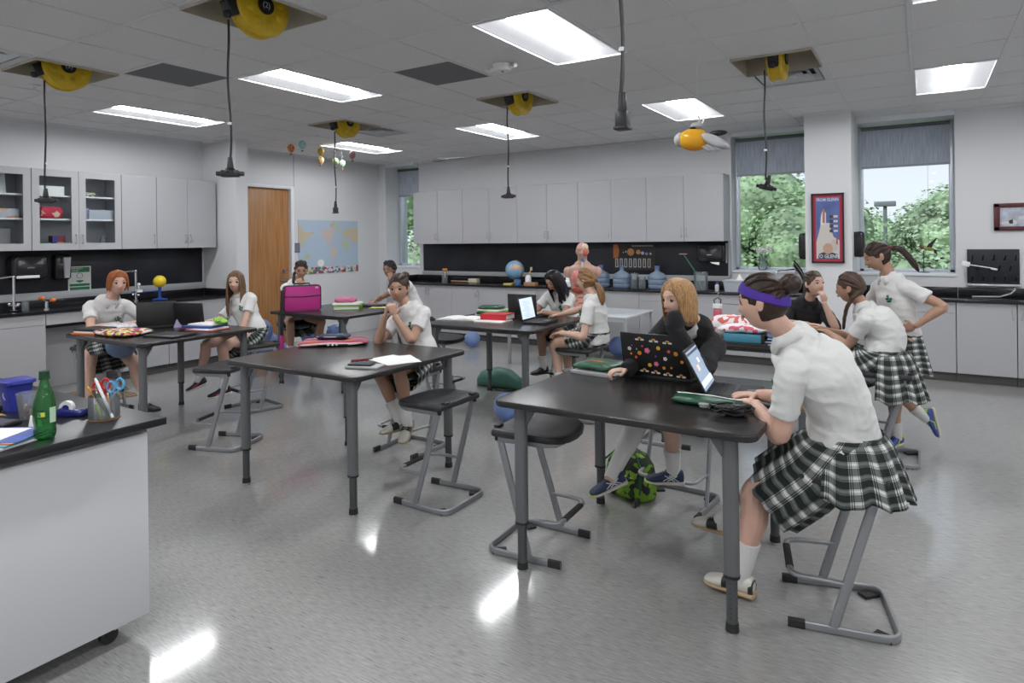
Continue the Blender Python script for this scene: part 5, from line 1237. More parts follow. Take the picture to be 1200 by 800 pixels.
slab('notebook', 'thin grey-edged notebook beneath the left green pouch', 'notebook', (-1.56, 3.49, TZ), (.30, .27, .018), radians(-8), cm('notebook_grey', (.35, .35, .36), .5))
# --- table with the striped sleeve
def stripes(n, cs, scale, ax=0, rough=.8):
    m = mat(n, cs[0], rough); nt, b = nodes(m); tc = nt.nodes.new('ShaderNodeTexCoord'); sx_ = nt.nodes.new('ShaderNodeSeparateXYZ'); nt.links.new(tc.outputs['Object'], sx_.inputs[0])
    mu = nt.nodes.new('ShaderNodeMath'); mu.operation = 'MULTIPLY'; mu.inputs[1].default_value = scale; fr = nt.nodes.new('ShaderNodeMath'); fr.operation = 'FRACT'
    nt.links.new(sx_.outputs[ax], mu.inputs[0]); nt.links.new(mu.outputs[0], fr.inputs[0])
    nt.links.new(ramp(nt, fr.outputs[0], [(k/len(cs), c) for k, c in enumerate(cs)], 'CONSTANT'), b.inputs['Base Color']); return m
m_str = stripes('woven_stripes', [(.30, .02, .09), (.12, .02, .10), (.50, .05, .05), (.62, .35, .10), (.30, .02, .09), (.12, .10, .22), (.45, .03, .10), (.10, .02, .08), (.55, .45, .40), (.40, .03, .08)], 7.5, 1)
o = pouch('woven laptop sleeve in magenta, orange and purple stripes', (-3.79, 3.50, TZ), (.50, .33, .035), radians(38), m_str, 'laptop_sleeve', 'sleeve', 3)
MB().tube([(-.10, -.165, .016), (.0, -.172, .018), (.12, -.165, .016)], .004, 5).build('zip', m_black, o)
for k in range(3): MB().ball((-.02+.03*k, -.175, .014), (.011, .006, .007), 10, 6).build('zip_pull', m_steel, o)
o = pouch('navy pencil wallet with grey zip on top of the striped sleeve', (-3.80, 3.50, TZ+.036), (.25, .13, .035), radians(25), cm('navy_cloth', (.012, .015, .04), .6), 'pencil_case', 'pencil case', 4)
MB().tube([(-.11, -.055, .02), (0, -.064, .022), (.11, -.055, .02)], .0035, 5).build('zip', cm('zip_grey', (.45, .46, .48), .5), o)
MB().box((.05, .0, .0355), (.05, .03, .002)).build('badge', cm('teal_badge', (.02, .18, .13), .5), o)
t = thing('phone', 'black smartphone in a case lying on a small notebook', 'phone', (-2.93, 2.92, TZ+.012), radians(20))
MB().box((0, 0, .006), (.15, .078, .011)).build('body', m_black, t, bevel=.003); MB().box((0, 0, .0120), (.135, .066, .0008)).build('screen', cm('phone_glass', (.03, .035, .045), .08), t)
slab('notebook', 'small grey notebook under the smartphone', 'notebook', (-2.91, 2.93, TZ), (.21, .12, .012), radians(18), cm('notebook_pale', (.42, .42, .42), .6))
t = thing('paper_sheets', 'loose white worksheets fanned at the edge of the striped-sleeve table', 'paper', (-2.90, 3.18, TZ))
for k, (dx, dy, r) in enumerate(((0, 0, 8), (-.03, .02, 20), (.02, .03, -4))): MB().box((dx, dy, .001+.0012*k), (.216, .28, .001), (0, 0, radians(r+60))).build('sheet', m_paper, t)
t = thing('pen', 'dark red pen beside the white worksheets', 'pen', (-3.09, 3.08, TZ+.006), radians(60))
MB().cyl((-.07, 0, 0), (.05, 0, 0), .0055, n=10).build('barrel', cm('pen_red', (.25, .01, .02), .35), t); MB().cyl((.05, 0, 0), (.075, 0, 0), .0058, .002, n=10).build('tip', m_black, t)
# --- table of the redhead
laptop('open black laptop before the redhaired girl', (-6.02, 3.42, TZ), radians(52), .33, .23, radians(-2))
for o_ in [o for o in COL.objects if o.parent is None and o.get('label', '') == 'open black laptop before the redhaired girl']: o_.location = (-6.06, 3.40, TZ); o_.rotation_euler.z = radians(-112)
laptop('open black laptop under the hand of the girl with long brown hair', (-6.0, 3.7, TZ), radians(200), .31, .22, radians(10))
for o_ in [o for o in COL.objects if o.parent is None and o.get('label', '').startswith('open black laptop under the hand')]: o_.location = (-5.78, 3.66, TZ); o_.rotation_euler.z = radians(-162)
def patt(n, cs, scale, rough=.7):
    m = mat(n, cs[0], rough); nt, b = nodes(m); tc = nt.nodes.new('ShaderNodeTexCoord'); v = nt.nodes.new('ShaderNodeTexVoronoi'); v.inputs['Scale'].default_value = scale
    nt.links.new(tc.outputs['Object'], v.inputs['Vector']); sp_ = nt.nodes.new('ShaderNodeSeparateColor'); nt.links.new(v.outputs['Color'], sp_.inputs[0])
    nt.links.new(ramp(nt, sp_.outputs[0], [(k/len(cs), c) for k, c in enumerate(cs)], 'CONSTANT'), b.inputs['Base Color']); return m
m_flor = patt('bright_print', [(.72, .66, .50), (.55, .05, .04), (.10, .02, .05), (.62, .60, .10), (.05, .03, .04), (.70, .70, .66), (.45, .04, .20), (.55, .45, .05)], 38)
o = pouch('quilted pouch in a loud multicoloured print near the corner of the far-left table', (-5.80, 2.98, TZ), (.46, .30, .05), radians(8), m_flor, 'quilted_pouch', 'pouch', 5, .006)
MB().tube([(-.2, .13, .03), (0, .145, .033), (.2, .13, .03)], .004, 5).build('zip', m_white, o)
slab('closed_laptop', 'thin closed black laptop lying at the front edge of the far-left table', 'laptop', (-5.36, 3.13, TZ), (.34, .24, .018), radians(12), cm('laptop_black', (.01, .01, .01), .4), bevel=.004)
slab('folder', 'orange folder lowest in the pile at the left corner of the far-left table', 'folder', (-6.17, 2.92, TZ), (.27, .22, .010), radians(15), cm('orange_card', (.60, .16, .03), .6))
slab('notebook', 'white spiral notebook between the orange folder and black binder', 'notebook', (-6.18, 2.94, TZ+.010), (.26, .22, .012), radians(8), m_paper)
slab('binder', 'black zip binder on top of the orange folder pile', 'binder', (-6.19, 2.94, TZ+.022), (.27, .21, .022), radians(12), cm('binder_black', (.02, .02, .02), .5), bevel=.006)
o = MB(); soft(o, (0, 0, 0), (.34, .17, .06), 0, n=12, amp=.014, seed=2); o = o.build('plastic_bag', cm('clear_white_plastic', (.72, .72, .75), .2, bump=1., bscale=30), None, smooth=40); place(o, (-6.16, 3.13, TZ+.001), radians(20)); tag(o, 'crumpled clear white plastic bag by the redhaired girl’s arms', 'bag')
t = thing('geometric_model', 'clear faceted plastic pyramid model between the two black laptops', 'model', (-6.02, 3.60, TZ))
m_cl = glassmat('clear_plastic', (.80, .84, .92), .3, .05, .35)
MB().rings([[V((.07*cos(a), .07*sin(a), .0)) for a in (0, pi/2, pi, 3*pi/2)], [V((.004*cos(a), .004*sin(a), .16)) for a in (0, pi/2, pi, 3*pi/2)]]).build('faces', m_cl, t, smooth=0)
for a in (0, pi/2, pi, 3*pi/2): MB().tube([(.07*cos(a), .07*sin(a), .003), (0, 0, .16)], .003, 5).build('edge_rod', m_white, t)
t = thing('geometric_model', 'lavender tissue pyramid just in front of the clear one', 'model', (-5.88, 3.52, TZ)); MB().rings([[V((.06*cos(a), .06*sin(a), .0)) for a in (.4, 2.0, 3.6, 5.1)], [V((.004*cos(a), .004*sin(a), .12)) for a in (.4, 2.0, 3.6, 5.1)]]).build('faces', cm('lavender_tissue', (.42, .38, .58), .6), t, smooth=0)
stk = 'stack beside the long-haired girl’s laptop'
slab('folder', 'dark red folder at the bottom of the stack by the long-haired girl', 'folder', (-5.43, 3.52, TZ), (.30, .23, .008), radians(14), cm('red_card', (.35, .03, .03), .5))
slab('notebook', 'white notebook second from the bottom of that stack on the far-left table', 'notebook', (-5.45, 3.53, TZ+.008), (.28, .23, .012), radians(4), m_paper)
slab('binder', 'blue binder in the stack by the long-haired girl', 'binder', (-5.50, 3.54, TZ+.020), (.30, .24, .022), radians(18), cm('blue_card', (.03, .07, .25), .4))
slab('notebook', 'white open-topped notebook lying on the blue binder', 'notebook', (-5.48, 3.56, TZ+.042), (.27, .21, .012), radians(12), m_paper)
slab('phone', 'magenta phone case beside the blue binder', 'phone', (-5.67, 3.50, TZ), (.15, .08, .012), radians(30), cm('magenta_case', (.35, .01, .12), .4), bevel=.004)
o = pouch('lime green pencil case with dark ends on the stack, far-left table', (-5.36, 3.60, TZ+.055), (.30, .09, .045), radians(-25), patt('lime_print', [(.20, .45, .03), (.25, .5, .05), (.18, .38, .04), (.03, .06, .02)], 22), 'pencil_case', 'pencil case', 6)
# --- table with the pink bag
m_pink = cm('magenta_nylon', (.42, .02, .20), .55, bump=.3, bscale=200)
t = thing('laptop_bag', 'bright magenta laptop bag with black piping standing on the table', 'bag', (-5.92, 4.99, TZ), radians(62))
b = MB(); R = []
for y, k in ((-.04, .93), (-.034, .985), (-.01, 1), (.01, 1), (.034, .985), (.04, .93)):
    R.append([V((x*k, y, .145+z*k)) for x, z in rrect(.40, .285, .035, 5)])
b.rings(R).build('body', m_pink, t, smooth=40)
for y in (-.034, .034): MB().tube([(x*1.0, y, .145+z*1.0) for x, z in rrect(.40, .285, .035, 5)], .006, 6, closed=True).build('piping', m_black, t)
MB().tube([(-.195, -.042, .175), (0, -.045, .165), (.195, -.042, .175)], .006, 6).build('pocket_zip', m_black, t)
MB().box((.155, -.043, .262), (.035, .004, .018)).build('badge', cm('bag_badge', (.65, .45, .60), .4), t)
MB().tube([(-.09, 0, .285), (-.08, 0, .31), (.08, 0, .31), (.09, 0, .285)], .009, 8).build('grip', m_black, t)
MB().tube([(-.19, -.03, .26), (-.225, -.05, .24), (-.235, -.06, .10), (-.24, -.07, -.05), (-.24, -.07, -.24)], .02, 8, prof=[(a, b) for a, b in rrect(1.8, .4, .19, 2)]).build('shoulder_strap', m_black, t)
MB().box((-.24, -.07, -.33), (.045, .035, .17)).build('strap_pad', m_pink, t, bevel=.01)
m_lime = cm('lime_binder', (.18, .36, .04), .4)
t = thing('ring_binder', 'lower lime green ring binder stuffed with papers, beside the magenta bag', 'binder', (-5.62, 5.40, TZ), radians(40))
def binder(t, m):
    MB().box((0, 0, .003), (.30, .27, .005)).build('cover', m, t); MB().box((0, 0, .045), (.30, .27, .005)).build('cover', m, t); MB().box((.15, 0, .024), (.006, .27, .047)).build('spine', m, t, bevel=.002)
    for k in range(5): MB().box((-.008+.004*(k % 2), 0, .010+.0075*k), (.28, .25, .0062)).build('paper_block', m_paper, t)
binder(t, m_lime)
t = thing('ring_binder', 'upper pale green ring binder in the stack beside the magenta bag', 'binder', (-5.62, 5.41, TZ+.048), radians(30)); MB().box((0, 0, .004), (.31, .26, .006)).build('cover', m_lime, t); MB().box((-.01, 0, .017), (.29, .24, .018)).build('paper_block', m_paper, t)
o = pouch('pink pencil case folded over on the green binders', (-5.66, 5.40, TZ+.075), (.25, .15, .055), radians(35), cm('pink_fabric', (.50, .14, .25), .7, bump=.4), 'pencil_case', 'pencil case', 7, .010)
slab('notebook', 'black notebook near the far edge of the magenta-bag table', 'notebook', (-5.58, 5.74, TZ), (.30, .16, .022), radians(25), cm('binder_black', (.02, .02, .02), .5))
slab('worksheet', 'yellow-green patterned sheet under the pink highlighter', 'paper', (-5.38, 5.68, TZ), (.24, .18, .002), radians(30), patt('leafy_sheet', [(.40, .42, .10), (.55, .50, .12), (.25, .32, .08), (.6, .58, .3)], 30), bevel=0)
t = thing('highlighter', 'pink highlighter held by the girl resting her cheek', 'pen', (-5.655, 5.79, TZ+.035)); MB().cyl((-.02, .02, .03), (.03, -.03, -.025), .007, .006, n=10).build('barrel', cm('hot_pink', (.80, .05, .25), .4), t); MB().cyl((.03, -.03, -.025), (.04, -.04, -.035), .004, .002, n=8).build('tip', m_white, t)
# --- table with the red book
t = thing('open_notebook', 'open white notebook at the left corner of the red-book table', 'notebook', (-3.86, 5.20, TZ), radians(12))
for s in (-1, 1):
    R = []
    for k in range(7):
        f = k/6; x = s*f*.20; z = .012 + .014*sin(f*pi*.9)*(1-f*.5) - .008*f; R.append([V((x, -.13, z)), V((x, .13, z)), V((x, .13, .001)), V((x, -.13, .001))])
    MB().rings(R).build('page_block', m_paper, t)
t2 = thing('eraser', 'small orange pencil stub on the open notebook', 'pencil', (-3.62, 5.04, TZ)); MB().cyl((0, 0, .005), (.05, .03, .005), .004, n=8).build('barrel', cm('pencil_orange', (.65, .30, .06), .5), t2); MB().cyl((.05, .03, .005), (.058, .035, .005), .004, .001, n=8).build('tip', m_paper, t2)
t = thing('thick_book', 'thick bright red book on the table', 'book', (-3.47, 5.27, TZ+.012), radians(8))
MB().box((0, 0, .003), (.27, .21, .005)).build('cover', cm('book_red', (.50, .02, .03), .4), t); MB().box((0, 0, .052), (.27, .21, .005)).build('cover', cm('book_red', (.50, .02, .03), .4), t); MB().box((0, -.103, .0275), (.27, .005, .053)).build('spine', cm('book_red', (.5, .02, .03), .4), t); MB().box((0, .002, .0275), (.26, .195, .044)).build('page_block', m_paper, t)
slab('notebook', 'white notebook sticking out beneath the red book', 'notebook', (-3.45, 5.16, TZ), (.30, .22, .012), radians(4), m_paper)
stn = [('lowest white folder of the stack behind the red book', (.30, .24, .014), m_paper, 0), ('black folder in the middle of the stack behind the red book', (.30, .23, .016), cm('binder_black', (.02, .02, .02), .5), 12), ('bright green notebook in the stack behind the red book', (.26, .22, .014), cm('bright_green', (.20, .55, .06), .5), -8), ('white notebook on top of the bright green one', (.27, .21, .012), m_paper, 5)]
z = TZ
for lb, d, m, r in stn: slab('notebook', lb, 'notebook', (-3.78, 5.66, z), d, radians(r), m); z += d[2]
pouch('dark green zip pouch crowning the stack behind the red book', (-3.80, 5.66, z), (.27, .17, .04), radians(15), m_gvinyl, seed=8)
laptop('black laptop with its lid back to the camera, used by the dark-haired typist', (-3.36, 5.66, TZ), radians(180), .33, .22, radians(3))
sc2 = cm('laptop_screen_white', (.55, .64, .78), .2, emit=.5)
t, l, M3 = laptop('laptop with a bright white document screen facing the ponytailed girl', (-2.98, 5.20, TZ), radians(90), .31, .23, radians(12), screen=sc2)
t.location = (-3.01, 5.29, TZ); t.rotation_euler.z = radians(96)
for k in range(11): MB().box(M3 @ V((-.02+.02*(k % 3 == 0), -.0016, .035+.014*k)), (.17-.03*(k % 4), .0006, .002), M3.to_3x3()).build('text_line', cm('doc_text', (.25, .30, .42), .5), l)
# --- rear right table
t = thing('thick_book', 'teal book with black cover edge on the rear right table', 'book', (-1.10, 4.93, TZ+.014), radians(4)); m_te = cm('teal_cloth', (.06, .24, .34), .5)
MB().box((0, 0, .032), (.26, .20, .062)).build('body', m_te, t, bevel=.006); MB().box((.135, 0, .032), (.02, .205, .068)).build('spine', m_black, t, bevel=.004)
slab('binder', 'black folder beneath the teal book', 'binder', (-1.09, 4.93, TZ), (.32, .24, .014), radians(0), cm('binder_black', (.02, .02, .02), .5))
t = thing('paper_pad', 'fanned loose papers jutting out right of the teal book', 'paper', (-.93, 4.97, TZ))
for k in range(6): MB().box((-.0, 0, .004+.010*k), (.06, .18, .006), (0, .05*k-.1, .08*k)).build('sheet', [m_paper, cm('blue_card', (.03, .07, .25), .4)][k % 2], t)
o = pouch('white quilted pouch printed with red flowers on the teal book', (-1.10, 4.92, TZ+.081), (.34, .19, .055), radians(3), patt('floral_print', [(.72, .72, .74), (.70, .70, .74), (.62, .05, .08), (.74, .74, .74), (.50, .55, .68), (.72, .70, .72), (.55, .10, .15), (.72, .72, .74)], 30), 'quilted_pouch', 'pouch', 9, .006)
o = pouch('crumpled white and coral fabric heap behind the floral pouch', (-1.22, 5.16, TZ), (.34, .22, .17), radians(-14), patt('coral_print', [(.75, .73, .72), (.60, .12, .10), (.76, .74, .74), (.74, .72, .72)], 24), 'fabric_case', 'bag', 10, .012)
t = thing('water_bottle', 'pink water bottle with black loop handle', 'bottle', (-1.44, 5.50, TZ))
MB().lathe([(.030, 0), (.036, .004), (.036, .15), (.034, .17), (.024, .185)]).build('body', cm('pink_bottle', (.55, .12, .16), .3), t); MB().lathe([(.028, .183), (.038, .186), (.038, .215), (.030, .222)]).build('cap', m_white, t)
MB().tube([(-.022, 0, .22), (-.03, 0, .25), (0, 0, .27), (.03, 0, .255), (.024, 0, .22)], .005, 6).build('loop_handle', m_black, t); MB().tube([(.0, 0, .22), (-.005, .0, .29), (.01, 0, .31)], .004, 6).build('straw', m_steel, t)
# ---------------------------------------------------------------- things on the foreground island
IZ = .886
t = thing('mini_bin', 'small blue desk bin shaped like a recycling wheelie bin', 'bin', (-3.36, 1.27, IZ)); t.scale = (.74, .74, .95); m_bl = cm('recycling_blue', (.035, .045, .30), .35)
b = MB(); b.rings([[V((x*.052/.06, y*.052/.06, .0)) for x, y in rrect(.12, .12, .015, 3)], [V((x, y, .125)) for x, y in rrect(.135, .135, .015, 3)]]); b.build('body', m_bl, t)
MB().prism(rrect(.165, .16, .02, 4), .125, .142).build('lid', m_bl, t, bevel=.005); MB().box((.07, 0, .128), (.03, .10, .012)).build('lid_handle', m_bl, t, bevel=.004)
for s in (-1, 1): MB().cyl((-.05, s*.055, .012), (-.05, s*.068, .012), .014, n=14).build('wheel', m_black, t)
# three chasing arrows, the recycling mark
rg = MB()
for k in range(3):
    a0 = radians(90+120*k); P = [(-.002+.0, 0, 0)]; pts = [( .026*cos(a0+radians(q)), .026*sin(a0+radians(q))) for q in range(-46, 40, 10)]
    P = [(0.062, x, .080+y) for x, y in pts]; rg.tube(P, .0035, 5)
o = rg.build('recycling_mark', cm('mark_pale', (.45, .50, .75), .5), t, kind='stuff')
o.data.transform(Matrix.Translation((0.0, 0, 0))); o.data.transform(Matrix.Rotation(radians(-62), 4, 'Z'))
t = thing('clear_cup', 'clear plastic cup half full of coloured push pins', 'cup', (-3.14, 1.235, IZ)); m_cup = glassmat('clear_cup', (.90, .92, .95), .35, .05, .12)
MB().lathe([(.034, 0), (.034, .002), (.046, .105), (.0475, .105), (.0475, .107), (.045, .107), (.033, .003)], n=28, cap=(True, True)).build('wall', m_cup, t)
rp = random.Random(2); pc = [(.55, .03, .03), (.02, .18, .06), (.03, .06, .3), (.6, .42, .03), (.6, .6, .6), (.02, .02, .02)]
for q in range(6):
    mb = MB()
    for k in range(16): a = rp.uniform(0, 6.28); r = .034*sqrt(rp.random()); z = rp.uniform(.006, .055); mb.ball((r*cos(a), r*sin(a), z), .0058, 7, 5)
    mb.build('push_pins', cm('pin_%d' % q, pc[q], .3), t, kind='stuff')
t = thing('soda_bottle', 'green plastic soda bottle with dark cap and yellow oval label', 'bottle', (-2.765, 1.135, IZ)); t.scale = (1.13, 1.13, 1.13)
m_gb = glassmat('green_bottle', (.16, .62, .22), .35, .03, .10)
MB().lathe([(.018, .0), (.027, .004), (.031, .012), (.032, .03), (.030, .045), (.0325, .06), (.0325, .10), (.030, .125), (.024, .150), (.0165, .172), (.0125, .188), (.0125, .200)], n=32).build('body', m_gb, t, smooth=60)
MB().cyl((0, 0, .195), (0, 0, .199), .016, n=20).build('neck_ring', m_gb, t)
MB().cyl((0, 0, .199), (0, 0, .221), .0155, .0148, n=24).build('cap', cm('dark_green_cap', (.008, .05, .02), .35), t)
def wrap(r, a0, a1, z0, z1, n=12): 
    m = MB(); m.rings([[V((r*cos(a0+(a1-a0)*k/n), r*sin(a0+(a1-a0)*k/n), z)) for k in range(n+1)] for z in (z0, z1)], (False, False), closed=False); return m
ac = math.atan2(-1.115, 2.80)
wrap(.0333, ac-.75, ac+.15, .072, .098).build('label_border', cm('label_dark', (.01, .04, .02), .4), t); 
wrap(.0337, ac-.62, ac+.05, .077, .093).build('label_field', cm('label_green', (.10, .35, .10), .4), t); wrap(.0341, ac-.35, ac-.02, .078, .092).build('label_yellow', cm('label_yellow', (.65, .60, .04), .4), t)
text('label_letters', 'Pe', .014, cm('label_dark', (.01, .04, .02), .4), t, (.0344*cos(ac-.48), .0344*sin(ac-.48), .085), (pi/2, 0, ac-.48+pi/2), .0003)
wrap(.0333, ac+.4, ac+1.1, .055, .105).build('back_label', cm('label_text', (.45, .62, .45), .5), t)
t = thing('tape_dispenser', 'blue tape dispenser with a white tape roll', 'tape dispenser', (-3.03, 1.35, IZ), radians(35)); t.scale = (.85, .85, .85); 
m_tb = cm('tape_blue', (.012, .018, .16), .25)
MB().prism([(-.075, 0), (.06, 0), (.075, .012), (.078, .036), (.062, .034), (.05, .022), (.0, .03), (-.045, .044), (-.075, .03)], -.028, .028, Matrix.Rotation(pi/2, 4, 'X')).build('body', m_tb, t, bevel=.004)
MB().cyl((-.03, -.012, .040), (-.03, .012, .040), .033, n=24).build('tape_roll', cm('tape_white', (.75, .75, .72), .3), t); MB().cyl((-.03, -.016, .040), (-.03, .016, .040), .016, n=18).build('hub', m_tb, t)
t = thing('pencil_cup', 'round clear pencil cup near the corner of the island top', 'cup', (-2.865, 1.392, IZ)); 
MB().lathe([(.056, 0), (.057, .003), (.057, .096), (.0545, .096), (.0545, .006), (.05, .006)], n=36).build('wall', m_cup, t)
MB().cyl((0, 0, 0), (0, 0, .004), .059, n=32).build('base', cm('amber_base', (.25, .12, .05), .4), t)
rp = random.Random(9); cup = V((-2.865, 1.392, IZ)); vr = V((.848, .530, 0))
def stick(nm, lab, cat, lo, hi, r, m, tipm=None, n=6, grp='pencils and pens in the clear cup'):
    p0 = cup + vr*lo[0] + V((-vr.y, vr.x, 0))*lo[1] + V((0, 0, lo[2])); p1 = cup + vr*hi[0] + V((-vr.y, vr.x, 0))*hi[1] + V((0, 0, hi[2])); t = thing(nm, lab, cat, p0, group=grp)
    d = (p1-p0); MB().cyl((0, 0, 0), d*.93, r, n=n).build('barrel', m, t); MB().cyl(d*.93, d, r*1.02, r*.6, n=n).build('end', tipm or m_white, t); return t
PC = [('pencil', 'yellow pencil with yellow eraser leaning far left out of the cup', (.62, .33, .02), (-.062, -.01, .135), (.02, 0), .0045), ('pencil', 'red pencil leaning left in the clear cup', (.45, .03, .03), (-.045, .01, .120), (.02, .02), .004),
      ('pen', 'black patterned pen slanting left in the clear cup', (.03, .03, .03), (-.038, -.02, .128), (.035, -.02), .0055), ('marker', 'lime marker standing low in the clear cup', (.35, .55, .05), (-.02, -.03, .07), (.015, -.035), .007),
      ('pencil', 'dark green pencil slanting across the clear cup', (.02, .12, .05), (-.02, -.02, .115), (.04, -.025), .004), ('pencil', 'orange pencil in the middle of the clear cup', (.60, .22, .04), (.0, .01, .112), (.03, .01), .004), ('pen', 'navy pen in the middle of the clear cup', (.02, .03, .12), (.01, .02, .118), (.0, .02), .0045),
      ('pencil', 'second orange pencil right of centre in the clear cup', (.62, .26, .05), (.022, -.01, .108), (.035, -.02), .004), ('marker', 'grey marker at the right of the clear cup', (.20, .22, .22), (.045, 0, .11), (.040, -.01), .006), ('pen', 'yellow-capped pen at the right rim of the clear cup', (.55, .45, .05), (.055, .012, .122), (.04, .0), .0045), ('pencil', 'brown pencil behind the blue scissors', (.25, .12, .05), (.03, .03, .12), (.0, .03), .004)]
for k, (nm, lb, c, hi, lo, r) in enumerate(PC): stick(nm, lb, nm, (lo[0], lo[1], .006), hi, r, cm('stick_%d' % k, c, .4), cm('stick_tip_%d' % (k % 3), [(.7, .6, .1), (.6, .6, .6), (.5, .15, .15)][k % 3], .5))
stick('tube', 'long white plastic straw-like tube slanting across the cup', 'tube', (.052, -.03, .01), (-.030, -.01, .168), .0062, m_white, None, 10)
def scissors(lab, m, off, lean):
    p = cup + vr*off + V((0, 0, .07)); t = thing('scissors', lab, 'scissors', p, group='scissors in the clear cup')
    for s in (-1, 1):
        c = vr*(lean+s*.018) + V((0, 0, .065+.006*s)); P = [c + vr*.016*cos(a) + V((0, 0, 1))*.022*sin(a) for a in [2*pi*k/14 for k in range(14)]]
        MB().tube(P, .0052, 7, closed=True).tube([c - V((0, 0, .022)), V((0, 0, .015))], .005, 6).build('handle', m, t)
    MB().tube([(0, 0, .015), -vr*lean*.3 - V((0, 0, .055))], [.006, .002], 6).build('blades', m_steel, t)
scissors('red-handled scissors in the clear cup', cm('scissor_red', (.50, .02, .03), .3), -.01, .0); scissors('light blue-handled scissors in the clear cup', cm('scissor_blue', (.10, .35, .62), .35), .030, .018)
t = thing('calculator', 'dark calculator at the left edge of the island', 'calculator', (-3.13, 1.12, IZ), radians(20)); MB().box((0, 0, .009), (.15, .08, .018)).build('body', m_black, t, bevel=.004); MB().box((-.0, .0, .0185), (.12, .065, .001)).build('keypad', cm('keypad_grey', (.08, .08, .09), .5), t)
def pencil_at(lab, a, b):
    a, b = V(a), V(b); t = thing('pencil', lab, 'pencil', a); d = b-a; MB().cyl((0, 0, 0), d*.88, .004, n=6).build('barrel', cm('pencil_yellow', (.70, .40, .03), .4), t); MB().cyl(d*.88, d, .004, .0008, n=6).build('tip', cm('pencil_wood', (.5, .35, .2), .6), t)
pencil_at('yellow pencil lying between the bottle and the notebooks', (-3.06, 1.09, IZ+.004), (-2.92, 1.165, IZ+.004)); pencil_at('yellow pencil pointing up behind the calculator at left edge', (-3.40, 1.10, IZ+.03), (-3.27, 1.20, IZ+.004))
t = thing('paper_tag', 'folded white paper tag left of the soda bottle', 'paper', (-2.93, 1.165, IZ), radians(50)); MB().quad((-.02, 0, 0), (.02, 0, 0), (.016, .01, .05), (-.014, .01, .055)).build('front_flap', m_paper, t, smooth=0).modifiers.new('s', 'SOLIDIFY').thickness = .001
MB().quad((-.02, .03, 0), (.02, .03, 0), (.016, .01, .05), (-.014, .01, .055)).build('back_flap', m_paper, t, smooth=0).modifiers.new('s', 'SOLIDIFY').thickness = .001
z = IZ
for lb, c, d, r in (('white notebook at the bottom of the foreground pile', (.60, .62, .64), (.21, .28, .008), 16), ('teal-edged notebook in the foreground pile', (.10, .30, .35), (.20, .27, .007), 22), ('red card in the foreground pile', (.50, .05, .06), (.19, .26, .002), 26), ('yellow card in the foreground pile', (.65, .50, .06), (.19, .26, .002), 30), ('blue folder near the top of the foreground pile', (.08, .12, .38), (.20, .27, .003), 35)):
    slab('notebook', lb, 'notebook', (-2.885, 1.035, z), d, radians(r-90), cm('pile_%s' % lb[:5].strip(), c, .5)); z += d[2]
slab('worksheet', 'white sheet on top of the foreground notebook pile', 'paper', (-2.92, 1.02, z), (.15, .20, .002), radians(-60), m_paper, bevel=0)
# ---------------------------------------------------------------- balloons, bags, rug
m_bal = glassmat('blue_balloon', (.42, .58, .95), .4, .05, .38)
def balloon(lab, c, r, rot=(0, 0, 0), seed=0, grp='blue balloons'):
    t = thing('balloon', lab, 'balloon', c, group=grp, rot=rot)
    MB().lathe([(.004, -r*1.22), (.012, -r*1.18), (.010, -r*1.12)] + [(r*sin(a)*(1-.06*cos(a)), -r*1.08*cos(a)) for a in [pi*k/14 for k in range(2, 14)]] + [(.002, r*1.08)], n=24).build('skin', m_bal, t, smooth=80)
    MB().ball((0, 0, -r*1.14), (.014, .014, .010), 8, 6).build('knot', cm('knot_blue', (.10, .18, .5), .4), t)
    rr = random.Random(seed); mb = MB()
    for k in range(12):
        d = V((rr.gauss(0, 1), rr.gauss(0, 1), rr.gauss(0, 1))).normalized(); mb.disc(d*r*1.0 + V((0, 0, d.z*r*.09)), r*.07, d, 8)
    mb.build('printed_dots', cm('dot_blue', (.12, .20, .62), .5), t, kind='stuff')
balloon('blue balloon on the floor between the bun-haired girl and the red-book table', (-5.70, 7.95, .13), .115, (0, 1.2, .4), 1)
balloon('blue balloon behind the front-left leg of the nearest table', (-3.11, 4.86, .13), .12, (.3, .2, 0), 2)
balloon('blue balloon on the lap of the redhaired girl', (-6.42, 3.28, .66), .13, (.8, .8, 0), 3)
balloon('blue balloon between the ponytailed girl and the sticker laptop', (-3.46, 8.2, .15), .13, (.4, -.9, 0), 4)
for k, (x, y, z, r) in enumerate([(-6.75, 5.05, .53, .15), (-6.95, 4.95, .45, .15), (-6.95, 5.30, .33, .16), (-6.62, 5.75, .40, .14), (-6.90, 5.55, .17, .15), (-6.35, 5.90, .42, .13), (-6.45, 6.2, .16, .15), (-5.62, 6.55, .52, .12), (-7.15, 5.15, .16, .15), (-6.0, 6.35, .33, .11), (-6.02, 6.37, .11, .11)]):
    balloon(['blue balloon highest beside the long-haired girl’s stool', 'blue balloon just below the highest one by the long-haired girl', 'blue balloon in the cluster left of the hanging bag strap', 'blue balloon between the strap and the braided girl’s leg', 'blue balloon resting on the floor in the cluster', 'blue balloon right of the braided girl’s shin',
             'blue balloon on the floor behind the braided girl’s stool', 'blue balloon between the two legs of the magenta-bag table', 'blue balloon lowest and farthest left in the cluster', 'pale blue balloon right of the braided girl’s knee', 'blue balloon on the floor below the one right of the braided girl’s knee'][k], (x, y, z), r, (k*.7, k*1.1, 0), 10+k)
m_gbag = cm('green_nylon', (.06, .17, .13), .5, bump=.4, bscale=18)
def sack(lab, name, c, d, rz, m, seed, parts=None):
    o = MB(); soft(o, (0, 0, 0), d, 0, n=10, amp=.02, seed=seed); t = thing(name, lab, 'bag', c, rz); o.build('body', m, t, smooth=60); return t
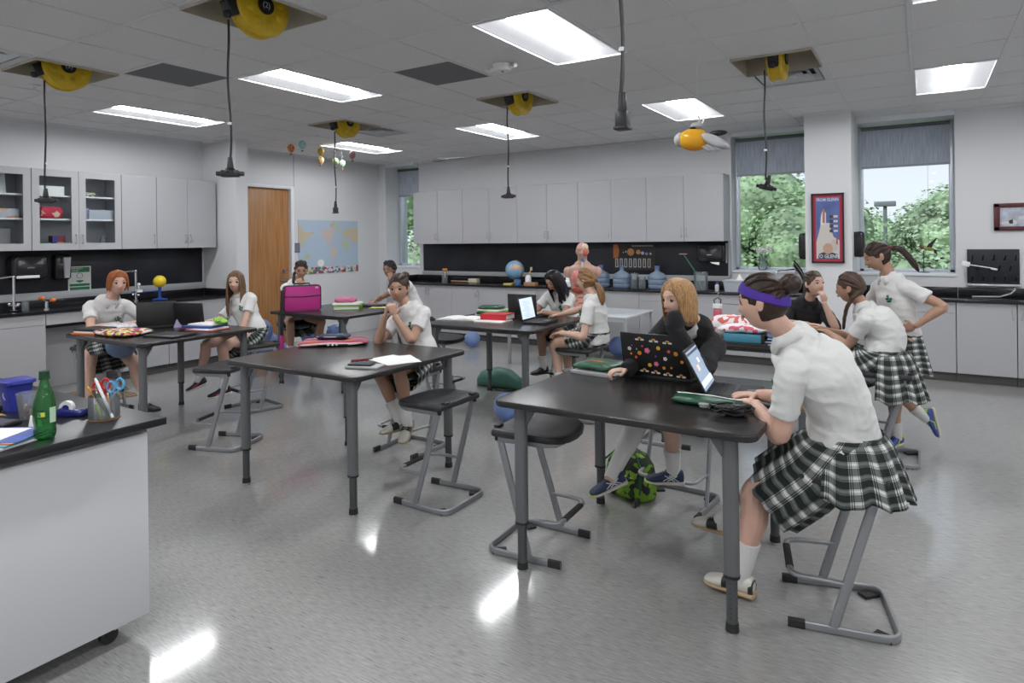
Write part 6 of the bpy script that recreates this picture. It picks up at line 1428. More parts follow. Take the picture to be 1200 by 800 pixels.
t = thing('drawstring_bag', 'slumped dark green bag on the floor under the red-book table', 'bag', (-3.88, 5.95, 0), radians(5))
R = []
for x, h, w in ((-.30, .10, .015), (-.27, .16, .05), (-.18, .20, .10), (-.05, .225, .13), (.08, .20, .13), (.18, .13, .11), (.27, .07, .08), (.33, .03, .03)):
    R.append([V((x+(.02 if s > .5 else 0), w*cos(a), max(.0, (h/2 + (h/2)*sin(a))))) for s, a in [(sin(q), q) for q in [2*pi*k/18 for k in range(18)]]])
MB().rings(R).build('body', m_gbag, t, smooth=70)
MB().tube([(-.05, -.12, .02), (.05, -.17, .012), (.20, -.15, .012), (.3, -.05, .02)], .006, 6).build('cord', m_black, t)
t = thing('backpack', 'green and black patterned backpack on the floor behind the girl’s swinging shoe', 'backpack', (-1.56, 3.86, 0), radians(-20))
m_bp = patt('lime_swirl', [(.16, .32, .02), (.02, .03, .01), (.22, .42, .04), (.03, .05, .02), (.02, .02, .02)], 26)
b = MB(); R = []
for z, w, dd in ((0, .30, .16), (.02, .33, .20), (.12, .33, .21), (.20, .30, .19), (.26, .22, .14), (.285, .12, .07)): R.append([V((x, y, z)) for x, y in rrect(w, dd, min(w, dd)*.42, 5)])
b.rings(R).build('body', m_bp, t, smooth=60); MB().tube([(x*1.02, -.06+y*.2, .03+.0) for x, y in ()] or [(-.15, -.09, .06), (-.15, -.075, .2), (-.08, -.04, .27), (.08, -.04, .27), (.15, -.075, .2), (.15, -.09, .06)], .007, 6).build('zip_piping', m_gvinyl, t)
MB().box((0, -.10, .09), (.22, .05, .13)).build('front_pocket', m_bp, t, bevel=.02); MB().tube([(-.02, 0, .28), (0, 0, .31), (.03, 0, .28)], .006, 6).build('grab_loop', m_black, t)
t = thing('rug', 'brown and beige woven striped mat on the floor by the kneehole', 'rug', (-7.45, 3.30, 0)); m_ju = cm('jute', (.36, .25, .14), .95, bump=.6, bscale=150); m_jd = cm('jute_dark', (.07, .045, .03), .95)
for k in range(26): MB().box((-.36+.0288*k, 0, .006), (.0270, 1.0, .010)).build('woven_strip', m_ju if k % 2 else m_jd, t)
# ---------------------------------------------------------------- white table and anatomical torso
t = thing('side_table', 'low white metal table behind the blonde girl', 'table', (-3.75, 7.62, 0)); m_wm = cm('white_metal', (.55, .57, .60), .35)
MB().box((0, 0, .67), (1.64, .92, .022)).build('table_top', m_wm, t, bevel=.004)
for sx in (-1, 1):
    for sy in (-1, 1): MB().box((sx*.80, sy*.44, .33), (.035, .035, .66)).build('leg', cm('leg_silver', (.35, .36, .37), .4), t, bevel=.003)
for s in (-1, 1): MB().box((0, s*.44, .64), (1.56, .02, .04)).build('rail', m_wm, t)
t = thing('anatomical_torso', 'life-size anatomical torso model with open chest, beside the globe side', 'anatomical model', (-3.62, 7.45, .682)); t['label'] = 'life-size anatomical torso model with open face and chest'
m_an = cm('anatomy_skin', (.50, .30, .24), .4); m_mu = cm('anatomy_muscle', (.40, .08, .05), .45, var=.3, vscale=25); bm_ = MB()
chain(bm_, [(0, 0, 0), (0, 0, .10), (0, 0, .26), (0, 0, .42), (0, 0, .54), (0, 0, .61), (0, 0, .65)], [(.15, .10), (.16, .11), (.135, .10), (.17, .115), (.19, .09), (.10, .065), (.06, .055)], 24, up=(0, -1, 0))
chain(bm_, [(0, 0, .56), (0, 0, .64), (0, -.005, .70)], [.07, .058, .06], 16)
for s in (-1, 1): bm_.ball((s*.185, 0, .505), (.055, .06, .07), 14, 10)
FA_ = Matrix.Translation((0, -.02, .765)) @ Matrix.Rotation(pi, 4, 'Z'); headmesh(bm_, FA_)
b_ = remesh(bm_, 'body', m_an, None, .008, 2); b_.parent = t; b_.rotation_euler.z = 0
# orient torso towards the camera
t.rotation_euler.z = radians(22)
for nm, c, r, col in (('lung', (-.075, -.085, .43), (.055, .045, .10), (.62, .22, .20)), ('lung', (.075, -.085, .43), (.055, .045, .10), (.62, .22, .20)), ('heart', (.015, -.115, .40), (.045, .035, .055), (.50, .03, .03)), ('liver', (-.045, -.095, .29), (.095, .04, .05), (.28, .06, .03)), ('stomach', (.06, -.098, .27), (.055, .035, .05), (.68, .42, .30)), ('trachea', (0, -.075, .575), (.016, .018, .07), (.60, .62, .58)), ('brain_half', (.035, -.06, .815), (.045, .055, .05), (.70, .52, .42)), ('face_muscle', (.04, -.085, .75), (.035, .035, .05), (.55, .14, .10)), ('throat', (.012, -.07, .665), (.02, .02, .04), (.15, .25, .45))):
    MB().ball(c, r, 16, 12).build(nm, cm('organ_%s' % nm, col, .35, var=.15, vscale=40), t)
mb = MB(); mb.tube([(.08*cos(k*1.1), -.098-.012*sin(k*.7), .20-.0042*k+.02*sin(k*1.1)) for k in range(44)], .016, 8); mb.build('intestine', cm('organ_gut', (.66, .34, .26), .4), t)
# ---------------------------------------------------------------- back counter things
CZ = CT+.001; m_clear = glassmat('clear_glassware', (.88, .92, .95), .3, .03, .10)
t = thing('spray_bottle', 'clear spray bottle with orange trigger on the back counter', 'bottle', (-6.72, 8.62, CZ)); MB().lathe([(.045, 0), (.048, .01), (.048, .12), (.035, .16), (.016, .19), (.016, .21)]).build('body', m_clear, t)
MB().box((.005, 0, .225), (.085, .03, .03)).box((.045, 0, .205), (.012, .02, .05), (0, .4, 0)).build('trigger_head', cm('spray_orange', (.65, .22, .02), .4), t, bevel=.004)
t = thing('mallet', 'wooden-handled mallet with pale rectangular head on the back counter', 'mallet', (-6.72, 8.80, CZ), radians(3)); MB().cyl((0, 0, .018), (.45, 0, .018), .014, n=12).build('handle', cm('mallet_wood', (.40, .22, .12), .5), t); MB().box((.45, 0, .036), (.17, .10, .07)).build('head', cm('mallet_head', (.55, .52, .38), .7), t, bevel=.006)
t = thing('globe', 'tabletop world globe with pale blue oceans on the back counter', 'globe', (-5.45, 8.78, CZ)); m_oc = mat('globe_map', (.22, .38, .55), .35)
def _globe():
    nt, b = nodes(m_oc); tc = nt.nodes.new('ShaderNodeTexCoord'); n = nt.nodes.new('ShaderNodeTexNoise'); n.inputs['Scale'].default_value = 7; n.inputs['Detail'].default_value = 5; nt.links.new(tc.outputs['Object'], n.inputs['Vector'])
    nt.links.new(ramp(nt, n.outputs[0], [(0, (.20, .38, .58)), (.52, (.26, .44, .60)), (.54, (.52, .32, .25)), (.60, (.55, .45, .25)), (.66, (.50, .26, .28))], 'CONSTANT'), b.inputs['Base Color'])
_globe()
MB().ball((0, 0, 0), .148, 36, 24).build('sphere', m_oc, t).location = (0, 0, .225)
MB().tube([(.158*sin(a)*.4, .158*sin(a)*.9, .225-.158*cos(a)) for a in [radians(q) for q in range(-5, 190, 15)]], .006, 6).build('meridian_arm', cm('globe_brass', (.42, .30, .12), .3, metal=.7), t)
MB().lathe([(.085, 0), (.09, .008), (.07, .02), (.02, .035), (.015, .07)]).build('base', cm('globe_brass', (.42, .30, .12), .3, metal=.7), t)
def boxy(nm, lab, cat, c, d, m, rz=0): return slab(nm, lab, cat, (c[0], c[1], CZ), d, rz, m)
boxy('small_box', 'small blue and yellow carton beside the globe', 'box', (-5.28, 8.60), (.07, .05, .09), cm('carton_blue', (.05, .16, .40), .5))
o = slab('small_box', 'yellow lid piece lying by the globe base', 'box', (-5.45, 8.58, CZ), (.13, .08, .03), .2, cm('yellow_card', (.60, .50, .12), .6))
t = thing('bottle_with_brush', 'white bottle with a wooden brush sticking out of it', 'bottle', (-5.18, 8.74, CZ)); MB().lathe([(.045, 0), (.047, .01), (.047, .12), (.03, .15)]).build('body', m_white, t); MB().cyl((0, 0, .1), (.05, 0, .24), .009, n=8).build('brush_handle', cm('brush_wood', (.6, .42, .12), .5), t); MB().box((.055, 0, .25), (.03, .02, .05)).build('bristles', cm('bristle_tan', (.55, .45, .25), .8), t)
boxy('wood_block', 'flat wooden block on the counter behind the typing girl', 'block', (-5.05, 8.60), (.20, .10, .05), cm('mallet_wood', (.40, .22, .12), .5))
for k, x in enumerate((-4.55, -4.40)): boxy('white_tray', ['larger white plastic tray stack left of the torso model', 'smaller white tray right against the torso model'][k], 'tray', (x, 8.72+.12*k), (.34-.1*k, .22, .08+.05*k), m_white)
m_jug = glassmat('blue_jug', (.55, .68, .85), .35, .06, .30)
for k, (x, y) in enumerate(((-3.98, 8.80), (-3.62, 8.72), (-3.10, 8.72))):
    t = thing('water_jug', ['blue water jug nearest the anatomical torso', 'blue water jug in the middle, under the sun poster', 'blue water jug right of the clear pitcher'][k], 'jug', (x, y, CZ), group='blue water jugs')
    MB().lathe([(.10, 0), (.125, .012), (.128, .05), (.120, .06), (.128, .07), (.128, .12), (.120, .13), (.128, .14), (.126, .17), (.10, .205), (.045, .235), (.030, .25), (.030, .285)], n=28).build('body', m_jug, t, smooth=60); MB().cyl((0, 0, .28), (0, 0, .315), .034, n=20).build('cap', cm('cap_blue', (.08, .16, .35), .4), t)
for k, x in enumerate((-3.40, -3.29)):
    t = thing('glass_cylinder', ['tall clear measuring pitcher between two water jugs', 'clear beaker right of the measuring pitcher'][k], 'glassware', (x, 8.64, CZ)); MB().lathe([(.055, 0), (.057, .004), (.05, .20-.05*k), (.054, .215-.05*k), (.050, .215-.05*k), (.046, .19-.05*k), (.05, .008)], n=24).build('wall', m_clear, t)
t = thing('tall_beaker', 'large clear beaker holding a pink artificial flower', 'glassware', (-2.48, 8.66, CZ)); MB().lathe([(.085, 0), (.09, .006), (.09, .235), (.098, .245), (.092, .245), (.086, .23), (.085, .01)], n=28).build('wall', m_clear, t)
t = thing('artificial_flower', 'pink flower on a green stem leaning left out of the beaker', 'flower', (-2.50, 8.66, CZ+.02)); MB().tube([(.03, 0, 0), (-.05, 0, .22), (-.21, 0, .46)], .006, 6).build('stem', cm('stem_green', (.05, .22, .10), .5), t)
for k in range(7): a = 2*pi*k/7; MB().ball((-.215+.028*cos(a), .028*sin(a), .462), (.030, .016, .008), 8, 6, Matrix.Rotation(a, 3, 'Z')).build('petal', cm('petal_pink', (.60, .20, .28), .6), t)
t = thing('small_bottle', 'small white bottle with blue cap by the clear plastic bin', 'bottle', (-2.26, 8.62, CZ)); MB().lathe([(.025, 0), (.027, .004), (.027, .075), (.014, .09)]).build('body', m_white, t); MB().cyl((0, 0, .088), (0, 0, .118), .014, n=14).build('cap', cm('cap_royal', (.04, .07, .40), .4), t)
t = thing('storage_bin', 'clear white plastic bin with tissue sticking out, by the window', 'bin', (-1.99, 8.68, CZ)); m_tub = glassmat('milky_plastic', (.80, .83, .90), .3, .1, .55)
MB().rings([[V((x*.94, y*.94, 0)) for x, y in rrect(.35, .24, .03, 3)], [V((x, y, .135)) for x, y in rrect(.37, .26, .03, 3)]]).build('body', m_tub, t); MB().prism(rrect(.385, .275, .03, 3), .135, .148).build('rim', m_tub, t); MB().lathe([(.05, .148), (.03, .17), (.008, .22)], n=9).build('tissue', m_paper, t)
t = thing('flower_vase', 'glass vase of white flowers on the left window sill', 'vase', (-1.82, 9.26, SILL)); MB().lathe([(.035, 0), (.055, .02), (.062, .06), (.045, .12), (.038, .15), (.055, .19), (.052, .19), (.034, .15), (.05, .06), (.03, .01)], n=24).build('wall', m_clear, t)
rf = random.Random(4)
for k in range(9):
    a = rf.uniform(0, 6.28); r = rf.uniform(.03, .13); p = V((r*cos(a), r*sin(a)*.5, .24+rf.uniform(0, .07))); MB().tube([(0, 0, .06), (p.x*.4, p.y*.4, .18), p], .0025, 5).build('stem', cm('stem_green', (.05, .22, .10), .5), t)
    b = MB()
    for j in range(8): q = V((rf.uniform(-1, 1), rf.uniform(-1, 1), rf.uniform(-1, 1))).normalized()*.018; b.ball(p+q, .016, 7, 5)
    b.build('bloom', cm('bloom_white', (.80, .80, .76), .8), t)
t = thing('figurine', 'small white twin-lobed figurine on the narrow window sill', 'figurine', (-7.93, 9.25, SILL)); m_fg = m_white
MB().box((0, 0, .03), (.10, .05, .06)).build('base', m_fg, t, bevel=.006); MB().cyl((0, 0, .06), (0, 0, .24), .008, n=8).build('post', m_fg, t)
for s in (-1, 1): MB().tube([(s*.065+.05*cos(a), 0, .29+.04*sin(a)) for a in [2*pi*k/14 for k in range(14)]], .012, 7, closed=True).build('ring', m_fg, t)
# faucet and dispensers at the column
def gooseneck(lab, c, rz, h=.32):
    t = thing('faucet', lab, 'faucet', c, rz); MB().lathe([(.03, 0), (.03, .01), (.016, .02), (.014, h)]).build('riser', m_chrome, t)
    MB().tube([(0, 0, h-.01), (.02, 0, h+.005), (.20, 0, h-.01), (.235, 0, h-.025), (.237, 0, h-.08)], .010, 8).build('spout', m_chrome, t)
    for s in (-1, 1): MB().cyl((0, s*.02, .06), (0, s*.07, .07), .012, n=10).ball((0, s*.075, .075), .02, 10, 8).build('tap_handle', m_chrome, t)
    MB().ball((0, 0, h), .018, 12, 8).build('elbow', m_chrome, t); return t
gooseneck('chrome faucet at the left end of the left counter', (-8.25, 3.11, CZ), radians(-80), .37); gooseneck('chrome faucet behind the redhaired girl', (-8.30, 4.42, CZ), radians(-98), .37); gooseneck('chrome faucet before the left window, behind the headband girl', (-1.35, 8.92, CZ), radians(200), .28)
def dispenser(lab, c, rz, w=.28, h=.30, d=.14, col=(.02, .02, .022)):
    t = thing('dispenser', lab, 'dispenser', c, rz); m = cm('dispenser_black', col, .2)
    R = []
    for y, k in ((0, .97), (-d*.6, 1), (-d*.9, .95), (-d, .82)): R.append([V((x*k, y, z*k)) for x, z in rrect(w, h, min(w, h)*.22, 5)])
    MB().rings(R).build('cover', m, t, smooth=50); return t
t = dispenser('black paper towel dispenser with grey window, left wall', (XL+.02, 3.32, 1.36), radians(90), .36, .28, .17); MB().prism([(x, z) for x, z in rrect(.30, .19, .03, 4)], .0, .006, Matrix.Translation((0, -.163, .02)) @ Matrix.Rotation(pi/2, 4, 'X')).build('window', cm('smoky_grey', (.10, .11, .12), .12), t)
MB().box((-.03, -.165, -.10), (.22, .02, .03)).build('paper_edge', m_white, t, bevel=.004); text('brand_mark', 'enMotion', .018, cm('print_white', (.6, .6, .62), .5), t, (0.0, -.1705, .0), (pi/2, 0, 0)); text('brand_mark', 'GP', .02, cm('print_white', (.6, .6, .62), .5), t, (0.11, -.1705, .085), (pi/2, 0, 0))
t = dispenser('black and silver soap dispenser next to the paper towel dispenser', (XL+.02, 3.67, 1.35), radians(90), .17, .30, .11); MB().rings([[V((x, -.10, z)) for x, z in ((.0, -.13), (.065, -.13), (.08, .12), (-.01, .12))], [V((x, -.125, z)) for x, z in ((.01, -.12), (.055, -.12), (.07, .11), (0, .11))]]).build('silver_front', cm('soap_silver', (.45, .46, .48), .3), t)
t = dispenser('black paper towel dispenser at the right end of the back wall', (-2.45, YB-.02, 1.385), 0, .37, .26, .16); MB().prism([(x, z) for x, z in rrect(.31, .17, .03, 4)], 0, .006, Matrix.Translation((0, -.153, .02)) @ Matrix.Rotation(pi/2, 4, 'X')).build('window', cm('smoky_grey', (.10, .11, .12), .12), t); MB().quad((-.02, -.14, -.10), (.13, -.14, -.10), (.13, -.16, -.16), (.03, -.16, -.135)).build('paper_sheet', m_paper, t); MB().box((0, -.161, -.02), (.07, .002, .008)).build('maker_mark', cm('print_white', (.6, .6, .62), .5), t); MB().box((.20, -.02, 0), (.02, .05, .27)).build('side_bracket', m_lam, t)
dispenser('black wall dispenser on the left side of the column, before the tree window', (-1.15, 8.62, 1.48), radians(-90), .20, .32, .11); dispenser('black rounded dispenser on the right side of the column', (-.665, 8.62, 1.50), radians(90), .20, .30, .11)
t = thing('eyewash_arm', 'chrome and black eyewash arms folded beside the column', 'eyewash', (-1.25, 8.75, CZ)); 
for k in range(3): MB().tube([(.06, .0+.03*k, .02+.03*k), (-.02, .02*k, .22+.03*k), (-.10, 0, .34+.03*k)], .011, 7).build('arm', m_chrome if k % 2 else m_black, t)
# framed shuttle poster
t = thing('framed_poster', 'black-framed red-edged space shuttle poster on the white column', 'poster', (-.912, 8.30, 1.69)); W_, H_2 = .34, .80
fr = MB()
for a, b in (((-W_/2, -H_2/2), (-W_/2+.018, H_2/2)), ((W_/2-.018, -H_2/2), (W_/2, H_2/2)), ((-W_/2, -H_2/2), (W_/2, -H_2/2+.018)), ((-W_/2, H_2/2-.018), (W_/2, H_2/2))): fr.bb((a[0], -.025, a[1]), (b[0], 0, b[1]))
fr.build('frame', m_black, t); MB().bb((-W_/2+.01, -.010, -H_2/2+.01), (W_/2-.01, -.002, H_2/2-.01)).build('red_mount', cm('poster_red', (.45, .03, .06), .5), t); MB().bb((-.122, -.012, -.355), (.122, -.0101, .355)).build('print', cm('poster_blue', (.09, .13, .32), .4, var=.25, vscale=6), t)
def flat(nm, poly, m, y=-.0128, par=None): return MB().prism(poly, 0, .0008, Matrix.Translation((0, y+.0008, 0)) @ Matrix.Rotation(pi/2, 4, 'X')).build(nm, m, par or t, smooth=0)
m_pw = cm('poster_white', (.62, .62, .64), .5); m_cream = cm('poster_cream', (.55, .52, .48), .6)
text('poster_title', 'FROM GLENN', .05, m_pw, t, (0, -.0135, .325), (pi/2, 0, 0), .0005, xs=.74, bold=.0008); text('poster_title', 'TO GLENN', .056, m_pw, t, (0, -.0145, -.325), (pi/2, 0, 0), .0005, xs=.86, bold=.0012)
flat('smoke_plume', [(-.12, -.35), (.12, -.35), (.12, -.14), (.06, -.10), (.03, .0), (.02, .06), (-.07, .06), (-.09, -.04), (-.12, -.16)], m_cream, -.0126)
flat('shuttle_body', [(-.075, .04), (-.07, .13), (-.055, .20), (-.045, .13), (-.035, .04)], m_pw, -.0132); flat('fuel_tank', [(-.052, .06), (-.052, .20), (-.042, .235), (-.030, .20), (-.030, .06)], cm('tank_orange', (.42, .16, .08), .5), -.0136); flat('booster', [(-.028, .05), (-.028, .17), (-.022, .19), (-.016, .17), (-.016, .05)], m_pw, -.0140)
flat('portrait_face', [(.0+.052*cos(a), -.235+.062*sin(a)) for a in [2*pi*k/20 for k in range(20)]], cm('portrait_tone', (.50, .30, .22), .6), -.0138); flat('portrait_coat', [(-.10, -.30), (-.05, -.275), (.05, -.28), (.10, -.30), (.10, -.35), (-.10, -.35)], cm('portrait_coat', (.05, .06, .10), .6), -.0134)
flat('second_astronaut', [(.065+.04*cos(a), -.20+.07*sin(a)) for a in [2*pi*k/16 for k in range(16)]], cm('portrait_suit', (.5, .45, .42), .6), -.0130); flat('suit_red_patch', [(.085, -.18), (.105, -.19), (.10, -.10), (.09, -.10)], cm('suit_red', (.40, .08, .06), .5), -.0142)
for k in range(4): flat('small_photo', [(.02, .15-.055*k), (.055, .15-.055*k), (.055, .115-.055*k), (.02, .115-.055*k)], cm('photo_dark', (.06, .05, .05), .5), -.0132); flat('caption', [(.062, .145-.055*k), (.105, .145-.055*k), (.105, .12-.055*k), (.062, .12-.055*k)], m_cream, -.0131)
# framed photo of shoes, right wall
t = thing('framed_photo', 'maroon-framed photo of saddle shoes on the right wall', 'picture', (.97, YR, 1.785)); m_mar = cm('maroon_frame', (.085, .015, .02), .35)
W_, H_2 = .58, .30
for a, b in (((-W_/2, -H_2/2), (-W_/2+.055, H_2/2)), ((W_/2-.055, -H_2/2), (W_/2, H_2/2)), ((-W_/2, -H_2/2), (W_/2, -H_2/2+.045)), ((-W_/2, H_2/2-.045), (W_/2, H_2/2))): MB().bb((a[0], -.03, a[1]), (b[0], 0, b[1])).build('frame_side', m_mar, t, bevel=.006)
MB().bb((-.24, -.012, -.11), (.24, -.004, .11)).build('print', cm('photo_grey', (.42, .45, .52), .3, var=.3, vscale=14), t)
for k, (x, z, s) in enumerate(((-.15, -.055, 1), (.12, -.05, -1), (.0, .0, 1))):
    flat('shoe_image', [(x-.07*s, z-.03), (x+.06*s, z-.03), (x+.07*s, z+.0), (x+.03*s, z+.03), (x-.02*s, z+.012), (x-.07*s, z-.0)], cm('shoe_image_white', (.62, .60, .58), .5), -.0135); flat('shoe_image_dark', [(x, z-.02), (x+.03*s, z-.02), (x+.03*s, z+.03), (x-.01*s, z+.012)], m_black, -.0142)
flat('lace_image', [(-.02, .05), (-.01, .055), (.06, -.06), (.05, -.065)], cm('lace_red', (.5, .03, .03), .5), -.0146)
# drying rack
t = thing('drying_rack', 'black wall drying rack with pegs and steel drip tray', 'drying rack', (.667, YR, 1.24)); MB().bb((-.235, -.025, -.19), (.235, 0, .19)).build('panel', cm('rack_black', (.014, .015, .022), .5), t, bevel=.003); MB().bb((-.24, -.07, -.222), (.24, 0, -.195)).build('drip_tray', m_steel, t, bevel=.003)
for r in range(3):
    for k in range(5):
        x = -.19+.098*k + (.049 if r == 1 else 0); z = .12-.115*r
        if x > .22: continue
        MB().tube([(x, -.02, z-.05), (x+.003, -.11, z+.01)], .0075, 7).build('peg', m_black, t)
MB().tube([(.19, -.03, -.21), (.19, -.06, -.25), (.15, -.10, -.29), (.05, -.14, -.325), (-.2, -.16, -.33)], .008, 7).build('drain_hose', cm('hose_grey', (.45, .46, .48), .4), t)
t = thing('hanging_tool', 'white plastic tool hanging slantwise on the drying rack', 'tool', (.50, YR-.12, 1.27)); MB().box((-.085, 0, .0), (.075, .03, .055), (0, .25, 0)).build('head', m_white, t, bevel=.006); MB().cyl((-.05, 0, -.01), (.15, 0, -.045), .006, n=8).build('rod', m_white, t); MB().box((.17, 0, -.055), (.06, .02, .02), (0, .25, 0)).build('grip', m_white, t, bevel=.005)
# suncatcher and stand in the right window
t = thing('hummingbird_ornament', 'dark hummingbird ornament with red throat hanging in the right window', 'ornament', (.07, 9.28, 1.43)); m_bd = cm('bird_dark', (.02, .02, .025), .5)
MB().ball((0, 0, 0), (.065, .012, .022), 14, 10, Matrix.Rotation(.15, 3, 'Y')).build('body', cm('bird_olive', (.25, .26, .05), .5), t); MB().ball((-.065, 0, .012), (.024, .012, .017), 12, 8).build('head', cm('bird_red', (.28, .03, .02), .5), t); MB().tube([(-.085, 0, .008), (-.12, 0, -.02), (-.15, 0, -.065)], [.005, .004, .001], 6).build('beak', m_bd, t)
MB().prism([(-.03, .01), (.0, .06), (.08, .135), (.085, .12), (.045, .05), (.03, .01)], -.003, .003, Matrix.Rotation(pi/2, 4, 'X')).build('wing', m_bd, t); MB().prism([(.05, -.005), (.13, -.025), (.08, -.03), (.09, -.07), (.06, -.05), (.045, -.02)], -.003, .003, Matrix.Rotation(pi/2, 4, 'X')).build('tail', m_bd, t); MB().cyl((0, 0, .02), (0, 0, 1.0), .0012, n=4).build('thread', m_black, t)
t = thing('butterfly_stand', 'metal window-sill stand with small butterflies and leaves on curved arms', 'ornament', (.02, 9.26, SILL)); MB().cyl((0, 0, 0), (0, 0, .005), .06, n=18).build('base', m_bd, t); MB().cyl((0, 0, 0), (0, 0, .26), .004, n=8).build('post', m_bd, t)
for k, (x, z, c) in enumerate(((-.15, .19, 'butterfly_violet'), (.18, .17, 'leaf_dark'), (0, .18, 'leaf_wine'), (-.10, .10, 'leaf_dark'), (.06, .11, 'leaf_wine'), (-.05, .12, 'leaf_dark'), (.13, .14, 'leaf_dark'), (0, .07, 'leaf_dark'))):
    MB().tube([(0, 0, .05), (x*.6, 0, .04+z*.35), (x, 0, z)], .002, 5).build('arm', m_bd, t); m = cm(c, {'butterfly_violet': (.12, .03, .20), 'leaf_dark': (.02, .04, .03), 'leaf_wine': (.12, .03, .06)}[c], .5)
    if k == 0: 
        for s in (-1, 1): MB().ball((x+s*.018, 0, z+.008), (.020, .003, .013), 10, 6).build('wing', m, t)
    else: MB().ball((x, 0, z), (.018, .006, .013), 10, 6).build('leaf', m, t)
# sun poster on the backboard
t = thing('sun_poster', 'dark poster of suns and orange planets over rows of spectra, on the backboard', 'poster', (-3.60, YB-.021, 1.325)); MB().bb((-.32, -.003, -.19), (.32, 0, .20)).build('sheet', cm('poster_black', (.03, .02, .02), .4), t)
flat('sun_limb', [(-.32, -.02), (-.32, .19), (-.25, .19), (-.225, .10), (-.24, .0)], cm('sun_orange', (.55, .16, .04), .5), -.0045)
for x, z, r, c in ((-.045, .075, .055, (.62, .26, .08)), (.075, .075, .035, (.62, .30, .10)), (-.16, .07, .012, (.5, .5, .5)), (-.12, .08, .015, (.35, .45, .6)), (.14, .06, .025, (.5, .5, .55)), (.20, .05, .022, (.20, .30, .55)), (.26, .05, .018, (.5, .45, .4))): flat('planet_disc', [(x+r*cos(a), z+r*sin(a)) for a in [2*pi*k/16 for k in range(16)]], cm('disc_%d_%d' % (x*1000, z*1000), c, .5), -.0050)
for k in range(8): flat('column_panel', [(-.29+.072*k, -.15), (-.245+.072*k, -.15), (-.245+.072*k, -.02), (-.29+.072*k, -.02)], cm('panel_grey', (.45, .45, .45), .5), -.0046); flat('column_shape', [(-.28+.072*k, -.14), (-.255+.072*k, -.14), (-.26+.072*k, -.03), (-.275+.072*k, -.03)], m_black, -.0052)
for k in range(9): flat('title_bar', [(-.02+.036*k, .155), (.008+.036*k, .155), (.008+.036*k, .175), (-.02+.036*k, .175)], cm('title_grey', (.35, .33, .30), .5), -.0046)
# world map, door plate
t = thing('world_map', 'laminated world map with a band of flags along its foot, left wall', 'map', (XL, 7.80, 1.52), radians(90)); 
MB().bb((-.66, -.006, -.44), (.66, 0, .45)).build('sheet', cm('map_ocean', (.44, .54, .66), .2), t); MB().bb((-.66, -.0072, -.44), (.66, -.0062, -.33)).build('flag_band', patt('flags', [(.35, .05, .08), (.55, .55, .6), (.10, .12, .30), (.50, .45, .30), (.08, .22, .12), (.6, .6, .62)], 22), t)
m_la = cm('map_tan', (.55, .47, .33), .3); m_lb = cm('map_green', (.45, .52, .40), .3); m_lc = cm('map_pink', (.58, .48, .44), .3)
def land(poly, m, nm='continent'): MB().prism([(x*.655, z*.44) for x, z in poly], 0, .0006, Matrix.Translation((0, -.0062 if nm == 'continent' else -.0070, 0)) @ Matrix.Rotation(pi/2, 4, 'X')).build(nm, m, t, smooth=0)
land([(-1, .85), (-.9, .8), (-.88, .62), (-.7, .55), (-.5, .6), (-.52, .5), (-.7, .42), (-.72, .3), (-.85, .2), (-.88, .0), (-.95, .05), (-1, .2)], m_la); land([(-.9, .3), (-.78, .3), (-.82, .15), (-.86, .02), (-.92, .12)], m_lb, 'land_patch'); land([(-.8, -.28), (-.68, -.22), (-.62, -.35), (-.7, -.48), (-.85, -.42)], m_lb)
land([(-.25, .62), (.0, .68), (.12, .78), (.18, .6), (.1, .45), (.16, .35), (.05, .25), (-.02, .1), (.04, .0), (-.03, .02), (-.12, .2), (-.18, .4), (-.3, .5)], m_lc); land([(0, .85), (.1, .97), (.2, .95), (.12, .7)], m_la); land([(.04, 0), (.16, -.02), (.26, -.15), (.2, -.35), (.14, -.55), (.1, -.72), (.08, -.5), (.05, -.25)], m_lc); land([(.22, .9), (.34, .95), (.36, .65), (.28, .55), (.22, .7)], m_lb, 'land_patch')
land([(.42, .42), (.48, .62), (.6, .7), (.8, .72), (1, .75), (1, .2), (.88, .1), (.8, .25), (.7, .3), (.6, .38)], m_la); land([(.40, .25), (.55, .28), (.68, .22), (.72, .05), (.62, -.2), (.56, -.3), (.52, -.05), (.42, .0)], m_lb)
land([(-.30+.11*cos(a), -.60+.14*sin(a)) for a in [2*pi*k/18 for k in range(18)]], m_paper, 'inset_disc')
t = thing('door_plate', 'small grey room plate between the wooden door and the map', 'sign', (XL, 7.10, 1.515), radians(90)); MB().bb((-.07, -.008, -.075), (.07, 0, .08)).build('plate', cm('plate_grey', (.13, .14, .19), .5), t)
for k in range(4): MB().bb((-.05, -.0088, .045-.03*k), (.05, -.0082, .055-.03*k)).build('braille_row', cm('plate_light', (.25, .26, .32), .5), t)
# eyewash safety sign
t = thing('safety_sign', 'green and white emergency eyewash sign on the left backboard', 'sign', (XL+.021, 3.885, 1.205), radians(90)); MB().bb((-.125, -.004, -.145), (.125, 0, .145)).build('plate', cm('sign_white', (.66, .68, .66), .5), t)
m_sg = cm('sign_green', (.02, .16, .07), .5); MB().bb((-.11, -.0048, .075), (.11, -.0041, .135)).build('header', m_sg, t); MB().bb((-.11, -.0048, -.09), (.11, -.0041, -.06)).build('footer', m_sg, t); MB().bb((-.11, -.0048, -.135), (.11, -.0041, -.10)).build('footer', m_sg, t)
text('sign_text', 'EMERGENCY', .030, m_sg and cm('sign_white', (.66, .68, .66), .5), t, (-.035, -.0052, .118), (pi/2, 0, 0), .0004, xs=.8); text('sign_text', 'EYEWASH', .022, cm('sign_white', (.66, .68, .66), .5), t, (-.05, -.0052, .092), (pi/2, 0, 0), .0004, xs=.8)
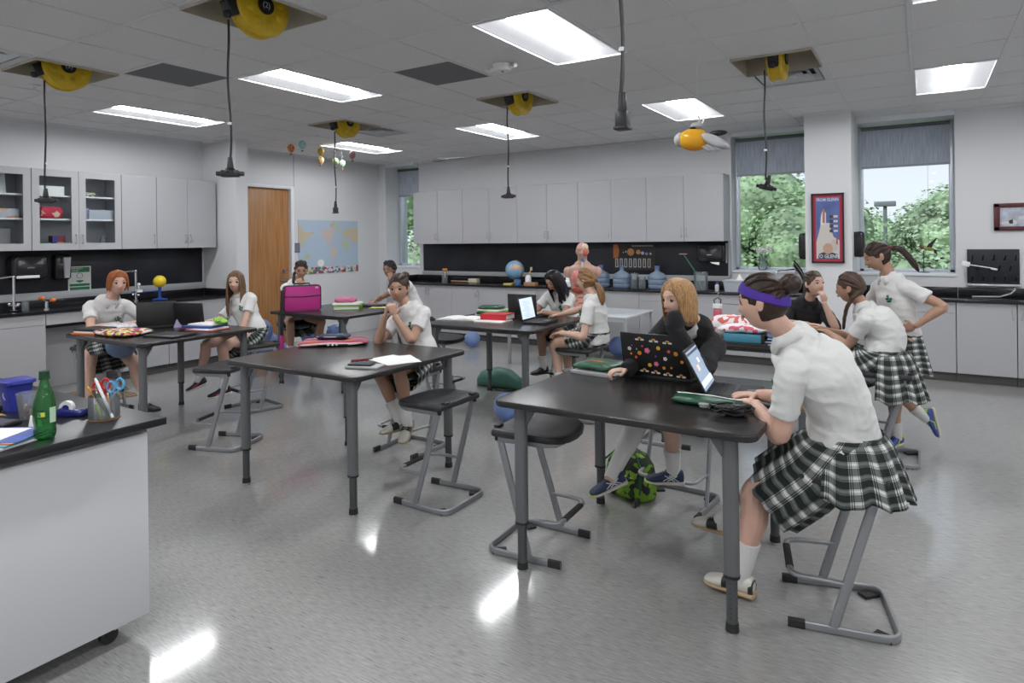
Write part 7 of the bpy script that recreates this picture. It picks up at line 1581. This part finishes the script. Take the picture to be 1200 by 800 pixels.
MB().tube([(.032*cos(a), -.005, .035+.032*sin(a)) for a in [2*pi*k/20 for k in range(20)]], .003, 5, closed=True).build('head_symbol', cm('symbol_grey', (.10, .20, .14), .5), t); MB().prism([(-.045, -.03), (0, -.05), (.045, -.03), (.03, -.02), (-.03, -.02)], 0, .001, Matrix.Translation((0, -.0042, 0)) @ Matrix.Rotation(pi/2, 4, 'X')).build('basin_symbol', m_sg, t)
# gas valves, beaker, orbit model on the left counter
for k, (x, y) in enumerate(((-8.16, 3.38),)):
    t = thing('gas_valve', 'twin gas valve with orange handles on the left counter', 'valve', (x, y, CZ)); MB().lathe([(.03, 0), (.03, .01), (.018, .02), (.016, .09)]).build('post', m_chrome, t)
    for s, z in ((-1, .13), (1, .10)): MB().cyl((0, 0, .08), (.02, s*.055, z-.02), .009, n=8).build('nozzle', m_chrome, t); MB().ball((.02, s*.055, z), (.035, .030, .022), 12, 8).build('handle', cm('valve_orange', (.75, .18, .02), .4), t)
t = thing('beaker', 'small glass beaker by the left faucet', 'glassware', (-8.24, 3.21, CZ)); MB().lathe([(.035, 0), (.036, .004), (.036, .10), (.033, .10), (.033, .006)], n=20).build('wall', m_clear, t)
t = thing('orbit_model', 'yellow ball sun on a blue stand with a small white moon on an arm', 'model', (-8.12, 4.62, CZ)); m_ob = cm('orbit_blue', (.02, .06, .28), .35)
MB().lathe([(.085, 0), (.09, .01), (.06, .02), (.02, .03), (.016, .14), (.022, .17)]).build('stand', m_ob, t); MB().ball((0, 0, .235), .075, 24, 16).build('sun', cm('sun_yellow', (.72, .52, .02), .4), t); MB().tube([(0, 0, .12), (-.05, -.15, .115), (-.10, -.30, .12)], .008, 6).build('arm', m_ob, t); MB().box((-.07, -.22, .13), (.05, .06, .03)).build('motor_block', m_white, t); MB().cyl((-.07, -.22, .14), (-.07, -.22, .20), .004, n=6).ball((-.07, -.22, .21), .02, 12, 8).build('moon', m_white, t)
# cupboard contents
SH1, SH2 = UZ0+.335+.019, UZ0+.60+.019; XC = XL+.17
t = slab('paper_stack', 'neat stack of white paper on the upper shelf, second glass door', 'paper', (XC, 3.48, SH2), (.22, .28, .10), 0, m_paper)
o = MB(); soft(o, (0, 0, 0), (.13, .24, .13), 0, amp=.012, seed=3); o = o.build('fabric_roll', patt('red_print', [(.55, .03, .06), (.50, .02, .05), (.6, .45, .35), (.5, .03, .06)], 20), None, smooth=60); place(o, (XC+.03, 3.50, SH1)); tag(o, 'bundled red patterned cloth on the middle shelf, second glass door', 'cloth')
slab('carton', 'small carton with dark blue pictures on the lowest shelf', 'box', (XC+.03, 3.57, UZ0+.02), (.10, .13, .14), 0, patt('carton_print', [(.05, .04, .20), (.45, .32, .20), (.25, .03, .03)], 22))
o = MB(); soft(o, (0, 0, 0), (.12, .13, .07), 0, amp=.01, seed=5); o = o.build('green_bag', glassmat('green_film', (.10, .35, .20), .3, .1, .5), None, smooth=60); place(o, (XC+.05, 3.43, UZ0+.02)); tag(o, 'translucent green bag beside the small carton', 'bag')
o = MB(); soft(o, (0, 0, 0), (.10, .14, .05), 0, amp=.012, seed=6); o = o.build('toy_bits', patt('toy_print', [(.6, .5, .05), (.05, .1, .3), (.02, .1, .05), (.5, .5, .5)], 45), None, smooth=60); place(o, (XC+.03, 3.92, SH2)); tag(o, 'little heap of coloured toys on the upper shelf, third glass door', 'toy')
slab('storage_box', 'translucent storage box on the middle shelf, third glass door', 'box', (XC, 4.02, SH1), (.22, .28, .11), 0, glassmat('milky_plastic', (.8, .83, .9), .3, .1, .55)); slab('storage_box', 'lavender cleaning tub at the left of the translucent box', 'box', (XC+.03, 3.85, SH1), (.10, .09, .13), 0, cm('lavender_tub', (.36, .36, .52), .4))
t = thing('glass_jar', 'clear glass jar in the lower right corner, third glass door', 'glassware', (XC+.03, 4.07, UZ0+.02)); MB().lathe([(.03, 0), (.035, .01), (.035, .10), (.02, .12), (.02, .14)], n=18).build('wall', m_clear, t)
slab('storage_box', 'clear tub with pink and orange things, first glass door', 'box', (XC, 3.05, SH1), (.20, .26, .10), 0, patt('tub_mix', [(.5, .5, .52), (.5, .2, .2), (.55, .55, .58), (.6, .35, .2)], 14))
t = thing('white_board_sign', 'leaning white board with red lettering, first glass door', 'sign', (XC, 2.98, SH2)); MB().box((0, 0, .13), (.02, .22, .25), (0, -.15, 0)).build('board', m_paper, t); text('red_letters', 'SCI', .07, cm('letters_red', (.45, .05, .05), .5), t, (.045, 0, .12), (pi/2, 0, pi/2))
slab('picture_tile', 'pale square frame on the lowest shelf, first glass door', 'box', (XC-.05, 3.02, UZ0+.02), (.02, .26, .22), 0, cm('tile_pale', (.5, .5, .52), .5)); slab('small_box', 'small pink box in front of the pale frame, first glass door', 'box', (XC+.06, 2.98, UZ0+.02), (.08, .12, .05), 0, cm('pink_box', (.45, .15, .22), .5))
# ---------------------------------------------------------------- hanging things
t = thing('access_point', 'round white sensor with curved arms on the ceiling', 'sensor', (-2.86, 4.46, H)); MB().lathe([(.03, -.055), (.06, -.05), (.075, -.03), (.08, 0)], n=24).build('dome', m_white, t)
for s in (-1, 1): MB().tube([(s*.05, 0, -.02), (s*.11, 0, -.03), (s*.14, -.03, -.028)], .018, 8).build('arm', m_white, t)
MB().cyl((0, 0, -.058), (0, 0, -.054), .012, n=12).build('lens', cm('lens_blue', (.15, .15, .5), .2), t)
t = thing('sprinkler', 'white ceiling sprinkler head near the far-left reel', 'sprinkler', (-6.64, 2.68, H)); MB().lathe([(.045, 0), (.045, -.006), (.012, -.012), (.010, -.04)], n=16).build('escutcheon', m_white, t); MB().cyl((0, 0, -.045), (0, 0, -.05), .022, n=14).build('deflector', m_white, t)
t = thing('bee_toy', 'inflatable orange and clear bee toy hanging by threads near the windows', 'toy', (-1.47, 5.0, 2.36)); m_amb = glassmat('amber_plastic', (.95, .50, .04), .35, .08, .6); m_cw = glassmat('clear_wing', (.85, .85, .88), .4, .1, .4)
MB().ball((0, 0, -.01), (.125, .085, .085), 22, 16, Matrix.Rotation(.1, 3, 'Y')).build('body', m_amb, t); MB().ball((-.105, 0, -.0), (.05, .06, .055), 14, 10).build('head', m_cw, t)
for s in (-1, 1): MB().ball((.16, s*.05, -.035), (.11, .03, .04), 14, 10, Matrix.Rotation(.5, 3, 'Y')).build('wing', m_cw, t)
for k in range(3): MB().ball((.10+.035*k, -.03, -.085), (.05, .015, .018), 10, 8, Matrix.Rotation(.6, 3, 'Y')).build('leg', m_cw, t)
MB().ball((.02, 0, .095), (.05, .04, .025), 12, 8).build('collar', m_cw, t); MB().ball((0.0, 0, .078), (.03, .045, .012), 12, 8).build('band', m_black, t); MB().ball((.17, .04, .03), (.07, .03, .022), 12, 8).build('tail_band', m_black, t)
for s in (-1, 1): MB().tube([(.05, s*.02, .11), (.065+s*.02, s*.03, .17)], [.010, .004], 6).build('antenna', m_cw, t)
MB().cyl((.03, 0, .11), (.03, 0, H-2.36), .0012, n=4).build('thread', m_white, t)
t = thing('glider_toy', 'pale translucent glider toy hanging by three threads before the back wall', 'toy', (-5.52, 7.0, 2.70)); MB().ball((0, 0, 0), (.14, .035, .03), 16, 10).build('body', cm('glider_grey', (.30, .30, .32), .5), t); MB().prism([(-.30, .05), (-.02, -.05), (.06, -.05), (.02, .02), (-.20, .12)], -.004, .004, Matrix.Rotation(.1, 4, 'X')).build('wing', m_cw, t); MB().prism([(.30, .10), (.05, -.05), (-.02, -.04), (.0, .03), (.26, .16)], -.004, .004, Matrix.Rotation(.2, 4, 'X')).build('wing', m_cw, t)
for dx in (-.10, .0, .10): MB().cyl((dx, 0, .01), (dx*.2, 0, H-2.70), .0012, n=4).build('thread', m_white, t)
for k, (x, y, z, c, c2) in enumerate(((-9.13, 7.5, 3.21, (.55, .10, .06), (.6, .4, .1)), (-8.849, 7.5, 3.245, (.25, .50, .48), (.5, .6, .6)), (-8.395, 7.5, 3.093, (.65, .50, .08), (.6, .3, .1)), (-8.397, 7.5, 2.952, (.60, .42, .20), (.6, .3, .1)), (-7.903, 7.5, 2.86, (.30, .42, .40), (.4, .5, .3)), (-7.671, 7.5, 2.979, (.50, .20, .15), (.3, .3, .4)), (-8.058, 7.5, 2.899, (.35, .5, .3), (.6, .6, .2)))):
    s = min(.905 if k != 4 else .95, 1.29/(z-1.6)); p = V((x*s, y*s, 1.6+(z-1.6)*s)); t = thing('balloon_ornament', ['red hot air balloon ornament, first from the door', 'turquoise hot air balloon ornament, highest near the ceiling', 'yellow hot air balloon ornament above the tan one', 'tan hot air balloon ornament below the yellow one', 'grey-green hot air balloon ornament, lowest at right', 'brick-red hot air balloon ornament, farthest right', 'lime hot air balloon ornament behind the thin drop cord'][k], 'ornament', p, group='hot air balloon mobile')
    MB().lathe([(.012, -.055), (.035, -.03), (.048, .0), (.045, .03), (.025, .055), (.004, .062)], n=14).build('envelope', stripes('env_%d' % k, [c, c2, c], 40, 0), t); MB().box((0, 0, -.078), (.022, .022, .018)).build('basket', cm('wicker', (.30, .18, .08), .8), t); MB().cyl((0, 0, .06), (0, 0, max(.07, H-p.z)), .001, n=4).build('thread', m_white, t)
